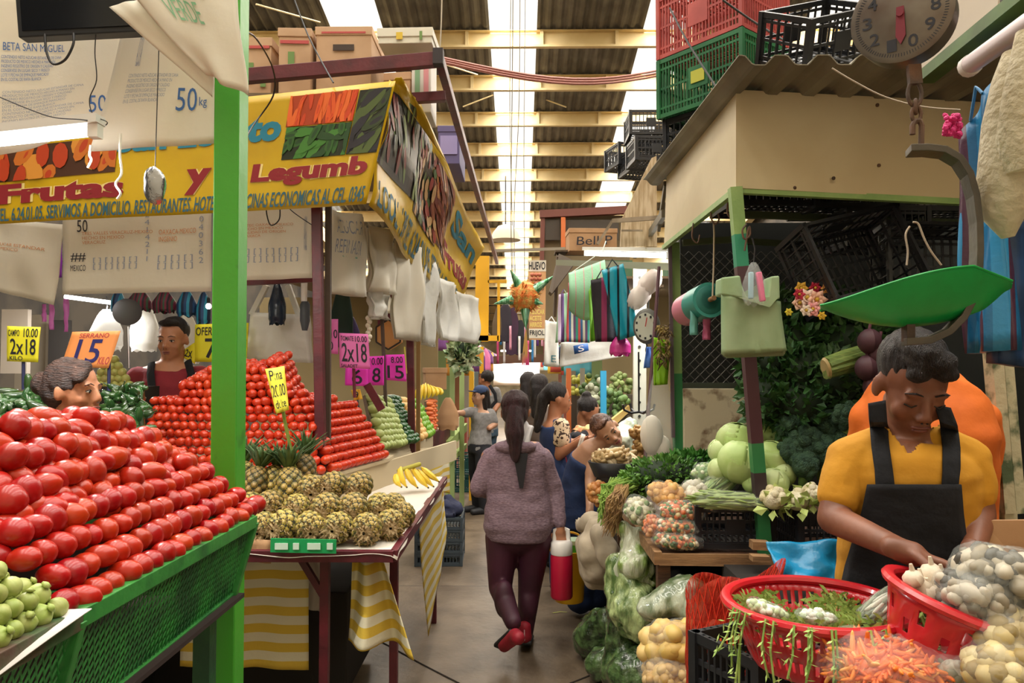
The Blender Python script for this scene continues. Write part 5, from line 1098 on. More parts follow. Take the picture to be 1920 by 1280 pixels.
# --- bagged vegetables
def pillow(c, r, seed, e=3.2, wr=.06):
    b = MB(); c = V(c)
    def fn(t, a): return 1
    nu, nv = 28, 16
    def g(u, v):
        t = 2*math.pi*u; a = -math.pi/2+math.pi*v; sx = math.copysign(abs(math.cos(t))**(2/e), math.cos(t)); sy = math.copysign(abs(math.sin(t))**(2/e), math.sin(t)); k = 1+wr*noise.noise(V((math.cos(t)*2+seed, math.sin(t)*2, a*2)))*2
        return V((r[0]*math.cos(a)**.6*sx*k if math.cos(a) > 0 else 0, r[1]*(math.cos(a)**.6)*sy*k if math.cos(a) > 0 else 0, r[2]*math.sin(a)*k))
    b.grid(g, nu, nv); return b
def bagged(label, x, y, Y, r, rot, colors, n, bit, seed, name='vegetable_bag', elong=1, film=True, cname='contents', knot=None, long_axis=None):
    c = P(x,y,Y); t = thing(name, label, 'bag', (c.x,c.y,c.z-r[2])); M = Matrix.Translation(c) @ Euler(rot).to_matrix().to_4x4()
    q = random.Random(seed); b = MB(); ms = [mat('veg_'+h, lin(h), .5, var=.1) for h in colors]; L_ = MB(); L_.ell((0,0,0), (bit,bit,bit*elong), seg=8, rings=5)
    for i in range(n):
        d = V((q.gauss(0,1),q.gauss(0,1),q.gauss(0,1))).normalized()*q.uniform(.72,.95); p = V((d.x*r[0], d.y*r[1], d.z*r[2]))
        rr = Euler((q.uniform(0,3),q.uniform(0,3),q.uniform(0,3))) if not long_axis else Euler((long_axis[0]+q.uniform(-.15,.15),long_axis[1]+q.uniform(-.15,.15),long_axis[2]+q.uniform(-.2,.2)))
        k = MB(); k.join(L_, M @ Matrix.Translation(p) @ rr.to_matrix().to_4x4() @ Matrix.Scale(q.uniform(.75,1.2),4)); k.m = [q.randrange(len(ms))]*len(k.f); n0 = len(b.v); b.v.extend(k.v); b.f.extend([tuple(n0+a for a in f) for f in k.f]); b.m.extend([k.m[0]]*len(k.f))
    o = obj(cname, b, ms, t, smooth=2); o['kind'] = 'stuff'
    k = MB(); k.join(pillow((0,0,0), (r[0]*.8,r[1]*.8,r[2]*.8), seed), M); obj('filling', k, ms[0], t)
    if film:
        k = MB(); k.join(pillow((0,0,0), (r[0]*1.07,r[1]*1.07,r[2]*1.1), seed), M); obj('film', k, thin_film, t)
    if knot: k = MB(); o_ = P(*knot[:3]); k.tube([M @ V((0,0,0)), o_], [r[0]*.5,.012], 10, flat=.6); k.tube([o_, o_+V((knot[3],0,knot[4]))], [.01,.03], 8, flat=.4); obj('twisted_neck', k, clear_film, t)
    return t
mix = ['c86a34','d8c890','5a7a3a','e0d8c0','3a5a2c','d08a4a']
bagged('clear bag of diced mixed vegetables, top of the stack of three', 1276,958,3.08,(.095,.06,.040),(0,R(3),0),mix,260,.010,1)
bagged('clear bag of diced mixed vegetables, middle of the stack of three', 1270,986,3.06,(.088,.06,.034),(0,R(2),0),mix,240,.010,2)
bagged('clear bag of diced mixed vegetables, bottom of the stack on the table edge', 1270,1012,3.04,(.098,.06,.034),(0,R(4),0),mix,260,.010,3)
bagged('clear bag of peeled orange-yellow potatoes behind the diced vegetable bags', 1252,926,3.2,(.085,.07,.045),(0,R(8),0),['d0a060','c89250'],70,.02,4)
bagged('clear bag of small orange carrots peeking left of the diced vegetable bags', 1222,985,3.1,(.03,.05,.045),(0,R(20),0),['d07a44','d8a070'],50,.012,5)
bagged('clear bag of pale cauliflower and greens at the table corner', 1200,958,3.3,(.07,.08,.055),(0,R(25),0),['d8d4bc','6a8a4a','c8c8a0'],120,.014,6)
bagged('clear bag of green beans lying right of the white turnips', 1368,938,3.0,(.13,.05,.034),(0,R(4),0),['8aa058','9fb06c','7a9048'],120,.006,7,elong=11,long_axis=(0,R(90),0))
bagged('clear bag of bent green beans above the black crate', 1352,905,3.2,(.09,.05,.05),(0,R(-40),0),['7f9a50','a0b078','6a8a48'],120,.006,8,elong=9,long_axis=(0,R(90),0))
bagged('clear bag of leafy sprouts tied beside the herb pile', 1325,888,3.3,(.06,.06,.045),(0,0,0),['6a8a50','c8ccb0','8aa060'],90,.012,9)
bagged('clear bag of white turnips in the middle of the right table', 1300,922,3.2,(.05,.05,.045),(0,0,0),['ddd6c4','c8c4b0'],40,.018,10)
bagged('clear bag of pink shrimp-coloured roots at the table back', 1330,945,3.05,(.045,.04,.03),(0,0,0),['d8b098','c89a80'],50,.011,11)
# herb pile, scallions with roots
greens('bright curly parsley pile in the middle of the right table', 1245, 888, 3.6, (.17,.14,.075), 900, .024, 30, leafb, 'parsley_pile', 'herbs')
greens('dark feathery dill heaped behind the parsley', 1290, 872, 3.75, (.13,.12,.06), 700, .03, 31, mat('dill_leaf', lin('3f7a2c'), .55, var=.1), 'dill_pile', 'herbs')
greens('loose coriander tops spreading left of the parsley', 1195, 905, 3.65, (.09,.12,.06), 500, .022, 32, mat('coriander_leaf', lin('6a9a3c'), .55, var=.1), 'coriander_pile', 'herbs')
sc_ = thing('scallion_bundle', 'bundle of chives with brown roots hanging over the table corner', 'scallions', P(1150,985,3.5)); b = MB(); c_ = MB(); q = random.Random(5)
for i in range(170):
    a = P(1170+q.uniform(-25,35), 905+q.uniform(-12,14), 3.6+q.uniform(-.05,.08)); m_ = P(1140+q.uniform(-14,18), 925+q.uniform(-18,22), 3.5+q.uniform(-.05,.05)); e_ = P(1128+q.uniform(-8,22), 965+q.uniform(-40,22), 3.45+q.uniform(-.05,.05)); b.tube([a, m_, (m_+e_)/2+V((0,0,.005)), e_], .0032, 4)
obj('green_stalks', b, mat('chive', lin('9ab85a'), .5, col2=lin('5a8a34'), scale=9), sc_)
for i in range(190):
    a = P(1165+q.uniform(-12,14), 915+q.uniform(-8,14), 3.42); m_ = P(1152+q.uniform(-16,18), 945+q.uniform(-14,16), 3.38+q.uniform(-.04,.02)); e_ = P(1142+q.uniform(-14,20), 995+q.uniform(-30,12), 3.4+q.uniform(-.04,.02)); c_.tube([a, m_, e_], [.004,.003,.0012], 4)
obj('brown_roots', c_, mat('root_hair', lin('a88a5c'), .8, col2=lin('7a5c3c'), scale=20), sc_)
# --- sacks and bags on the floor
sackm = mat('old_sack', lin('b8aa94'), .85, col2=lin('9a8c78'), scale=5, bump=.4, bscale=9, trans=.1)
def lump(name, label, cat, prims, vox, m, amp=.0, fr=6, group=None, seed=1, sm=6):
    b = MB()
    for p in prims: b.cap(*p) if len(p) >= 3 and isinstance(p[1], (tuple, V)) and not isinstance(p[1], float) else b.ell(*p)
    zmin = min(v[2] for v in b.v)
    o = fuse(name, b, vox, m, label=label, cat=cat, group=group, smooth=sm, disp=(lambda c: amp*(noise.noise(c*fr+V((seed,0,0)))+.5*noise.noise(c*fr*2.7))) if amp else None)
    return o
def G(x, y, Y, z=None): p = P(x,y,Y); return tuple(p) if z is None else (p.x,p.y,z)
lump('sack', 'beige cloth sack with open top at the woman hand by the table', 'sack', [(G(1118,1035,3.9),G(1122,990,3.9),.10,.07),(G(1126,1060,3.9),G(1120,1030,3.9),.11,.11),(G(1090,985,4.1),G(1112,975,4.0),.05,.04)], .014, sackm, .03)
lump('sack', 'beige sack slumping left of the lettuce bag', 'sack', [(G(1125,1070,4.0),G(1105,1010,4.1),.11,.07),(G(1140,1040,3.8),G(1128,1000,3.8),.08,.06)], .014, sackm, .03, seed=4)
lettm = mat('bagged_lettuce', lin('4f6a38'), .25, col2=lin('a9bb80'), scale=14, stretch=(1.6,1.6,.6), bump=1, bscale=22, lo=.42, hi=.6, coat=.6); spin = mat('bagged_spinach', lin('1f3318'), .22, col2=lin('5c7a48'), scale=20, bump=1, bscale=26, coat=.6, lo=.4, hi=.65)
lump('lettuce_bag', 'milky plastic bag of romaine lettuce at the top of the column by the table leg', 'bag', [(G(1195,1055,3.35),G(1188,1008,3.4),.10,.06),(G(1172,1075,3.4),G(1200,1090,3.35),.09,.08),(G(1180,1000,3.4),G(1168,988,3.4),.05,.03)], .012, mat('milky_lettuce', lin('c8cdb4'), .25, col2=lin('7f9a50'), scale=9, stretch=(1.8,1.8,.5), bump=1, bscale=20, coat=.6, lo=.45, hi=.62), .03, 9)
lump('greens_bag', 'clear bag of spinach in the middle of the column by the table leg', 'bag', [(G(1190,1150,3.3),G(1185,1100,3.35),.12,.10),(G(1160,1130,3.35),G(1158,1060,3.4),.06,.05)], .012, lettm, .03, 8, seed=2)
lump('greens_bag', 'dark clear bag of greens standing on the floor under the lettuce column', 'bag', [((P(1188,1225,3.3).x,3.3,.12),(P(1188,1160,3.3).x,3.3,.34),.12,.12),((P(1160,1200,3.35).x,3.35,.1),G(1155,1120,3.35),.07,.05)], .012, spin, .03, 8, seed=3)
lump('greens_bag', 'low bag of scallion tops on the floor behind the yellow bucket', 'bag', [((.43,4.3,.11),(.5,4.2,.24),.13,.10),((.44,4.0,.09),(.5,4.05,.1),.1,.09)], .014, spin, .03, 8, seed=5)
lump('greens_bag', 'pillow of nopal strips in a clear bag sticking out under the table', 'bag', [(G(1218,1140,2.95),G(1290,1115,2.95),.05,.085),(G(1290,1120,2.95),G(1300,1150,2.9),.08,.06),(G(1200,1146,2.93),G(1230,1140,2.93),.015,.05)], .009, mat('nopal_bag', lin('5a6a4a'), .25, col2=lin('a8b09a'), scale=22, bump=.8, bscale=20, coat=.7, stretch=(1,1,.35), lo=.42, hi=.6), .012, 12, seed=6)
potm = ['c8a860','b8944c','d0b070']
bagged('clear bag of big yellow potatoes under the nopal bag', 1262,1212,2.75,(.10,.08,.085),(0,0,0),potm,60,.032,21,elong=1.35)
bagged('clear bag of small yellow potatoes at the bottom of the photo', 1262,1268,2.7,(.11,.09,.07),(0,0,0),potm,130,.02,22,elong=1.1)
bagged('bag of yellow potatoes behind, by the wooden table leg', 1224,1235,2.95,(.035,.06,.09),(0,0,0),potm,40,.022,23)
# red net sack of carrots
ns_ = thing('net_sack', 'red net sack full of carrots standing before the table', 'sack', (P(1340,1280,2.45).x,2.45,.2)); netr = mat('red_net', lin('c8200f'), .5, col2=lin('ec5030'), scale=9, alpha=.45, bump=.9, bscale=14, stretch=(14,14,2), lo=.45, hi=.55)
b = MB()
def nf(u, v):
    t = 2*math.pi*u; z = .15+.82*v; wx = .085+(.075*max(0,(v-.62)/.38)); cx_ = P(1338,1200,2.45).x+.07*max(0,(v-.6)/.4); k = 1+.12*noise.noise(V((math.cos(t)*2, math.sin(t)*2, z*9))); ruf = .03*max(0,(v-.85)/.15)*math.sin(t*3+1)
    return V((cx_+math.cos(t)*wx*k, 2.45+math.sin(t)*.085*k*(1-.4*max(0,(v-.7)/.3)), z+ruf+.035*math.cos(t)*max(0,(v-.8)/.2)))
b.grid(nf, 40, 40); obj('net', b, netr, ns_, solid=.003)
b = MB()
for k in range(30):
    for s in (1,-1): b.tube([nf((k/30+s*.25*j/24) % 1, j/24)+V((0,-.002,0)) for j in range(25)], .0013, 4)
obj('net_cords', b, S('e0402a','net_cord',rough=.5), ns_)
carm = mat('carrot_skin2', lin('d8551f'), .5, col2=lin('c8441a'), scale=12, var=.1); q = random.Random(8)
for i in range(70):
    z = .2+.62*(i/70); t = q.uniform(3.0,6.4); c = V((P(1338,1200,2.45).x+math.cos(t)*.028, 2.44+math.sin(t)*.055, z)); d = V((q.uniform(-1,1), q.uniform(-.3,.3), q.uniform(-.35,.35))).normalized()*.048
    b = MB(); b.tube([c-d, c-d*.8, c, c+d*.9, c+d*1.1], [.008,.019,.017,.009,.002], 8); obj('carrot', b, carm, ns_)
b = MB(); b.box((P(1338,1200,2.45).x,2.47,.45), (.09,.08,.6)); obj('carrot_core', b, carm, ns_, smooth=False, bev=.02)
b = MB(); b.grid(bend(Q(P(1462,1092,2.5), P(1566,1092,2.5), P(1578,1016,2.6), P(1436,1016,2.6)), .022, 3, 2.5, 3), 24, 16); obj('tarpaulin', b, mat('blue_tarp', lin('1f8fc0'), .3, col2=lin('1878a8'), scale=5, bump=.5, bscale=12), label='blue tarpaulin hanging over the shelf below the boy elbow', cat='tarpaulin', solid=.004)
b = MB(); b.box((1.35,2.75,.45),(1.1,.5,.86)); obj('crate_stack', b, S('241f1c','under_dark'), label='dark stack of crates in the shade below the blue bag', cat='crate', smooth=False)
b = MB(); b.bar(P(1408,1020,2.9), P(1440,1022,2.9), .05, .03); b.bar(P(1408,1045,2.85), P(1440,1046,2.85), .05, .02); obj('pallet_wood', b, woodm, label='short wooden slats at the foot of the corner post', cat='wood', smooth=False)
# ================================================================ right foreground counter
ct = thing('counter', 'low wooden counter under the red baskets at the lower right', 'counter', (1.15,1.4,0)); b = MB(); b.box((1.13,1.38,1.02),(1.14,.46,.04)); obj('worktop', b, woodm, ct, smooth=False); b = MB(); b.box((1.15,1.38,.5),(1.05,.4,1.0)); obj('body', b, dkwood, ct, smooth=False)
crate('black crate at the lower right before the red basin', .19,.19,.17, bkc, (.525,1.68,.885), (0,0,R(28)), ns=10, rails=4)
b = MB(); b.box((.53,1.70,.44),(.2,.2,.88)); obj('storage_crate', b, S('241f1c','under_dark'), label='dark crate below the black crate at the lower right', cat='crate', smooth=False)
wc = thing('wooden_crate', 'thin pale wooden crate at the bottom edge before the basin', 'crate', P(1500,1275,1.7)); pm_ = mat('pale_plank', lin('c8a468'), .7, col2=lin('b08c54'), scale=7, stretch=(1,1,8))
b = MB(); b.prism([P(1457,1300,1.68), P(1547,1300,1.45), P(1547,1275,1.45), P(1458,1229,1.68)], (.008,.008,0)); b.prism([P(1457,1300,1.68), P(1520,1300,1.78), P(1520,1232,1.78), P(1458,1229,1.68)], (.004,.01,0)); obj('side_plank', b, pm_, wc, smooth=False)
redb = mat('red_basin', lin('c41f2a'), .28, col2=lin('b01a26'), scale=4, coat=.3)
def basin(label, c, r, h, rot, slots=True, holes=False, n=120, mm=redb):
    t = thing('basket', label, 'basket', c, None, rot); b = MB(); prof = [(.62,0),(.68,.02),(.74,.18),(.80,.38),(.86,.60),(.92,.82),(.97,.95)]
    vs = []; k = len(prof)
    for (a, z) in prof:
        for j in range(n): th = 2*math.pi*j/n; vs.append((a*r*math.cos(th), a*r*math.sin(th), z*h))
    fs = []
    for i in range(k-1):
        for j in range(n):
            if slots and i in (2,4) and j % 2 and j % 20 != 1: continue
            if holes and i in (2,3,4) and ((j*(i+3)) % 5 in (1,)) : continue
            fs.append((i*n+j, i*n+(j+1)%n, (i+1)*n+(j+1)%n, (i+1)*n+j))
    fs.append(tuple(range(n))[::-1]); b.add(vs, fs); obj('bowl', b, mm, t, local=True, solid=.004)
    b = MB(); b.tube([(r*.99*math.cos(2*math.pi*j/48), r*.99*math.sin(2*math.pi*j/48), h) for j in range(49)], .012, 8, cap=False, flat=.8); obj('rim', b, mm, t, local=True); return t
B1_ = P(1527,1130,1.55); basin('wide red slotted basin full of herb sprigs', (B1_.x,B1_.y,B1_.z-.122), .176, .122, (0,0,0))
B2_ = P(1788,1128,1.40); basin('smaller red perforated bowl of garlic tilting to the right', (B2_.x-.03,B2_.y,B2_.z-.11), .125, .12, (R(6),R(17),0), slots=False, holes=True, n=48)
hb_ = MB(); q = random.Random(12)
for i in range(1700):
    a = q.uniform(0,6.28); rr = math.sqrt(q.random())*.150; c = V((B1_.x+math.cos(a)*rr, B1_.y+math.sin(a)*rr, B1_.z-.034+.025*noise.noise(V((math.cos(a)*rr*12, math.sin(a)*rr*12, 0)))+q.uniform(-.01,.03)))
    if math.sin(a)*rr > .05 and abs(math.cos(a)*rr) < .06: continue
    d = V((q.uniform(-1,1), q.uniform(-1,1), q.uniform(-.2,.6))).normalized()*q.uniform(.010,.028); s = V((d.y,-d.x,.2)).normalized()*.004; hb_.add([c-s*.3, c+d*.5+s, c+d, c+d*.5-s], [(0,1,2,3)])
for i in range(26):      # sprigs trailing over the rim
    a = R(q.uniform(195,345)); c = V((B1_.x+math.cos(a)*.158, B1_.y+math.sin(a)*.158, B1_.z-.01)); o_ = V((math.cos(a),math.sin(a),0)); pts = [c, c+o_*.035+V((0,0,.02)), c+o_*.05+V((0,0,-.03)), c+o_*.05+V((q.uniform(-.02,.02),0,-q.uniform(.06,.14)))]; hb_.tube(pts, .0022, 5)
    for k in range(14):
        t_ = q.random(); p = pts[1]*(1-t_)+pts[3]*t_+o_*.012*math.sin(3*t_); d = V((q.uniform(-1,1), q.uniform(-1,.2), q.uniform(-1,.4))).normalized()*.018; s = V((d.z,.2,-d.x)).normalized()*.004; hb_.add([p, p+d*.5+s, p+d, p+d*.5-s], [(0,1,2,3)])
obj('herb_sprigs', hb_, mat('sprig', lin('7f9f4c'), .55, col2=lin('a8c06a'), scale=20), label='loose green herb sprigs filling the wide red basin', cat='herbs', smooth=False)
bagged('small clear bag of white onion greens lying in the red basin', 1440,1143,1.49,(.04,.025,.014),(0,R(20),0),['d8dccc','a8b88a'],60,.007,31)
bagged('crumpled clear bag in the middle of the red basin', 1530,1156,1.46,(.036,.025,.011),(0,R(5),0),['c8ccc0','98a884'],40,.007,32)
bagged('clear bag of long grey-green pods leaning between the two red baskets', 1655,1138,1.50,(.05,.03,.022),(0,R(-38),0),['8a9078','c0c0b0','6a7458'],60,.005,33,elong=5,long_axis=(0,R(90),0))
garl = mat('garlic_bulb', lin('ddd0bc'), .55, col2=lin('c8b49c'), scale=12, bump=.15, var=.06)
for i, (x,y,r) in enumerate([(1712,1085,.018),(1728,1100,.022),(1748,1080,.024),(1742,1118,.022),(1768,1098,.026),(1770,1128,.026),(1795,1110,.026),(1790,1140,.022),(1715,1112,.018),(1758,1140,.018),(1812,1135,.02)]):
    c = P(x,y,1.37+.01*(i % 3)); t = thing('garlic_bulb', 'white garlic bulb heaped in the smaller red bowl', 'garlic', c-V((0,0,r)), 'garlic bulbs in the smaller red bowl'); b = MB(); b.ell(tuple(c), (r,r,r*.85), (rnd.uniform(-1,1),rnd.uniform(-1,1),0), seg=16, rings=8, fn=lambda t_, a: 1+.05*math.cos(8*t_)*math.cos(a)); obj('cloves', b, garl, t); b = MB(); b.tube([c+V((0,0,r*.6)), c+V((-.004,0,r*1.5))], [.006,.003], 6); obj('stem', b, garl, t)
grm = ['6a6458','b8ae9c','4e4a42','948a78']
bagged('clear bag of grey sliced mushrooms lying over the right side of the bowl', 1880,1078,1.33,(.075,.06,.045),(0,R(8),0),grm,170,.014,41,elong=1.6)
bagged('lower clear bag of grey mushrooms hanging off the bowl', 1832,1125,1.32,(.06,.06,.04),(0,R(25),0),grm,110,.013,42,elong=1.6)
bagged('clear bag of yellow mushrooms at the right edge below the bowl', 1895,1190,1.28,(.06,.05,.04),(0,0,0),['c0ac78','9a8450','d0c090'],70,.016,43)
bagged('clear bag of yellow mushrooms at the lower right corner', 1895,1255,1.24,(.07,.05,.04),(0,0,0),['b8a068','8f7848','cbb888'],80,.016,44)
bagged('big bag of shredded orange carrot at the bottom of the counter', 1668,1256,1.36,(.11,.08,.055),(0,R(6),0),['e0641a','e87a2a','d8581a','e89a50'],700,.0045,45,elong=6)
bagged('small white bag between the carrot bag and the mushrooms', 1800,1250,1.32,(.045,.04,.025),(0,R(10),0),['c8c4b4','8f8f74'],50,.009,46)
bagged('green and yellow squash flowers bagged below the perforated bowl', 1690,1195,1.5,(.05,.04,.03),(0,0,0),['4a6a30','c8b030','5f7f3a'],90,.010,47)
bagged('crumpled grey-violet plastic on the wooden crate edge', 1575,1240,1.6,(.05,.04,.02),(0,0,0),['8f8a98','6a6478','c0bcc4'],40,.009,48)
greens('dark herb sprigs between the basin and the carrot bag', 1630, 1215, 1.65, (.08,.06,.035), 260, .02, 50, leafd, 'herb_bunch', 'herbs')
bx2 = thing('cardboard_box', 'open brown cardboard box beside the boy at the right edge', 'box', P(1880,1040,1.75)); b = MB(); b.prism([P(1820,1100,1.72), P(1960,1110,1.7), P(1960,975,1.7), P(1842,976,1.72), P(1820,986,1.72)], (0,.012,0)); obj('front_flap', b, cardboard, bx2, smooth=False); b = MB(); b.prism([P(1843,1080,1.74), P(1848,976,1.74), P(1905,976,1.95), P(1905,1080,1.95)], (.01,0,0)); obj('side_flap', b, cardboard, bx2, smooth=False)
# whitish rusty post, blue bags, net bag, scale, scoop
wpst = mat('flaking_post', lin('b8b090'), .6, col2=lin('4a5a3c'), scale=9, detail=8, lo=.5, hi=.58, bump=.2)
rpst = thing('flaking_post', 'white post with flaking green paint behind the boy shoulder', 'post', P(1880,1000,2.5)); b = MB(); b.bar(P(1856,600,2.4), P(1886,960,2.4), .035, .05, up=(0,1,0)); b.bar(P(1876,600,2.42), P(1906,960,2.42), .03, .05, up=(0,1,0)); b.bar(P(1886,955,2.41), (P(1890,955,2.41).x,2.41,0), .04, .05, up=(0,1,0)); obj('shaft', b, wpst, rpst, smooth=False)
bsb = stripes('blue_maroon_stripe', [lin('2f86b8'), lin('2f86b8'), lin('4a2a40'), lin('1f6a9a')], 13, 'X', .35)
flat_bag('blue and maroon striped bag hanging behind the scale arm, longest', [(1808,662),(1892,655),(1862,150),(1800,250)], (2.0,1.9,1.9,2.0), bsb, .04, 3, amp=.02)
flat_bag('dark blue bag hanging at the right edge behind the net bag', [(1870,680),(1960,690),(1960,420),(1850,400)], 1.95, mat('dark_blue_bag', lin('22406a'), .5, col2=lin('16283e'), scale=6), .05, 6)
b = MB(); q = random.Random(3)
for i in range(60):
    c = P(1785+q.uniform(-14,16), 238+q.uniform(-22,18), 1.9+q.uniform(-.02,.02)); b.ell(tuple(c), (.009,.007,.006), (q.random()*3,q.random()*3,0), seg=6, rings=4)
obj('pink_tassel', b, S('d02a78','tassel_pink'), label='bright pink tassel hanging beside the blue striped bag', cat='tassel')
nb = thing('net_bag', 'cream net sack hanging at the upper right edge', 'bag', P(1885,450,1.3)); b = MB(); b.tube([P(1900,100,1.3), P(1893,150,1.3), P(1885,230,1.3), P(1880,330,1.3), P(1882,400,1.3), P(1890,445,1.3)], [.02,.032,.042,.046,.042,.012], 20, flat=.8); nbm = mat('cream_net', lin('d8cdb0'), .6, col2=lin('c4b694'), scale=9, alpha=.88, bump=.5, bscale=60, trans=.3); obj('net', b, nbm, nb)
b = MB(); b.tube([P(1930,60,1.25), P(1925,170,1.25), P(1918,260,1.25), P(1925,320,1.25)], [.02,.035,.04,.03], 16); obj('net_fold', b, nbm, nb)
tp_ = thing('lamp_housing', 'unlit white tube lamp under the green bar at the upper right', 'lamp', P(1870,120,1.6)); b = MB(); b.tube([P(1818,122,1.75), P(1960,22,1.4)], .022, 12); obj('tube', b, S('c8b8bc','tube_off',rough=.3), tp_); b = MB(); b.tube([P(1815,126,1.76), P(1823,120,1.74)], .025, 12); obj('end_cap', b, S('d8d0cc'), tp_)
b = MB(); b.bar(P(1735,146,2.0), P(1960,-35,1.5), .045, .03); obj('green_bar', b, mat('old_green', lin('4a6a2c'), .5, col2=lin('38521f'), scale=8), label='green steel bar crossing the upper right corner', cat='bar', smooth=False)
wsn = thing('price_board', 'white handwritten board behind the dial scale', 'sign', P(1800,130,2.2)); qf2 = Q(P(1725,150,2.2), P(1868,48,1.95), P(1880,-60,1.95), P(1740,-50,2.2)); b = MB(); b.grid(qf2, 4, 4); obj('board', b, S('c0b4a4','board_white',rough=.7), wsn, solid=.006, smooth=False)
textmesh('AGU  \n150\nLOCAL\n55 20', sub_patch(qf2,.35,.1,.92,.8), S('5a5048','pencil'), wsn)
ds = thing('dial_scale', 'large round hanging dial scale with black numbers at the top right', 'scale', P(1700,130,1.3))
dc = P(1690,28,1.30); yaw = R(-40)
M = Matrix.Translation(dc) @ Matrix.Rotation(yaw, 4, 'Z') @ Matrix.Rotation(R(90), 4, 'X')
def dj(src): k = MB(); k.join(src, M); return k
casem = mat('scale_case', lin('7a7268'), .35, col2=lin('5c4c42'), scale=7, metal=.6)
b = MB(); b.lathe([(.07,-.05),(.081,-.045),(.084,-.005),(.084,.002),(.078,.004)], n=48); obj('case', dj(b), casem, ds)
b = MB(); b.lathe([(.077,0),(.077,.003)], n=48); obj('dial_face', dj(b), S('e4e6d8','dial_paper',rough=.2), ds)
for k, nmb in enumerate('0123456789'):
    a = R(36*k+160); px_, py_ = .055*math.sin(a), .055*math.cos(a); textmesh(nmb, (lambda px_, py_: lambda u, v: M @ V((px_-.008+.016*u, py_-.011+.022*v, .005)))(px_, py_), ink_black, ds, off=.0, bold=.01)
b = MB()
for k in range(100): a = R(3.6*k); b.box((.072*math.sin(a), .072*math.cos(a), .0042), (.0012, .006, .0006), (0,0,-a))
o = obj('tick_marks', dj(b), ink_black, ds, smooth=False); o['kind'] = 'stuff'
b = MB(); b.prism([(-.006,.012,.007),(.006,.012,.007),(.008,-.04,.007),(0,-.055,.007),(-.008,-.04,.007)], (0,0,.002)); b.lathe([(.007,.006),(.006,.012)], n=12); obj('needle', dj(b), S('7a1f30','needle_maroon'), ds, smooth=False)
hk = thing('hook_chain', 'rusty chain and hook hanging below the large dial scale', 'hook', P(1720,280,1.3))
b = MB(); b.bar(P(1713,122,1.3), P(1716,158,1.3), .022, .01, up=(0,1,0)); obj('eye_plate', b, rust, hk, smooth=False)
def ring(c, rx, rz_, r, yawd=0, n=16):
    b = MB(); M_ = Matrix.Rotation(R(yawd), 3, 'Z'); b.tube([V(c)+M_ @ V((rx*math.cos(2*math.pi*j/n), 0, rz_*math.sin(2*math.pi*j/n))) for j in range(n+1)], r, 8, cap=False); return b
for k, (x,y,rx_,rz2,yw) in enumerate([(1715,176,.012,.022,0),(1717,200,.006,.012,60),(1718,214,.008,.014,0)]): obj('link', ring(P(x,y,1.3), rx_, rz2, .0035, yw), rust, hk)
b = MB(); b.tube([P(1711,252,1.3), P(1711,235,1.3), P(1716,226,1.3), P(1724,226,1.3), P(1728,236,1.3), P(1727,278,1.3)], .005, 8); obj('open_hook', b, rust, hk)
br = thing('scoop_bracket', 'curved flat iron bracket holding the green scoop', 'bracket', P(1760,640,1.3)); bp = [(1703,283),(1735,282),(1768,286),(1795,302),(1813,330),(1824,370),(1830,420),(1831,470),(1829,520),(1820,560),(1802,595),(1775,622),(1740,638),(1695,641)]
b = MB(); pts = [P(x,y,1.30) for x, y in bp]
vs = []; fs = []
for i, p in enumerate(pts):
    d = (pts[min(i+1,len(pts)-1)]-pts[max(i-1,0)]).normalized(); n_ = V((-d.z,0,d.x)); w2 = V((.006,.022,0)); th_ = n_*.006
    vs += [p-w2-th_, p+w2-th_, p+w2+th_, p-w2+th_]
for i in range(len(pts)-1):
    for j in range(4): fs.append((4*i+j, 4*i+(j+1)%4, 4*i+4+(j+1)%4, 4*i+4+j))
fs += [(3,2,1,0), tuple(range(len(vs)-4, len(vs)))]
b.add(vs, fs); obj('strap', b, mat('strap_iron', lin('5f574c'), .55, col2=lin('4a443c'), scale=9, metal=.3, bump=.1), br, smooth=False, bev=.001)
b = MB(); b.bar(P(1703,608,1.3), P(1703,640,1.3), .014, .02, up=(0,1,0)); obj('clamp', b, rust, br, smooth=False)
sp = thing('scale_scoop', 'bright green metal scoop pan hung under the dial scale', 'scoop', P(1715,617,1.3))
def scf(u, v):
    s = v*2-1; x = 1538+360*u; bot = 574+41*math.sin(math.pi*min(1,u*1.05))**.8-18*u*u*.9-16*max(0,u-.85)/.15*1.2; top = 572-74*math.sin(math.pi*(min(u*.93,1))*.62+.0)**1.2 if u < .8 else 572-74*math.sin(math.pi*.8*.93*.62)**1.2+(u-.8)/.2*28
    w_ = .085*math.sin(math.pi*(.08+.84*u))**.7; rim = top; k = s*s if s < 0 else s*s
    y = bot*(1-k)+ (rim if s < 0 else rim+ (10 if u < .35 else 6))*k
    return P(x, y, 1.31+s*w_*(1 if s < 0 else 1))
b = MB(); b.grid(scf, 40, 20); obj('pan', b, mat('scoop_green', lin('13a04a'), .4, col2=lin('0f8c3c'), scale=5, bump=.05), sp, solid=.003, sub=1)
b = MB(); b.tube([scf(i/40, 0) for i in range(41)], .0022, 6); b.tube([scf(i/40, 1) for i in range(41)], .0022, 6); obj('rolled_rim', b, mat('scoop_green', lin('13a04a')), sp)
cable('pale bent wires above the scoop', [(1700,497,1.9),(1702,470,1.9),(1698,440,1.9),(1706,424,1.9)], .0025, S('a89a88','pale_wire'))
cable('pale bent wire right of the first above the scoop', [(1765,497,1.9),(1745,470,1.9),(1732,445,1.9),(1722,420,1.9),(1712,416,1.9)], .0025, S('a89a88','pale_wire'))
cable('thin twine sagging across the canopy front', [(1560,128,2.6),(1600,152,2.6),(1660,182,2.6),(1730,200,2.6),(1800,206,2.6)], .003, S('a89a88','pale_wire'), name='twine', cat='string')
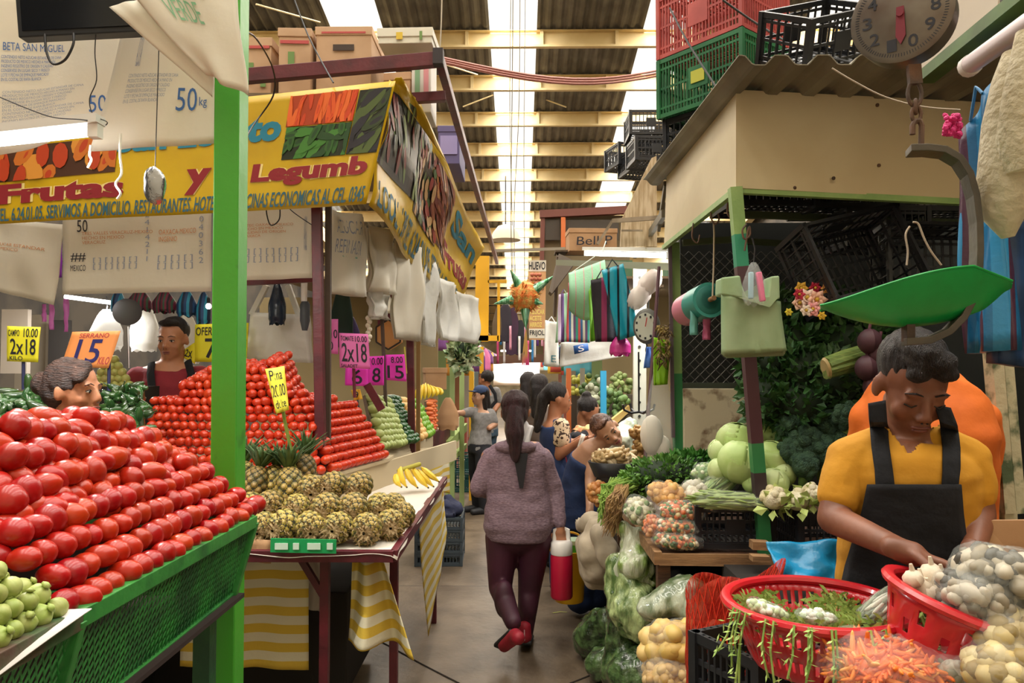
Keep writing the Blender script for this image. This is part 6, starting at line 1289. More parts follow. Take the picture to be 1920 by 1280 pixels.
cable('rope tied over the red and green crates, left strand', [(1256,15,3.9),(1290,80,3.7),(1350,175,3.45)], .005, S('2a2a2a','rope_dark'), name='rope', cat='rope')
cable('rope tied over the red and green crates, right strand', [(1355,0,3.5),(1420,45,3.5),(1500,90,3.3),(1600,118,2.9),(1640,126,2.8)], .005, S('2a2a2a','rope_dark'), name='rope', cat='rope')
# ================================================================ people
apr = mat('black_apron', lin('0e0f15'), .9, col2=lin('14151b'), scale=6, bump=.2, bscale=40)
def skin(n, a, c): return mat(n, lin(a), .48, col2=lin(c), scale=6, sub=.08, bump=.03, bscale=90)
sk1 = skin('skin_tan', 'b47c5c', 'a56d4e'); sk2 = skin('skin_brown', '80503a', '704532'); sk3 = skin('skin_light', 'c4977a', 'b4866a')
hairm = mat('black_hair', lin('1d1614'), .42, col2=lin('2c201c'), scale=30, bump=.9, bscale=60, stretch=(9,9,1)); hairb = mat('brown_hair', lin('2e1818'), .38, col2=lin('472428'), scale=26, bump=.9, bscale=60, stretch=(9,9,1.2))
def hmat(c, fwd, up=(0,0,1), s=1.0):
    f = V(fwd).normalized(); u = V(up); r = f.cross(u).normalized(); u = r.cross(f); M = Matrix((r, f, u)).transposed().to_4x4()
    return Matrix.Translation(V(c)) @ M @ Matrix.Scale(s, 4)
def hand(mb, wr, d, n, s=1.0, curl=.5, side=1, r=.0085):
    wr = V(wr); d = V(d).normalized(); n = V(n); n = (n-d*n.dot(d)).normalized(); x = d.cross(n)*side
    mb.cap(wr-d*.02*s, wr+d*.02*s, .024*s, .028*s, 10); 
    for k in (-1.2,-.4,.4,1.2): mb.cap(wr+d*.015*s+x*.014*k*s, wr+d*.078*s+x*.019*k*s, .014*s, .0125*s, 8)
    for k, L_ in ((-1.5,.058),(-.5,.072),(.5,.078),(1.5,.070)):
        p = wr+d*.085*s+x*.0155*k*s; a = curl*.5; seg = (.45,.32,.23); dd = d
        for j in range(3):
            dd = (d*math.cos(a)+n*math.sin(a)); q = p+dd*L_*seg[j]*s; mb.cap(p, q, r*s*(1-.12*j), r*s*(1-.12*(j+1)), 8); p = q; a += curl*(1+.15*k*0)
    p = wr+d*.02*s+x*.028*s; q = p+(d*.7+x*.65+n*.35).normalized()*.038*s; mb.cap(p, q, .0125*s, .0105*s, 8); mb.cap(q, q+(d*.8+x*.15+n*.55).normalized()*.032*s, .0105*s, .008*s, 8)
def head_mb(mb, M, jaw=1.0):
    e = lambda c, r, rot=None: mb.join(MB().ell(c, r, rot, 16, 12), M)
    e((0,-.012,.035), (.074,.094,.086)); e((0,.028,-.015), (.062,.062,.082)); e((0,.034,-.066), (.046*jaw,.048,.042)); e((0,.07,-.092), (.02*jaw,.017,.016))
    for s in (-1,1): e((s*.038,.058,-.03), (.024,.022,.026)); e((s*.028,.078,.023), (.026,.010,.009)); e((s*.077,-.008,-.008), (.009,.019,.031), (0,0,s*.3)); e((s*.011,.098,-.034), (.009,.009,.008)); e((s*.031,.073,.001), (.016,.012,.011))
    mb.join(MB().cap((0,.084,.014), (0,.104,-.028), .009, .012, 10), M); e((0,.085,-.058), (.024,.012,.012)); e((0,.083,-.070), (.020,.012,.010))
def face_parts(M, par, open_=True, lipc='8a4a42'):
    iris = S('1a120e','iris'); wh = S('d8cfc6','eye_white',rough=.3); lip = S(lipc,'lip_'+lipc,rough=.45)
    for s in (-1,1):
        if open_:
            b = MB(); b.join(MB().ell((s*.031,.0805,.001), (.0125,.0065,.0055), None, 12, 8), M); o = obj('eye', b, wh, par); b = MB(); b.join(MB().ell((s*.031,.0865,.001), (.0052,.0022,.0052), None, 10, 6), M); obj('iris', b, iris, o)
            b = MB(); b.join(MB().tube([(s*.017,.0845,.003),(s*.031,.0885,.0085),(s*.046,.080,.003)], .0018, 5), M); obj('eyelash', b, iris, par)
        else:
            b = MB(); b.join(MB().tube([(s*.017,.084,-.002),(s*.031,.0865,-.008),(s*.046,.079,-.003)], .0019, 5), M); obj('eyelash', b, iris, par)
        b = MB(); b.join(MB().tube([(s*.013,.0895,.025),(s*.03,.0895,.031),(s*.05,.078,.024)], [.0025,.0036,.002], 6, flat=.6), M); obj('eyebrow', b, hairm, par)
        b = MB(); b.join(MB().ell((s*.006,.104,-.040), (.003,.003,.0018), None, 6, 4), M); obj('nostril', b, iris, par)
    b = MB(); b.join(MB().ell((0,.0915,-.0585), (.023,.0075,.0042), None, 12, 6), M); b.join(MB().ell((0,.0905,-.067), (.019,.0075,.0052), None, 12, 6), M); obj('lips', b, lip, par, smooth=2)
def human(label, sk, spine, right, head, arms=(), legs=(), vox=.010, ar=(.052,.042,.028), lr=(.092,.060,.040), neck=.05, hands=(), face=None, jaw=1, extra=(), hidebody=False):
    """spine: [(pos, rx, ry)...] from hips up to shoulders; one continuous body surface"""
    rt = V(right).normalized(); b = MB(); rings = []
    n = len(spine)
    for i, (p, rx, ry) in enumerate(spine):
        d = (V(spine[min(i+1,n-1)][0])-V(spine[max(i-1,0)][0])).normalized(); f = d.cross(rt).normalized(); r2 = f.cross(d).normalized(); M = Matrix((r2, f, d)).transposed(); rings.append((p, rx, ry, M))
    b.loft(rings, 22)
    sh = V(spine[-1][0]); hc = head @ V((0,-.018,-.06)); b.cap(sh-V((0,0,.02)), hc, neck*1.15, neck, 14)
    base = V(spine[0][0]); t = thing('person', label, 'person', (base.x, base.y, 0))
    for a in arms:
        b.ell(tuple(V(a[0])), ar[0]*1.12); b.limb(a[:2], ar[:2]); b.limb(a[1:3], [ar[1]*1.0, ar[2]])
        b.cap(V(a[0]).lerp(sh,.0), sh-V((0,0,.03)), ar[0], ar[0]*1.05)
    for l in legs: b.limb(l[:3], lr)
    for h in hands: hand(b, *h)
    head_mb(b, head, jaw)
    body = fuse('body', b, vox, sk, t, smooth=4)
    if face is not None: face_parts(head, t, *face)
    return t, rings
def garment(name, t, m, rings, k=1.09, limbs=(), vox=.011, lo=0, hi=None, amp=.006, fr=9, seed=0, extra=(), sm=4, add=.0):
    b = MB(); rr = [(c, rx*k+add, ry*k+add, M) for c, rx, ry, M in rings[lo:hi]]; b.loft(rr, 22)
    for pts, rs in limbs: b.limb([V(p) for p in pts], rs)
    for e in extra: b.ell(*e)
    return fuse(name, b, vox, m, t, smooth=sm, disp=lambda c: amp*noise.noise(V((c.x*fr+seed, c.y*fr, c.z*fr*1.6))))
from mathutils.bvhtree import BVHTree
CRI = CR.inverted()
def PX(p): d = CRI @ (V(p)-CL); return (960-F*d.x/d.z, 640+F*d.y/d.z)
def world_verts(o):
    q = V((0,0,0)); p_ = o
    while p_ is not None: q = q+p_.location; p_ = p_.parent
    return [v.co+q for v in o.data.vertices]
def bvh_of(objs):
    vs = []; fs = []
    for o in objs: n = len(vs); vs += world_verts(o); fs += [tuple(n+i for i in p.vertices) for p in o.data.polygons]
    return BVHTree.FromPolygons(vs, fs)
def drape(name, par, m, bv, L_, R_, off=.006, nu=6, sub=5, Yd=1.7, solid=.004):
    """cloth laid on the surface between a left and a right edge seen by the camera"""
    def cr(pts, t):
        f = t*(len(pts)-1); i = min(int(f), len(pts)-2); k = f-i; return (pts[i][0]*(1-k)+pts[i+1][0]*k, pts[i][1]*(1-k)+pts[i+1][1]*k)
    nv = (len(L_)-1)*sub; rows_ = []; last = Yd
    for j in range(nv+1):
        row = []
        for i in range(nu+1):
            a = cr(L_, j/nv); b_ = cr(R_, j/nv); u = i/nu; x = a[0]*(1-u)+b_[0]*u; y = a[1]*(1-u)+b_[1]*u; d = (P(x,y,2)-CL).normalized(); h = bv.ray_cast(CL, d)
            Yh = h[0].y if h[0] is not None and h[0].y < Yd+.12 else None; row.append([x, y, Yh])
        known = [r[2] for r in row if r[2]]; av = sum(known)/len(known) if known else last
        for r in row: r[2] = r[2] or av
        last = av; rows_.append([P(x, y, h-off) for x, y, h in row])
    b = MB(); b.grid(lambda u, v: rows_[round(v*nv)][round(u*nu)], nu, nv); return obj(name, b, m, par, solid=solid)
def cut(o, test):      # open a neckline: drop the faces the test selects
    vs = world_verts(o); me = o.data; keep = [tuple(p.vertices) for p in me.polygons if not test(sum((vs[i] for i in p.vertices), V((0,0,0)))/len(p.vertices))]
    n = bpy.data.meshes.new(me.name); n.from_pydata([v.co.copy() for v in me.vertices], [], keep); n.materials.append(me.materials[0]); n.polygons.foreach_set('use_smooth', [True]*len(keep)); o.data = n
    md = o.modifiers.new('s', 'SOLIDIFY'); md.thickness = .003; md.offset = -1
def lerp(a, b, t): return V(a).lerp(V(b), t)
def hair_cap(t, M, m, prims, vox=.007, amp=.004, name='hair', fr=30):
    b = MB()
    for p in prims:
        q = MB(); (q.ell(*p[1:]) if p[0] == 'e' else q.tube(p[1], p[2], 12) if p[0] == 't' else q.cap(*p[1:])); b.join(q, M if p[0] != 't' or len(p) < 4 else None)
    return fuse(name, b, vox, m, t, smooth=3, disp=lambda c: amp*noise.noise(V((c.x*fr*1.5, c.y*fr*1.5, c.z*fr*.35))))
SKULL = ('e', (0,-.024,.045), (.083,.096,.088), None, 18, 12)
# --- woman walking away in the middle of the aisle
Y = 4.4; hm = hmat(P(966,772,Y), (0,1,-.05))
sp = [(P(972,1010,Y),.165,.13),(P(972,985,Y),.195,.145),(P(972,950,Y),.185,.135),(P(970,915,Y),.165,.12),(P(969,880,Y),.165,.12),(P(968,850,Y),.175,.11),(P(967,830,Y),.13,.085)]
aL = [P(920,858,Y), P(897,915,Y-.02), P(925,925,Y+.20)]; aR = [P(1017,858,Y), P(1042,925,Y+.02), P(1051,985,Y-.04)]
hip = [P(942,1005,Y), P(1003,1005,Y)]
lL = [hip[0], P(938,1100,Y-.0), P(962,1166,Y-.28)]; lR = [hip[1], P(993,1100,Y+.05), (P(985,1190,Y+.02).x,Y+.05,.09)]
wo, rg = human('woman in heathered purple hoodie walking away with a red jug', sk1, sp, (1,0,0), hm, [aL,aR], [lL,lR], .009, (.054,.045,.027), (.095,.062,.042), hands=[(P(1051,990,Y-.04), (.05,0,-1), (0,.3,0), 1, .9, -1), (P(925,925,Y+.20), (.3,.9,.1), (0,0,1), 1, .6, 1)])
heather = mat('heather_purple', lin('6a5560'), .85, col2=lin('8d7682'), scale=60, detail=8, bump=.25, bscale=30, stretch=(1,1,3.2), lo=.36, hi=.66)
top = garment('hoodie', wo, heather, rg, 1.06, [(aL, (.062,.054,.040)), ([aL[0], P(967,835,Y)], (.06,.055)), (aR[:2]+[lerp(aR[1],aR[2],.93)], (.062,.052,.038)), ([aR[0], P(967,835,Y)], (.06,.055))], .009, 0, None, .007, 11)
legg = mat('plum_leggings', lin('3a1626'), .6, col2=lin('44182e'), scale=4)
b = MB(); b.loft([(c, rx*.98, ry*.98, M) for c, rx, ry, M in rg[:2]], 20); b.ell(tuple(P(972,1008,Y)), (.16,.125,.09))
for l in (lL, lR): b.limb(l, (.104,.070,.047)); b.ell(tuple(lerp(l[1],l[2],.33)+V((0,-.02,0))), (.060,.062,.11))
fuse('leggings', b, .009, legg, wo)
b = MB(); b.prism([P(962,850,Y-.145), P(990,850,Y-.145), P(981,915,Y-.150), P(974,915,Y-.150)], (0,.02,0)); obj('black_back_panel', b, S('15131a','panel_black'), wo, smooth=False)
b = MB(); b.grid(bend(Q(P(955,842,Y-.13), P(990,838,Y-.13), P(1000,800,Y-.06), P(985,790,Y-.03)), .01, 3), 8, 8); obj('hood_lining', b, S('c8c4c4','hood_grey',rough=.8), wo, solid=.01)
b = MB(); 
for i in range(14): pass
b.ell(tuple(P(966,838,Y-.09)), (.12,.06,.045)); fuse('hood', b, .01, heather, wo, disp=lambda c: .012*noise.noise(c*16))
hair_cap(wo, hm, hairb, [SKULL, ('e', (0,-.04,.0), (.078,.082,.09), None, 16, 10), ('e', (0,-.09,.02), (.042,.035,.042), None, 12, 8), ('c', (0,-.10,.0), (-.005,-.125,-.12), .048, .055, 14), ('c', (-.005,-.125,-.12), (.004,-.13,-.27), .055, .022, 14)], .007, .010)
shoe = mat('dark_red_shoe', lin('8e1426'), .6, col2=lin('a01a30'), scale=20); sole = S('1a1a1e','sole_black',rough=.6)
def shoe_at(t, heel, toe, up, m=shoe, s=1.0):
    heel = V(heel); toe = V(toe); up = V(up).normalized(); d = (toe-heel).normalized()
    b = MB(); b.cap(heel+up*.045*s, toe-d*.03+up*.035*s, .042*s, .036*s, 12); b.cap(heel+up*.05*s, heel+up*.10*s, .040*s, .038*s, 12); o = fuse('shoe', b, .007, m, t)
    b = MB(); b.bar(heel-d*.03+up*.012, toe+d*.012+up*.012, .085*s, .026*s, up=up); obj('sole', b, sole, o, smooth=False, bev=.01)
    b = MB(); b.bar(heel-d*.042+up*.03*s, heel-d*.040+up*.09*s, .006, .006, up=(1,0,0)); obj('heel_stripe', b, S('e0b0b8','heel_pink'), o, smooth=False)
shoe_at(wo, P(984,1208,Y+.0), P(988,1196,Y+.22), (0,0,1)); 
hL = P(962,1172,Y-.30); shoe_at(wo, hL+V((0,.0,-.05)), P(938,1212,Y-.20), (.25,-.85,.15))
# red jug in her hand
jg = thing('drink_jug', 'red drink jug with white lid carried by the woman in the purple hoodie', 'jug', P(1053,1120,Y-.04)); jc = P(1053,1120,Y-.04)
b = MB(); b.lathe([(.058,0),(.064,.01),(.064,.235),(.060,.25)], tuple(jc), 28); obj('body', b, mat('jug_red', lin('b8183a'), .35), jg)
b = MB(); b.lathe([(.062,.25),(.064,.255),(.062,.315),(.05,.33)], tuple(jc), 28); obj('lid', b, S('e8e4e0','jug_white',rough=.35), jg)
b = MB(); b.tube([jc+V((-.04,0,.32)), jc+V((-.036,0,.385)), jc+V((0,0,.40)), jc+V((.036,0,.385)), jc+V((.04,0,.32))], .009, 8, flat=1.6); obj('handle', b, S('e8e4e0','jug_white'), jg)
bk = thing('bucket', 'yellow bucket with raised handle behind the red jug', 'bucket', (P(1067,1118,4.62).x,4.62,.23)); bc = V((P(1067,1118,4.62).x,4.62,.235))
b = MB(); b.lathe([(.085,0),(.088,.01),(.105,.30),(.112,.31)], tuple(bc), 28, capt=False); obj('pail', b, mat('bucket_yellow', lin('e0a818'), .35), bk, solid=.004)
b = MB(); b.tube([bc+V((.112*math.cos(a),-.02,.30+.115*math.sin(a))) for a in [math.pi*i/14 for i in range(15)]], .007, 8); obj('handle', b, mat('bucket_yellow', lin('e0a818')), bk)
gc = thing('food_container', 'bright green tub with pale lid set inside the yellow bucket', 'container', (.335,4.68,.50)); b = MB(); o_ = V((.335,4.68,.50)); b.lathe([(.055,-.05),(.06,.065)], tuple(o_), 20); obj('tub', b, mat('tub_green', lin('3fa838'), .35), gc); b = MB(); b.lathe([(.063,.065),(.063,.09)], tuple(o_), 20); obj('lid', b, S('b8d0b0','tub_lid'), gc)
# --- boy in the mustard shirt
Y = 1.78; hm = hmat(P(1710,723,Y-.02), (-.10,-1,-.58), (0,-.5,1), .97)
sp = [(P(1698,1150,Y+.04),.15,.11),(P(1698,1080,Y+.03),.145,.105),(P(1700,1000,Y+.02),.140,.10),(P(1702,930,Y+.01),.148,.10),(P(1703,880,Y),.145,.098),(P(1705,850,Y),.125,.085),(P(1707,826,Y),.08,.06)]
aL = [P(1592,862,Y), P(1562,972,Y-.04), P(1688,1030,Y-.26)]; aR = [P(1812,860,Y), P(1836,965,Y-.01), P(1824,1035,Y-.12)]
boy, rg = human('boy in a mustard shirt and black apron looking down at his hands', sk2, sp, (-1,0,0), hm, [aL,aR], [[P(1660,1140,Y+.04),(P(1660,1200,Y).x,Y,.5),(P(1660,1200,Y).x,Y+.03,.06)],[P(1740,1140,Y+.04),(P(1740,1200,Y).x,Y,.5),(P(1740,1200,Y).x,Y+.03,.06)]], .006, (.043,.036,.024), (.08,.055,.04), .047, hands=[(P(1692,1032,Y-.265), (.9,-.35,-.28), (.1,-.2,-1), .95, .35, -1), (P(1822,1042,Y-.165), (-.3,-.6,-.7), (-.5,.2,-.5), .95, .7, 1)], face=(False,'6e3c34'))
mus = mat('mustard_cloth', lin('c48a1c'), .85, col2=lin('b57e18'), scale=5, bump=.18, bscale=22)
ts_ = garment('t_shirt', boy, mus, rg, 1.06, [([aL[0], lerp(aL[0],aL[1],.60)], (.053,.050)), ([aL[0], P(1670,826,Y)], (.054,.045)), ([aR[0], lerp(aR[0],aR[1],.60)], (.053,.050)), ([aR[0], P(1740,826,Y)], (.054,.045))], .006, 0, 7, .004, 16, add=.003)
def vneck(c):
    x, y = PX(c)
    if c.y > Y+.02: return y < 812 and abs(x-1707) < 40
    return (y < 800 and 1655 < x < 1762) or (800 <= y < 852 and abs(x-1707) < (852-y)*.86)
cut(ts_, vneck)
apr = mat('black_apron', lin('0e0f15'), .9, col2=lin('14151b'), scale=6, bump=.2, bscale=40)
bv = bvh_of([ts_])
drape('apron_bib', boy, apr, bv, [(1626,908),(1615,960),(1600,1010),(1585,1060),(1572,1120),(1568,1180)], [(1802,908),(1806,960),(1812,1010),(1820,1060),(1826,1120),(1830,1180)], .012, 16)
drape('apron_strap', boy, apr, bv, [(1628,756),(1630,790),(1634,840),(1640,880),(1642,915)], [(1660,750),(1663,790),(1668,840),(1674,880),(1678,915)], .007, 4)
drape('apron_strap', boy, apr, bv, [(1752,758),(1762,790),(1768,840),(1768,880),(1766,915)], [(1782,764),(1796,800),(1800,840),(1800,880),(1796,915)], .007, 4)
hair_cap(boy, hm, hairm, [('e',(0,-.026,.052),(.080,.092,.083),None,18,12), ('e',(0,.045,.098),(.064,.044,.026),None,12,8), ('e',(.02,.02,.12),(.05,.06,.025),None,12,8), ('e',(-.03,.07,.075),(.03,.022,.02),None,10,6), ('e',(.03,.072,.073),(.03,.022,.02),None,10,6)], .005, .004, fr=55)
# --- person in orange bending behind him
Y = 2.35; sp = [(P(1745,1050,Y),.17,.13),(P(1745,980,Y),.17,.13),(P(1743,900,Y),.175,.13),(P(1738,820,Y-.02),.185,.14),(P(1732,760,Y+.02),.17,.13),(P(1728,735,Y+.12),.12,.10)]
orp, rg = human('person in a bright orange shirt bent over behind the boy', sk2, sp, (1,0,0), hmat(P(1722,772,Y+.32), (0,.8,-.6), (0,.6,.8)), [[P(1640,790,Y+.05),P(1630,900,Y+.15),P(1660,960,Y+.3)],[P(1825,790,Y+.05),P(1840,900,Y+.1),P(1830,980,Y+.2)]], [[P(1710,1040,Y),(P(1710,1100,Y).x,Y,.45),(P(1710,1100,Y).x,Y,.06)],[P(1780,1040,Y),(P(1780,1100,Y).x,Y,.45),(P(1780,1100,Y).x,Y,.06)]], .012)
orm = mat('orange_shirt', lin('e2701c'), .75, col2=lin('d0641a'), scale=4, bump=.1)
garment('shirt', orp, orm, rg, 1.08, [([P(1640,790,Y+.05), P(1632,880,Y+.12)], (.08,.075)), ([P(1640,790,Y+.05), P(1732,775,Y+.04)], (.08,.11)), ([P(1825,790,Y+.05), P(1838,880,Y+.1)], (.08,.075)), ([P(1825,790,Y+.05), P(1732,775,Y+.04)], (.08,.11))], .012, 0, None, .012, 8)
# --- vendor
Y = 4.75; hm = hmat(P(324,637,Y), (.02,-1,-.14), (0,0,1), 1.12)
sp = [(P(312,860,Y),.16,.12),(P(312,800,Y),.16,.12),(P(314,760,Y),.17,.125),(P(316,720,Y),.17,.115),(P(318,695,Y),.14,.09),(P(320,680,Y),.09,.07)]
vd, rg = human('vendor in a dark red shirt standing behind the tiered tomatoes', sk1, sp, (-1,0,0), hm, [[P(258,708,Y),P(245,790,Y-.05),P(280,850,Y-.15)],[P(374,706,Y),P(385,790,Y-.05),P(360,850,Y-.15)]], [[P(290,850,Y),(P(290,850,Y).x,Y,.48),(P(290,850,Y).x,Y,.05)],[P(335,850,Y),(P(335,850,Y).x,Y,.48),(P(335,850,Y).x,Y,.05)]], .010, (.056,.045,.03), neck=.064, face=(True,'8a5048'), jaw=1.22)
redsh = mat('wine_shirt', lin('8a2430'), .85, col2=lin('7a1f2a'), scale=5, bump=.15)
garment('shirt', vd, redsh, rg, 1.08, [([P(258,708,Y),P(247,775,Y-.04)], (.074,.07)), ([P(258,708,Y),P(318,705,Y)], (.07,.075)), ([P(374,706,Y),P(383,775,Y-.04)], (.074,.07)), ([P(374,706,Y),P(318,705,Y)], (.07,.075))], .011, 0, 5, .006, 10)
for pts in ([(284,680),(282,700),(286,740),(290,790)], [(352,676),(358,700),(352,740),(346,790)]): b = MB(); b.tube([P(x,y,Y-(.06,.12,.155,.16)[i]) for i, (x, y) in enumerate(pts)], .026, 8, flat=.3, up=(0,1,0)); obj('apron_strap', b, apr, vd)
hair_cap(vd, hm, hairm, [('e',(0,-.03,.052),(.082,.090,.082),None,18,12), ('e',(0,.04,.10),(.058,.042,.022),None,12,8)], .007, .004)
# --- woman with blurred head at the left
Y = 2.85; hm = hmat(P(140,734,Y), (1,-.12,0), (0,0,1), 1.0)
bw, rg = human('woman with tied brown hair passing behind the near tomatoes', sk1, [(P(120,1000,Y),.15,.11),(P(120,930,Y),.14,.10),(P(122,870,Y),.15,.10),(P(124,835,Y),.14,.09),(P(127,818,Y),.08,.06)], (.4,.9,0), hm, [[P(105,850,Y-.12),P(100,930,Y-.12),P(140,960,Y-.2)],[P(140,850,Y+.12),P(140,930,Y+.12),P(170,960,Y)]], [[P(120,990,Y),(P(120,990,Y).x,Y,.48),(P(120,990,Y).x,Y,.05)]], .009, face=(True,'8a5048'))
garment('dark_top', bw, S('2a2024','top_dark',rough=.9), rg, 1.08, (), .012, 0, 4)
hair_cap(bw, hm, mat('brown_hair_warm', lin('2a1a16'), .5, col2=lin('4a3026'), scale=26, bump=.9, bscale=50, stretch=(1,1,6)), [SKULL, ('e',(0,-.05,.01),(.074,.08,.085),None,14,10), ('e',(0,-.125,.03),(.05,.05,.05),None,12,8), ('c',(0,.045,.095),(.06,.06,.05),.025,.02,10)], .008, .008)
# --- helper for the shoppers farther down the aisle
def shopper(label, Y, hx, hy, fwd, shirt, pants, sk=sk1, hairprims=None, hair_m=None, face=None, arms=None, wd=.15, up=(0,0,1), lean=0, hs=.97, sleeve=.5, shade=None, hipx=None, voxel=.013, hands=(), legs=True, height=None):
    M = hmat(P(hx,hy,Y), fwd, up, hs); f = V(fwd); f.z = 0; f.normalize(); rt = f.cross(V((0,0,1))); hc = P(hx,hy,Y); z = hc.z
    nb = hc+V((0,0,-.155))-f*.03; hp = V((hc.x-f.x*lean+(0 if hipx is None else hipx), hc.y-f.y*lean, max(.6, z*.56)))
    sp = [(hp+V((0,0,-.06)), wd*1.02,.12),(hp+V((0,0,.05)), wd,.12),(hp.lerp(nb,.45), wd*.84,.10),(hp.lerp(nb,.75), wd*.96,.105),(nb+V((0,0,-.035)), wd*.9,.085),(nb, .07,.055)]
    A = arms or [[nb+rt*wd*1.1-V((0,0,.05)), nb+rt*wd*1.25-V((0,0,.30)), nb+rt*wd*1.1-V((0,0,.50))+f*.12], [nb-rt*wd*1.1-V((0,0,.05)), nb-rt*wd*1.25-V((0,0,.30)), nb-rt*wd*1.1-V((0,0,.50))+f*.12]]
    Lg = [[hp+rt*s*.085-V((0,0,.05)), V((hp.x,hp.y,.46))+rt*s*.09+f*.02, V((hp.x,hp.y,.07))+rt*s*.09] for s in (-1,1)]
    t, rg = human(label, sk, sp, rt, M, A, Lg, voxel, (.046,.038,.026), (.088,.058,.04), .048, hands, face)
    garment('top', t, shirt, rg, 1.08, [([a[0], lerp(a[0],a[1],sleeve*1.6 if sleeve < .6 else 1)], (.060,.055)) for a in A]+([([a[1], lerp(a[1],a[2],.9)], (.052,.038)) for a in A] if sleeve > .6 else [])+[([a[0], nb-V((0,0,.04))], (.058,.06)) for a in A], voxel, 0, 5, .006, 10)
    b = MB(); b.loft([(c, rx*1.1, ry*1.1, m_) for c, rx, ry, m_ in rg[:2]], 18)
    for l in Lg: b.limb(l, (.10,.072,.05))
    fuse('trousers', b, voxel, pants, t)
    for l in Lg: b = MB(); b.cap(l[2]+V((0,0,-.03)), l[2]+f*.13+V((0,0,-.035)), .045, .035); obj('shoe', b, sole, t)
    hair_cap(t, M, hair_m or hairm, hairprims or [SKULL], .010, .006); return t, M, rg, nb, A
jeans = mat('jeans', lin('3c5266'), .85, col2=lin('4c6478'), scale=20); blk = S('1a1a20','cloth_black',rough=.9); grey = mat('grey_marl', lin('8d8a88'), .85, col2=lin('7d7a78'), scale=30)
LONG = [SKULL, ('c',(0,-.06,0),(0,-.10,-.22),.07,.05,12), ('c',(.05,-.03,-.02),(.06,-.04,-.2),.03,.025,10), ('c',(-.05,-.03,-.02),(-.06,-.04,-.2),.03,.025,10)]
# woman in the blue cap reaching to the hanging goods
Y = 8.6; nb = P(902,766,Y)
A = [[P(884,772,Y), P(868,774,Y-.1), P(853,774,Y-.2)], [P(920,775,Y), P(928,795,Y), P(918,803,Y-.12)]]
cw, M, rg, nb2, _ = shopper('woman in a blue cap and grey shirt reaching toward the hanging white bag', Y, 900, 742, (-.85,-.5,0), grey, blk, sk3, LONG, face=(True,'9a5a50'), arms=A, wd=.14, sleeve=.45, hands=[(P(853,774,Y-.2), (-1,-.1,0), (0,0,-1), 1, .5, 1)])
b = MB(); q = MB().ell((0,-.015,.062), (.086,.098,.07), None, 18, 10); b.join(q, M); b.join(MB().ell((0,.105,.055), (.06,.055,.008), (.15,0,0), 14, 6), M); fuse('baseball_cap', b, .008, mat('cap_blue', lin('33456a'), .8), cw)
# man in grey with a bag strap
mg, M, rg, nb, _ = shopper('man in a grey shirt with a black bag strap beyond the woman in the cap', 9.6, 911, 712, (-.75,.5,0), grey, jeans, sk1, [SKULL], arms=[[P(908,730,9.6),P(898,742,9.5),P(888,735,9.4)],[P(930,733,9.6),P(936,755,9.6),P(928,770,9.5)]], wd=.17)
b = MB(); b.tube([P(918,722,9.45), P(928,738,9.42), P(930,752,9.42), P(916,768,9.42)], .022, 6, flat=.4, up=(0,1,0)); obj('bag_strap', b, blk, mg)
shopper('dark-haired woman in a cream top seen from behind, left of the pair', 6.9, 991, 722, (.1,1,0), S('c8b9a2','cream_top',rough=.85), blk, sk1, LONG, wd=.14)
shopper('woman with long black hair seen from behind, right of the pair', 6.3, 1012, 728, (.3,1,0), S('6a5a50','taupe_top',rough=.85), blk, sk1, LONG, wd=.14)
# woman in the blue pinafore with patterned sleeve
Y = 5.5; A = [[P(1052,800,Y-.10), P(1050,852,Y-.14), P(1088,826,Y-.22)], [P(1040,800,Y+.15), P(1055,845,Y+.1), P(1092,820,Y-.1)]]
leo = mat('patterned_sleeve', lin('d0b898'), .8, col2=lin('3a2418'), scale=42, lo=.52, hi=.56, detail=1); pin_ = mat('navy_pinafore', lin('243a66'), .8, col2=lin('1e3058'), scale=6, bump=.15)
bwm, M, rg, nb, A_ = shopper('woman in a navy pinafore with patterned sleeves holding a paper', Y, 1046, 748, (1,.15,-.1), pin_, pin_, sk1, [SKULL, ('e',(0,-.1,.03),(.04,.04,.045),None,12,8), ('c',(0,-.11,0),(0,-.14,-.24),.05,.03,12)], face=(True,'8a5048'), arms=A, wd=.15, sleeve=.1, hands=[(P(1090,825,Y-.22), (.9,-.1,.3), (0,0,1), 1, 1.0, 1)])
b = MB(); b.limb([A[0][0], lerp(A[0][0],A[0][1],.5)], (.068,.068)); b.limb([A[1][0], lerp(A[1][0],A[1][1],.5)], (.066,.066)); fuse('patterned_sleeve', b, .011, leo, bwm, disp=lambda c: .005*noise.noise(c*20))
b = MB(); b.loft([(P(1064,990,Y), .20,.17), (P(1062,930,Y), .18,.15), (P(1058,870,Y), .16,.14), (P(1052,830,Y), .155,.125)], 20); fuse('pinafore_skirt', b, .014, pin_, bwm, disp=lambda c: .012*noise.noise(V((c.x*14,c.y*14,c.z*2))))
b = MB(); b.tube([P(1056,835,Y-.15), P(1066,880,Y-.18), P(1072,960,Y-.19)], .006, 6); obj('red_piping', b, S('8a2438','piping_red'), bwm)
b = MB(); b.grid(bend(Q(P(1079,850,Y-.28), P(1086,848,Y-.28), P(1098,815,Y-.28), P(1090,812,Y-.28)), .004), 4, 4); obj('paper_slip', b, S('e4dcd0','paper_white'), label='folded paper slip held by the woman in the navy pinafore', cat='paper', solid=.002)
b = MB(); b.grid(bend(Q(P(1070,808,Y+.1), P(1103,806,Y-.1), P(1108,795,Y-.05), P(1082,800,Y+.1)), .01), 6, 4); obj('colourful_wrap', b, mat('wrap_print', lin('c86a4a'), .7, col2=lin('d8c080'), scale=18), label='colourful printed wrapper held at the pinafore woman chest', cat='wrapper', solid=.003)
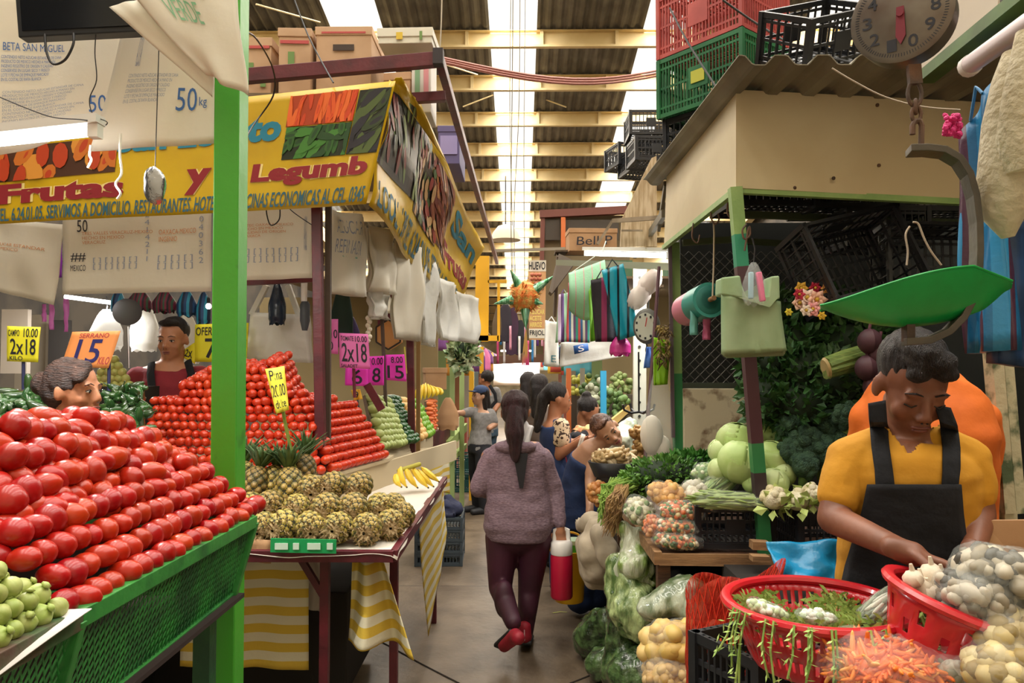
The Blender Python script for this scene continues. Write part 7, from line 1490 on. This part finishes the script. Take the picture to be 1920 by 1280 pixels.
# woman with a bun looking down
shopper('woman with a high bun and black shirt looking down', 6.1, 1102, 772, (.9,-.35,-.55), blk, blk, sk1, [SKULL, ('e',(0,-.075,.115),(.042,.042,.042),None,12,8), ('e',(0,-.06,.07),(.06,.05,.05),None,12,8)], face=(False,'8a5048'), wd=.15, lean=.15, hipx=-.05, up=(.3,-.2,1))
# woman leaning sideways over the sacks
Y = 4.95; hm = hmat(P(1139,808,Y-.05), (.22,-1,-.30), (-.72,-.1,.70), .98)
A = [[P(1112,842,Y), P(1107,900,Y-.08), P(1106,950,Y-.22)], [P(1125,850,Y+.15), P(1135,905,Y+.2), P(1140,950,Y+.1)]]
sp = [(P(1082,985,Y+.12),.15,.13),(P(1084,935,Y+.12),.15,.12),(P(1090,890,Y+.1),.13,.10),(P(1102,858,Y+.06),.13,.10),(P(1114,838,Y+.02),.10,.075),(P(1120,830,Y),.06,.05)]
lw, rg = human('woman with bare arm leaning over the sacks with tilted head', sk3, sp, (.5,.85,0), hm, A, [[P(1078,980,Y+.12),(.42,Y+.1,.45),(.40,Y+.1,.06)],[P(1092,980,Y+.12),(.5,Y+.15,.45),(.5,Y+.15,.06)]], .008, (.046,.038,.026), hands=[(P(1106,952,Y-.225), (-.1,-.3,-.9), (.6,-.3,0), 1, .8, -1)], face=(True,'8a4a4a'))
garment('navy_dress', lw, pin_, rg, 1.09, [([P(1078,980,Y+.12),(.42,Y+.1,.45),(.40,Y+.1,.10)], (.12,.12,.09)), ([P(1092,980,Y+.12),(.5,Y+.15,.45),(.5,Y+.15,.10)], (.12,.12,.09))], .012, 0, 4, .008, 9)
hair_cap(lw, hm, mat('light_brown_hair', lin('4a2c1e'), .45, col2=lin('6a4430'), scale=26, bump=.9, bscale=50), [('e',(0,-.026,.048),(.081,.092,.082),None,18,12), ('e',(0,-.12,.05),(.045,.045,.045),None,12,8), ('e',(0,.045,.095),(.05,.035,.02),None,12,8)], .007, .006)
# ================================================================ farther stalls down the aisle
def col_bar(label, x0, y0, x1, y1, Y, c, w_=.05, name='post', cat='post', depth=None):
    b = MB(); b.bar(P(x0,y0,Y), P(x1,y1,Y if depth is None else depth), w_, w_, up=(0,1,0)); return obj(name, b, S(c, rough=.5), label=label, cat=cat, smooth=False)
yw = 'd9a21c'
yf = thing('yellow_stall', 'yellow painted steel frame of the stall past the white bags', 'frame', P(905,760,11)); ym = S(yw,'yellow_steel',rough=.45)
for a, c, w_ in ((P(905,480,11),P(903,640,11),.20),(P(880,634,11),P(935,634,11),.08),(P(903,650,11),P(903,700,11),.06),(P(935,530,11),P(935,640,11),.04),(P(915,528,11),P(950,528,11),.04)):
    b = MB(); b.bar(c, a, w_, .06, up=(0,1,0)); obj('beam', b, ym, yf, smooth=False)
for k, (x, y0, y1, Y, c, lb) in enumerate([(866,685,900,9.0,'a3b878','pale green post left of the woman in the cap'),(848,600,880,8.6,'93a86c','pale green post behind the far white bags'),(884,690,760,9.4,yw,'short yellow post behind the cap woman'),(1066,690,790,8.5,'c8662c','orange post above the bun woman'),(1075,695,780,9.4,'7d7264','grey post right of the orange post'),(1131,695,790,7.2,'2f9ac8','bright blue post above the leaning woman'),(1092,690,770,8.9,'8a8474','grey-brown post between the orange and blue posts')]):
    t = thing('post', lb, 'post', P(x,y1,Y)); b = MB(); e = P(x,y1,Y); b.bar((e.x,e.y,0), P(x,y0,Y), .055, .055, up=(0,1,0)); obj('shaft', b, S(c, rough=.5), t, smooth=False)
gf = thing('green_counter', 'pale green steel counter below the cap woman', 'counter', P(850,900,8.8)); gm_ = S('9fb46a','counter_green')
b = MB(); b.bar(P(838,835,8.2), P(872,800,9.8), .06, .10); b.bar(P(838,868,8.2), P(872,835,9.8), .05, .06); b.bar((P(840,900,8.3).x,8.3,0), P(840,840,8.3), .05, .05, up=(0,1,0)); obj('rails', b, gm_, gf, smooth=False)
# crates at the foot of the left stalls
for k, lb in enumerate(('bottom grey crate of the stack at the aisle edge','middle grey crate of the stack at the aisle edge','top grey crate of the stack at the aisle edge','uppermost thin grey crate of the stack')):
    crate(lb, .38, .45, .105, gyc, (P(826,1030,6.5).x,6.5,.002+k*.098), (0,0,R(2)), ns=14, rails=2)
lump('cloth_bundle', 'navy blue cloth bundle lying on the grey crates', 'cloth', [(G(805,952,6.4),G(850,955,6.4),.07,.07),(G(840,940,6.5),G(858,948,6.45),.06,.05),(G(800,962,6.3),G(850,967,6.3),.03,.03)], .014, mat('navy_bundle', lin('262c4a'), .85, col2=lin('1c2038'), scale=6, bump=.2), .03, 9)
for k in range(2): crate(['dark teal crate standing on the floor beyond the grey stack','dark teal crate stacked on the floor crate'][k], .36, .42, .24, S('0f4a48','teal_crate'), (P(876,900,10.2).x,10.2,.002+.245*k), (0,0,0), ns=12)
# star pinata with tinsel
pn = thing('pinata', 'seven-pointed green and orange star pinata hanging over the aisle', 'pinata', P(985,690,8.5)); pc_ = P(984,556,8.5)
pom = mat('pinata_orange', lin('d8742c'), .7, col2=lin('c8a050'), scale=20, bump=.8, bscale=60); png = mat('pinata_green', lin('2f7a48'), .3, col2=lin('8fc0a0'), scale=9, metal=.4, stretch=(6,6,1))
b = MB(); b.ell(tuple(pc_), (.17,.16,.18)); q = random.Random(2)
for i in range(110):
    d = V((q.gauss(0,1),q.gauss(0,1),q.gauss(0,1))).normalized(); s = d.orthogonal().normalized()*.02; b.add([pc_+d*.16-s, pc_+d*.16+s, pc_+d*.215], [(0,1,2)])
obj('papered_core', b, pom, pn, smooth=False)
for (x, y) in ((957,506),(1040,516),(926,570),(1018,570),(986,618)):
    tip = P(x,y,8.4); d = (tip-pc_).normalized(); b = MB(); b.tube([pc_+d*.08, tip], [.075,.004], 12); o = obj('cone_point', b, png, pn)
    if (x,y) == (986,618):
        tg = MB()
        for k in range(14): tg.tube([tip, tip+V((q.uniform(-.03,.03),0,-.2)), tip+V((q.uniform(-.04,.04),0,-.40))], .006, 4)
        obj('tinsel', tg, mat('tinsel_gold', lin('c8a060'), .4, col2=lin('c84a78'), scale=4), o)
b = MB(); b.tube([pc_+V((0,0,.1)), P(982,300,8.5), P(985,-20,8.5)], .004, 5); obj('cord', b, S('6a6258','cord'), pn)
for k, (x0, x1) in enumerate(((962,966),(975,972),(958,968))): cable(['leftmost long guy cord falling from the roof over the aisle','middle long guy cord falling from the roof over the aisle','thin cord beside the long guy cords'][k], [(x0,-20,9+k),(x0-2,200,9.5+k),(x1-8,400,10+k),(x1-6,520,10.5+k)], .006, S('7a7262','cord2'), name='cord', cat='cord')
# egg shop sign
hs = thing('shop_sign', 'tall white and orange egg and bean price sign behind the pinata', 'sign', P(1005,637,10.6)); q = Q(P(992,637,10.6), P(1022,637,10.6), P(1024,488,10.6), P(990,488,10.6)); b = MB(); b.grid(q, 2, 2); obj('board', b, S('d0a070','sign_tan',rough=.6), hs, solid=.02, smooth=False)
b = MB(); b.grid(sub_patch(q,0,.86,1,1), 1, 1); obj('white_band', b, S('e4ded0','band_white'), hs, solid=.03, smooth=False); b = MB(); b.grid(sub_patch(q,0,.02,1,.14), 1, 1); obj('white_band', b, S('e4ded0','band_white'), hs, solid=.03, smooth=False)
textmesh('HUEVO', sub_patch(q,.05,.88,.95,.98), ink_black, hs, off=.02, bold=.02); textmesh('FRIJOL', sub_patch(q,.05,.04,.95,.12), ink_black, hs, off=.02, bold=.02)
textmesh('FRIJOL\nAZUCAR\nACEITE\nARROZ', sub_patch(q,.05,.16,.95,.46), S('ead87a','pale_yellow_ink'), hs, off=.02, bold=.02); textmesh('HUEVO\nROJO', sub_patch(q,.1,.52,.9,.68), ink_black, hs, off=.02)
b = MB()
for i in range(9): b.ell(tuple(P(998+7*(i % 3), 515+8*(i//3), 10.5)), .03, seg=8, rings=6)
obj('egg_picture', b, S('b86a50','egg_brown'), hs)
for i, (x, y, w_, h_, c) in enumerate([(948,570,20,70,'2a2430'),(962,575,14,90,'3a2038'),(976,600,12,62,'1c1c22'),(935,575,12,60,'5a4a34')]): hang_bag(['black garment hanging left under the pinata','plum garment hanging under the pinata','narrow black cloth hanging beside the egg sign','tan sack hanging beyond the yellow frame'][i], x, y, w_*2, h_, 11.6, S(c,'garm'+c,rough=.8), name='hanging_cloth', cat='cloth', seed=i)
# kiosk with brown awning and the carton on a shelf
kk = thing('kiosk', 'brown framed kiosk closing the right side behind the carton', 'kiosk', P(1090,640,12)); km = S('6a3a30','kiosk_brown',rough=.6)
b = MB(); b.bar(P(1012,402,12), P(1175,394,12), .12, .12); b.bar(P(1018,402,12), P(1014,560,12), .07, .07, up=(0,1,0)); obj('frame', b, km, kk, smooth=False)
b = MB(); b.bar(P(1056,408,11.9), P(1056,470,11.9), .07, .07, up=(0,1,0)); obj('orange_stud', b, S('c86a34','stud_orange'), kk, smooth=False)
b = MB(); a = P(1018,640,12.1); c = P(1180,404,12.1); b.box(((a.x+c.x)/2,12.1,(a.z+c.z)/2), (c.x-a.x,.05,c.z-a.z)); obj('wall', b, S('6e6048','kiosk_wall',rough=.8), kk, smooth=False)
b = MB(); a = P(1022,450,12); c = P(1050,412,12); b.box(((a.x+c.x)/2,12.0,(a.z+c.z)/2), (c.x-a.x,.03,c.z-a.z)); a = P(1060,450,12); c = P(1160,412,12); b.box(((a.x+c.x)/2,12.0,(a.z+c.z)/2), (c.x-a.x,.03,c.z-a.z)); obj('window_opening', b, S('3c332a','kiosk_dark'), kk, smooth=False)
t = carton('brown carton with black handwriting on the shelf above the striped bags', P(1108,454,8.2), (.52,.3,.24), R(4), cardboard)
qq = Q(P(1070,468,8.02), P(1150,466,8.02), P(1150,438,8.02), P(1072,442,8.02)); textmesh('Bell P', sub_patch(qq,.1,.3,.95,.9), ink_black, t, off=.01)
b = MB(); b.bar(P(1040,474,8.3), P(1165,474,8.3), .30, .02); b.bar(P(1046,478,8.2), P(1040,590,8.4), .03, .22, up=(0,1,0)); obj('shelf', b, S('5a4a3a','shelf_brown',rough=.8), label='brown shelf board carrying the handwritten carton', cat='shelf', smooth=False)
b = MB(); b.prism([P(1048,475,8.1), P(1080,490,8.0), P(1035,550,8.0), P(1030,546,8.1)], (0,.3,0)); obj('slanted_board', b, S('54473a','slant_brown'), label='brown slanted board left of the mint bag', cat='board', smooth=False)
# plant, speaker and yellow label by the far left stall
greens('spiky green and white plant hanging at the far end of the left stall', 868, 662, 8.2, (.11,.11,.14), 160, .11, 77, mat('spider_leaf', lin('5a7a48'), .5, col2=lin('c0c8a0'), scale=14), 'hanging_plant', 'plant')
b = MB(); b.prism([P(846,548,7.6), P(888,560,7.6), P(888,628,7.6), P(862,618,7.6)], (.0,.05,0)); obj('white_board', b, S('ded8cc','speaker_white'), label='white slanted board in front of the yellow frame', cat='board', smooth=False)
# right-hand vegetable stalls beyond the leaning woman
for i, (x,y,Y,r,c,nm,lb) in enumerate([(1130,740,8.2,.16,'c8ccb0','cauliflower_heap','pale cauliflowers heaped behind the blue post'),(1110,728,8.6,.15,'4a6a34','greens_heap','greens heaped between the orange and blue posts'),(1150,755,7.5,.14,'6a8a4a','greens_heap','green bunches right of the blue post'),(1165,720,7.8,.12,'8a9a5a','greens_heap','green tops above the steel hooks'),(1085,722,9.2,.14,'b8b050','greens_heap','yellow-green fruit heap behind the bun woman')]):
    o_ = P(x,y,Y); t = thing(nm, lb, 'vegetables', (o_.x,o_.y,o_.z-r)); k = MB(); q = random.Random(i)
    for j in range(40): d = V((q.gauss(0,1),q.gauss(0,1)*.6,q.gauss(0,1)*.7)).normalized(); k.ell(tuple(o_+d*r*q.uniform(.5,1.1)), r*.24, seg=8, rings=6)
    bb = MB(); bb.box((o_.x,o_.y,(o_.z-r*.9)/2),(r*2.2,r*1.6,o_.z-r*.9)); obj('heap_bench', bb, S('4a4034','bench_mid',rough=.9), label='dark bench under the '+lb, cat='bench', smooth=False)
    oo = obj('pieces', k, mat('heap_'+c, lin(c), .6, col2=tuple(x_*.6 for x_ in lin(c)), scale=9, var=.2, bump=.3), t, smooth=2); oo['kind'] = 'stuff'
b = MB(); b.prism([P(1130,800,6.2), P(1180,760,7.6), P(1182,770,7.6), P(1134,815,6.2)], (.0,.1,0)); obj('yellow_rail', b, S('c8a860','rail_tan'), label='tan slanting rail between the leaning woman and the hooks', cat='rail', smooth=False)
hkk = thing('hook_rack', 'black iron four-armed hook hanging from the thin pole', 'hook', P(1198,772,5.0)); b = MB(); o_ = P(1198,772,5.0)
for k in range(4): a = R(20+90*k); d = V((math.cos(a),math.sin(a),0)); b.tube([o_, o_+d*.06-V((0,0,.006)), o_+d*.11+V((0,0,.015)), o_+d*.12+V((0,0,.05))], .008, 8)
b.tube([o_, o_+V((0,0,.4))], .006); obj('arms', b, wire, hkk)
bagged('pile of dried corn husks in the black tray behind the herbs', 1152,858,4.6,(.13,.09,.05),(0,0,0),['c4a878','a88a5c','d8c4a0'],110,.018,61,elong=2.5,film=False,name='husk_pile',cname='husks')
tr_ = thing('tray', 'black plastic tray under the dried husks behind the herbs', 'tray', P(1155,892,4.6)); b = MB(); o_ = P(1155,892,4.6); b.lathe([(.13,0),(.17,.09)], tuple(o_), 28, capt=False, sy=.8); obj('pan', b, black_plastic, tr_, solid=.006); b = MB(); b.lathe([(.10,-.18),(.12,.0)], tuple(o_), 20); obj('pedestal', b, S('241f1c','under_dark'), tr_)
for i, (x,y) in enumerate([(1196,810),(1200,835),(1195,855)]): bagged(['highest','middle','lowest'][i]+' net of brown onions hanging on the perforated post', x,y,5.2,(.05,.05,.05),(0,0,0),['b08a54','9a743c'],30,.02,70+i,film=False,name='onion_net',cname='onions')
lump('plastic_bag', 'milky bag of bread or roots behind the leaning woman', 'bag', [(G(1165,830,5.4),G(1178,800,5.5),.08,.06),(G(1145,845,5.4),G(1180,845,5.4),.05,.05)], .016, mat('milky_bag', lin('b8bca8'), .3, col2=lin('8a9a80'), scale=8, bump=.6, bscale=14, coat=.5), .03, 9)
bagged('orange net of small onions by the chive bundle', 1122,925,4.5,(.06,.06,.07),(0,0,0),['c88a4a','b8763a','d8a870'],60,.022,63,film=False,name='onion_net',cname='onions')
b = MB(); b.box((.95,4.75,.42),(.75,.75,.84)); obj('display_bench', b, S('3c3228','bench_dark',rough=.9), label='dark bench behind the wooden table under the husk tray', cat='bench', smooth=False)
# clutter of the distant stalls: hanging bags, boxes and streamers, each one its own
q = random.Random(21); cols = ['b84a3a','3a6a9a','d8b03a','7a4a8a','3f8a5a','d8d4c8','2a3a5a','c86a9a','5aa8b8','c88a3a','e4e0d4','6a2a38']
gb0 = MB(); gb0.grid(lambda u, v: V((math.cos(6.283*u)*.13*(.3+.7*min(1,v*2)), math.sin(6.283*u)*.05, -.4*v)), 12, 6)
for i in range(110):
    s = -1 if i % 2 else 1; Y = q.uniform(9,24); x0 = (-.62-.02*(Y-9)) if s < 0 else (.55+.05*(Y-9)); rl_ = q.choice([0,0,1,2]); X = x0+s*(.0,.45,.9)[rl_]; Z = (2.08,2.35,2.62)[rl_]; X = (s*(.78,1.2,1.7)[rl_]); c = cols[i % 12]
    o = obj('hanging_bag', gb0, S(c, 'cb'+c, rough=.6), label='%s bag or cloth hanging in the crowded far stalls on the %s' % ({'b84a3a':'red','3a6a9a':'blue','d8b03a':'yellow','7a4a8a':'violet','3f8a5a':'green','d8d4c8':'off-white','2a3a5a':'navy','c86a9a':'pink','5aa8b8':'pale teal','c88a3a':'ochre','e4e0d4':'white','6a2a38':'wine'}[c], 'left' if s < 0 else 'right'), cat='bag', group='far bags %s %s' % (c, 'left' if s < 0 else 'right'), local=True, solid=.004)
    o.location = (X, Y, Z); o.rotation_euler = (0,0,q.uniform(-.6,.6)); o.scale = (q.uniform(.7,1.5), 1, q.uniform(.6,1.4))
ncol = {}
for s in (-1,1):
    for r_, (xr_, zr_) in enumerate(((.78,2.09),(1.2,2.36),(1.7,2.63))): b = MB(); b.bar((s*xr_,8.9,zr_),(s*xr_,25,zr_),.03,.03); obj('hanging_rail', b, S('6a5a48','rail_dull'), label='%s rail for hanging goods in the far stalls on the %s' % (['lowest','middle','highest'][r_], 'left' if s < 0 else 'right'), cat='rail', smooth=False)
    b = MB(); b.box((s*2.0,17.2,2.77),(2.0,16,.03)); obj('storage_deck', b, S('7d6a52','deck_board'), label='long board deck over the far stalls on the %s' % ('left' if s < 0 else 'right'), cat='shelf', smooth=False)
cb = MB(); cb.box((0,0,.15),(.45,.4,.3))
for i in range(90):
    s = -1 if i % 2 else 1; Y = q.uniform(9.5,26); X = (-1.15 if s < 0 else 1.05)+s*q.uniform(0,2.2); ncol[(s,)] = 0; Z = 0; X = s*(1.25+.5*(i//2 % 4)); Y = 9.6+2.3*(i//8 % 7)+.45*((i//56) % 3)+.35; lv = 2.79 if (i//2) % 3 == 0 else 0; c = q.choice(['b58e68','8a7a60','3a4a52','a85a4a','c8b898','4a6a50'])
    o = obj('storage_box', cb, S(c, 'bx'+c, rough=.8), label='%s box stacked in the far stalls on the %s' % ({'b58e68':'brown','8a7a60':'drab','3a4a52':'slate','a85a4a':'brick red','c8b898':'pale','4a6a50':'green'}[c], 'left' if s < 0 else 'right'), cat='box', group='far boxes %s %s' % (c, s), local=True, smooth=False)
    hgt = q.randrange(1,4)
    o.location = (X, Y, lv); o.rotation_euler = (0,0,q.uniform(-.05,.05)); o.scale = (1,1,hgt*(1 if lv == 0 else .5)*.9)
for i in range(7):
    Y = 10+i*2.3
    for s in (-1,1):
        b = MB(); x = (-1.0 if s < 0 else 1.0)+s*.02*i; b.box((x+s*1.3,Y,1.35),(2.4,.05,2.5)); obj('stall_partition', b, S(['8f7f5c','6a7a4a','9a6a48','7a7264','b09a50','5f6a6a','8a5a48'][i],'part%d' % i,rough=.8), label='partition board of the %s stall beyond the market front, %s side' % (['eighth','ninth','tenth','eleventh','twelfth','thirteenth','farthest'][i], 'left' if s < 0 else 'right'), cat='board', smooth=False)
        if i % 2 == 0: tube_lamp((x+s*.1,Y+.6,2.55),(x+s*.9,Y+.6,2.55),10,'tube lamp over the %s far stall on the %s' % (['first','second','third','fourth'][i//2], 'left' if s < 0 else 'right'),.02,strength=8,body=False)
b = MB(); b.grid(Q(P(925,722,20), P(1012,722,20), P(1012,672,20), P(925,672,20)), 4, 4); obj('white_awning', b, S('ece8e0','awning_white',rough=.7), label='white sunlit awning sheet at the very end of the aisle', cat='awning', solid=.02)
tube_lamp((-.5,19.4,2.1),(.35,19.4,2.1),40,'long tube lamp before the white awning at the aisle end',.02,strength=8,body=False)
rib = ['c84a78','3a8ac8','d8d4d0','6a3a8a','e0a0b8']
for i in range(16):
    x = 932+i*6+q.uniform(-2,2); y0 = q.uniform(600,640); c = rib[i % 5]; Y = 11+q.uniform(0,2); b = MB(); b.grid(bend(Q(P(x-2,y0+45,Y), P(x+2,y0+45,Y), P(x+2,y0,Y), P(x-2,y0,Y)), .02, 1, 3, i), 2, 6); obj('streamer', b, S(c,'rb'+c), label='%s streamer hanging in the row under the pinata' % {'c84a78':'pink','3a8ac8':'blue','d8d4d0':'white','6a3a8a':'violet','e0a0b8':'pale pink'}[c], cat='streamer', group='streamers '+c, solid=.003)
b = MB(); b.bar(P(925,612,12), P(1060,608,12), .05, .08); b.bar(P(925,675,14), P(1060,670,14), .05, .15); obj('cross_beam', b, S('6a4a38','beam_brown'), label='brown cross beam over the aisle behind the pinata', cat='beam', smooth=False)
b = MB(); b.bar(P(925,470,10.5), P(1060,466,10.5), .03, .04); obj('cross_pipe', b, S('8a8070','pipe_grey'), label='grey pipe crossing the aisle above the egg sign', cat='pipe', smooth=False)
dm = thing('satellite_cover', 'white dome lamp shade hanging above the aisle end', 'lamp', P(948,450,12)); b = MB(); b.lathe([(.02,.25),(.12,.22),(.20,.12),(.24,0)], tuple(P(948,450,12)), 24, capb=False); obj('dome', b, S('c8c0ac','dome_white'), dm, solid=.01); b = MB(); b.tube([P(948,420,12)+V((0,0,0)), P(948,330,12)], .008); obj('cord', b, wire, dm)
# litter on the floor
for i, (x,y,L_,a,c,lb) in enumerate([(806,1098,.07,60,'a8a05a','yellow-green husk lying on the floor left of the walking woman'),(860,1037,.09,5,'b8b07a','thin straw by the grey crates'),(1050,1148,.10,8,'a8b04a','pale green stalk on the floor below the yellow bucket'),(1095,1160,.05,0,'4a6a3a','dark green scrap left of the spinach bag'),(1112,1178,.12,5,'5a7a48','green sprig with leaves on the floor by the bags'),(1095,1200,.05,20,'6a8a50','small leaf on the floor, nearest the camera'),(1125,1167,.02,0,'c8c0a0','tiny pale crumb by the spinach bag')]):
    o_ = PZ(x,y,.004); d = V((math.cos(R(a)),math.sin(R(a)),0)); b = MB(); b.tube([o_-d*L_/2, o_+V((0,.006,.004)), o_+d*L_/2], [.002,.009,.002] if L_ < .09 else [.003,.004,.002], 6, flat=.5); obj('floor_litter', b, S(c,'lit%d' % i), label=lb, cat='litter')
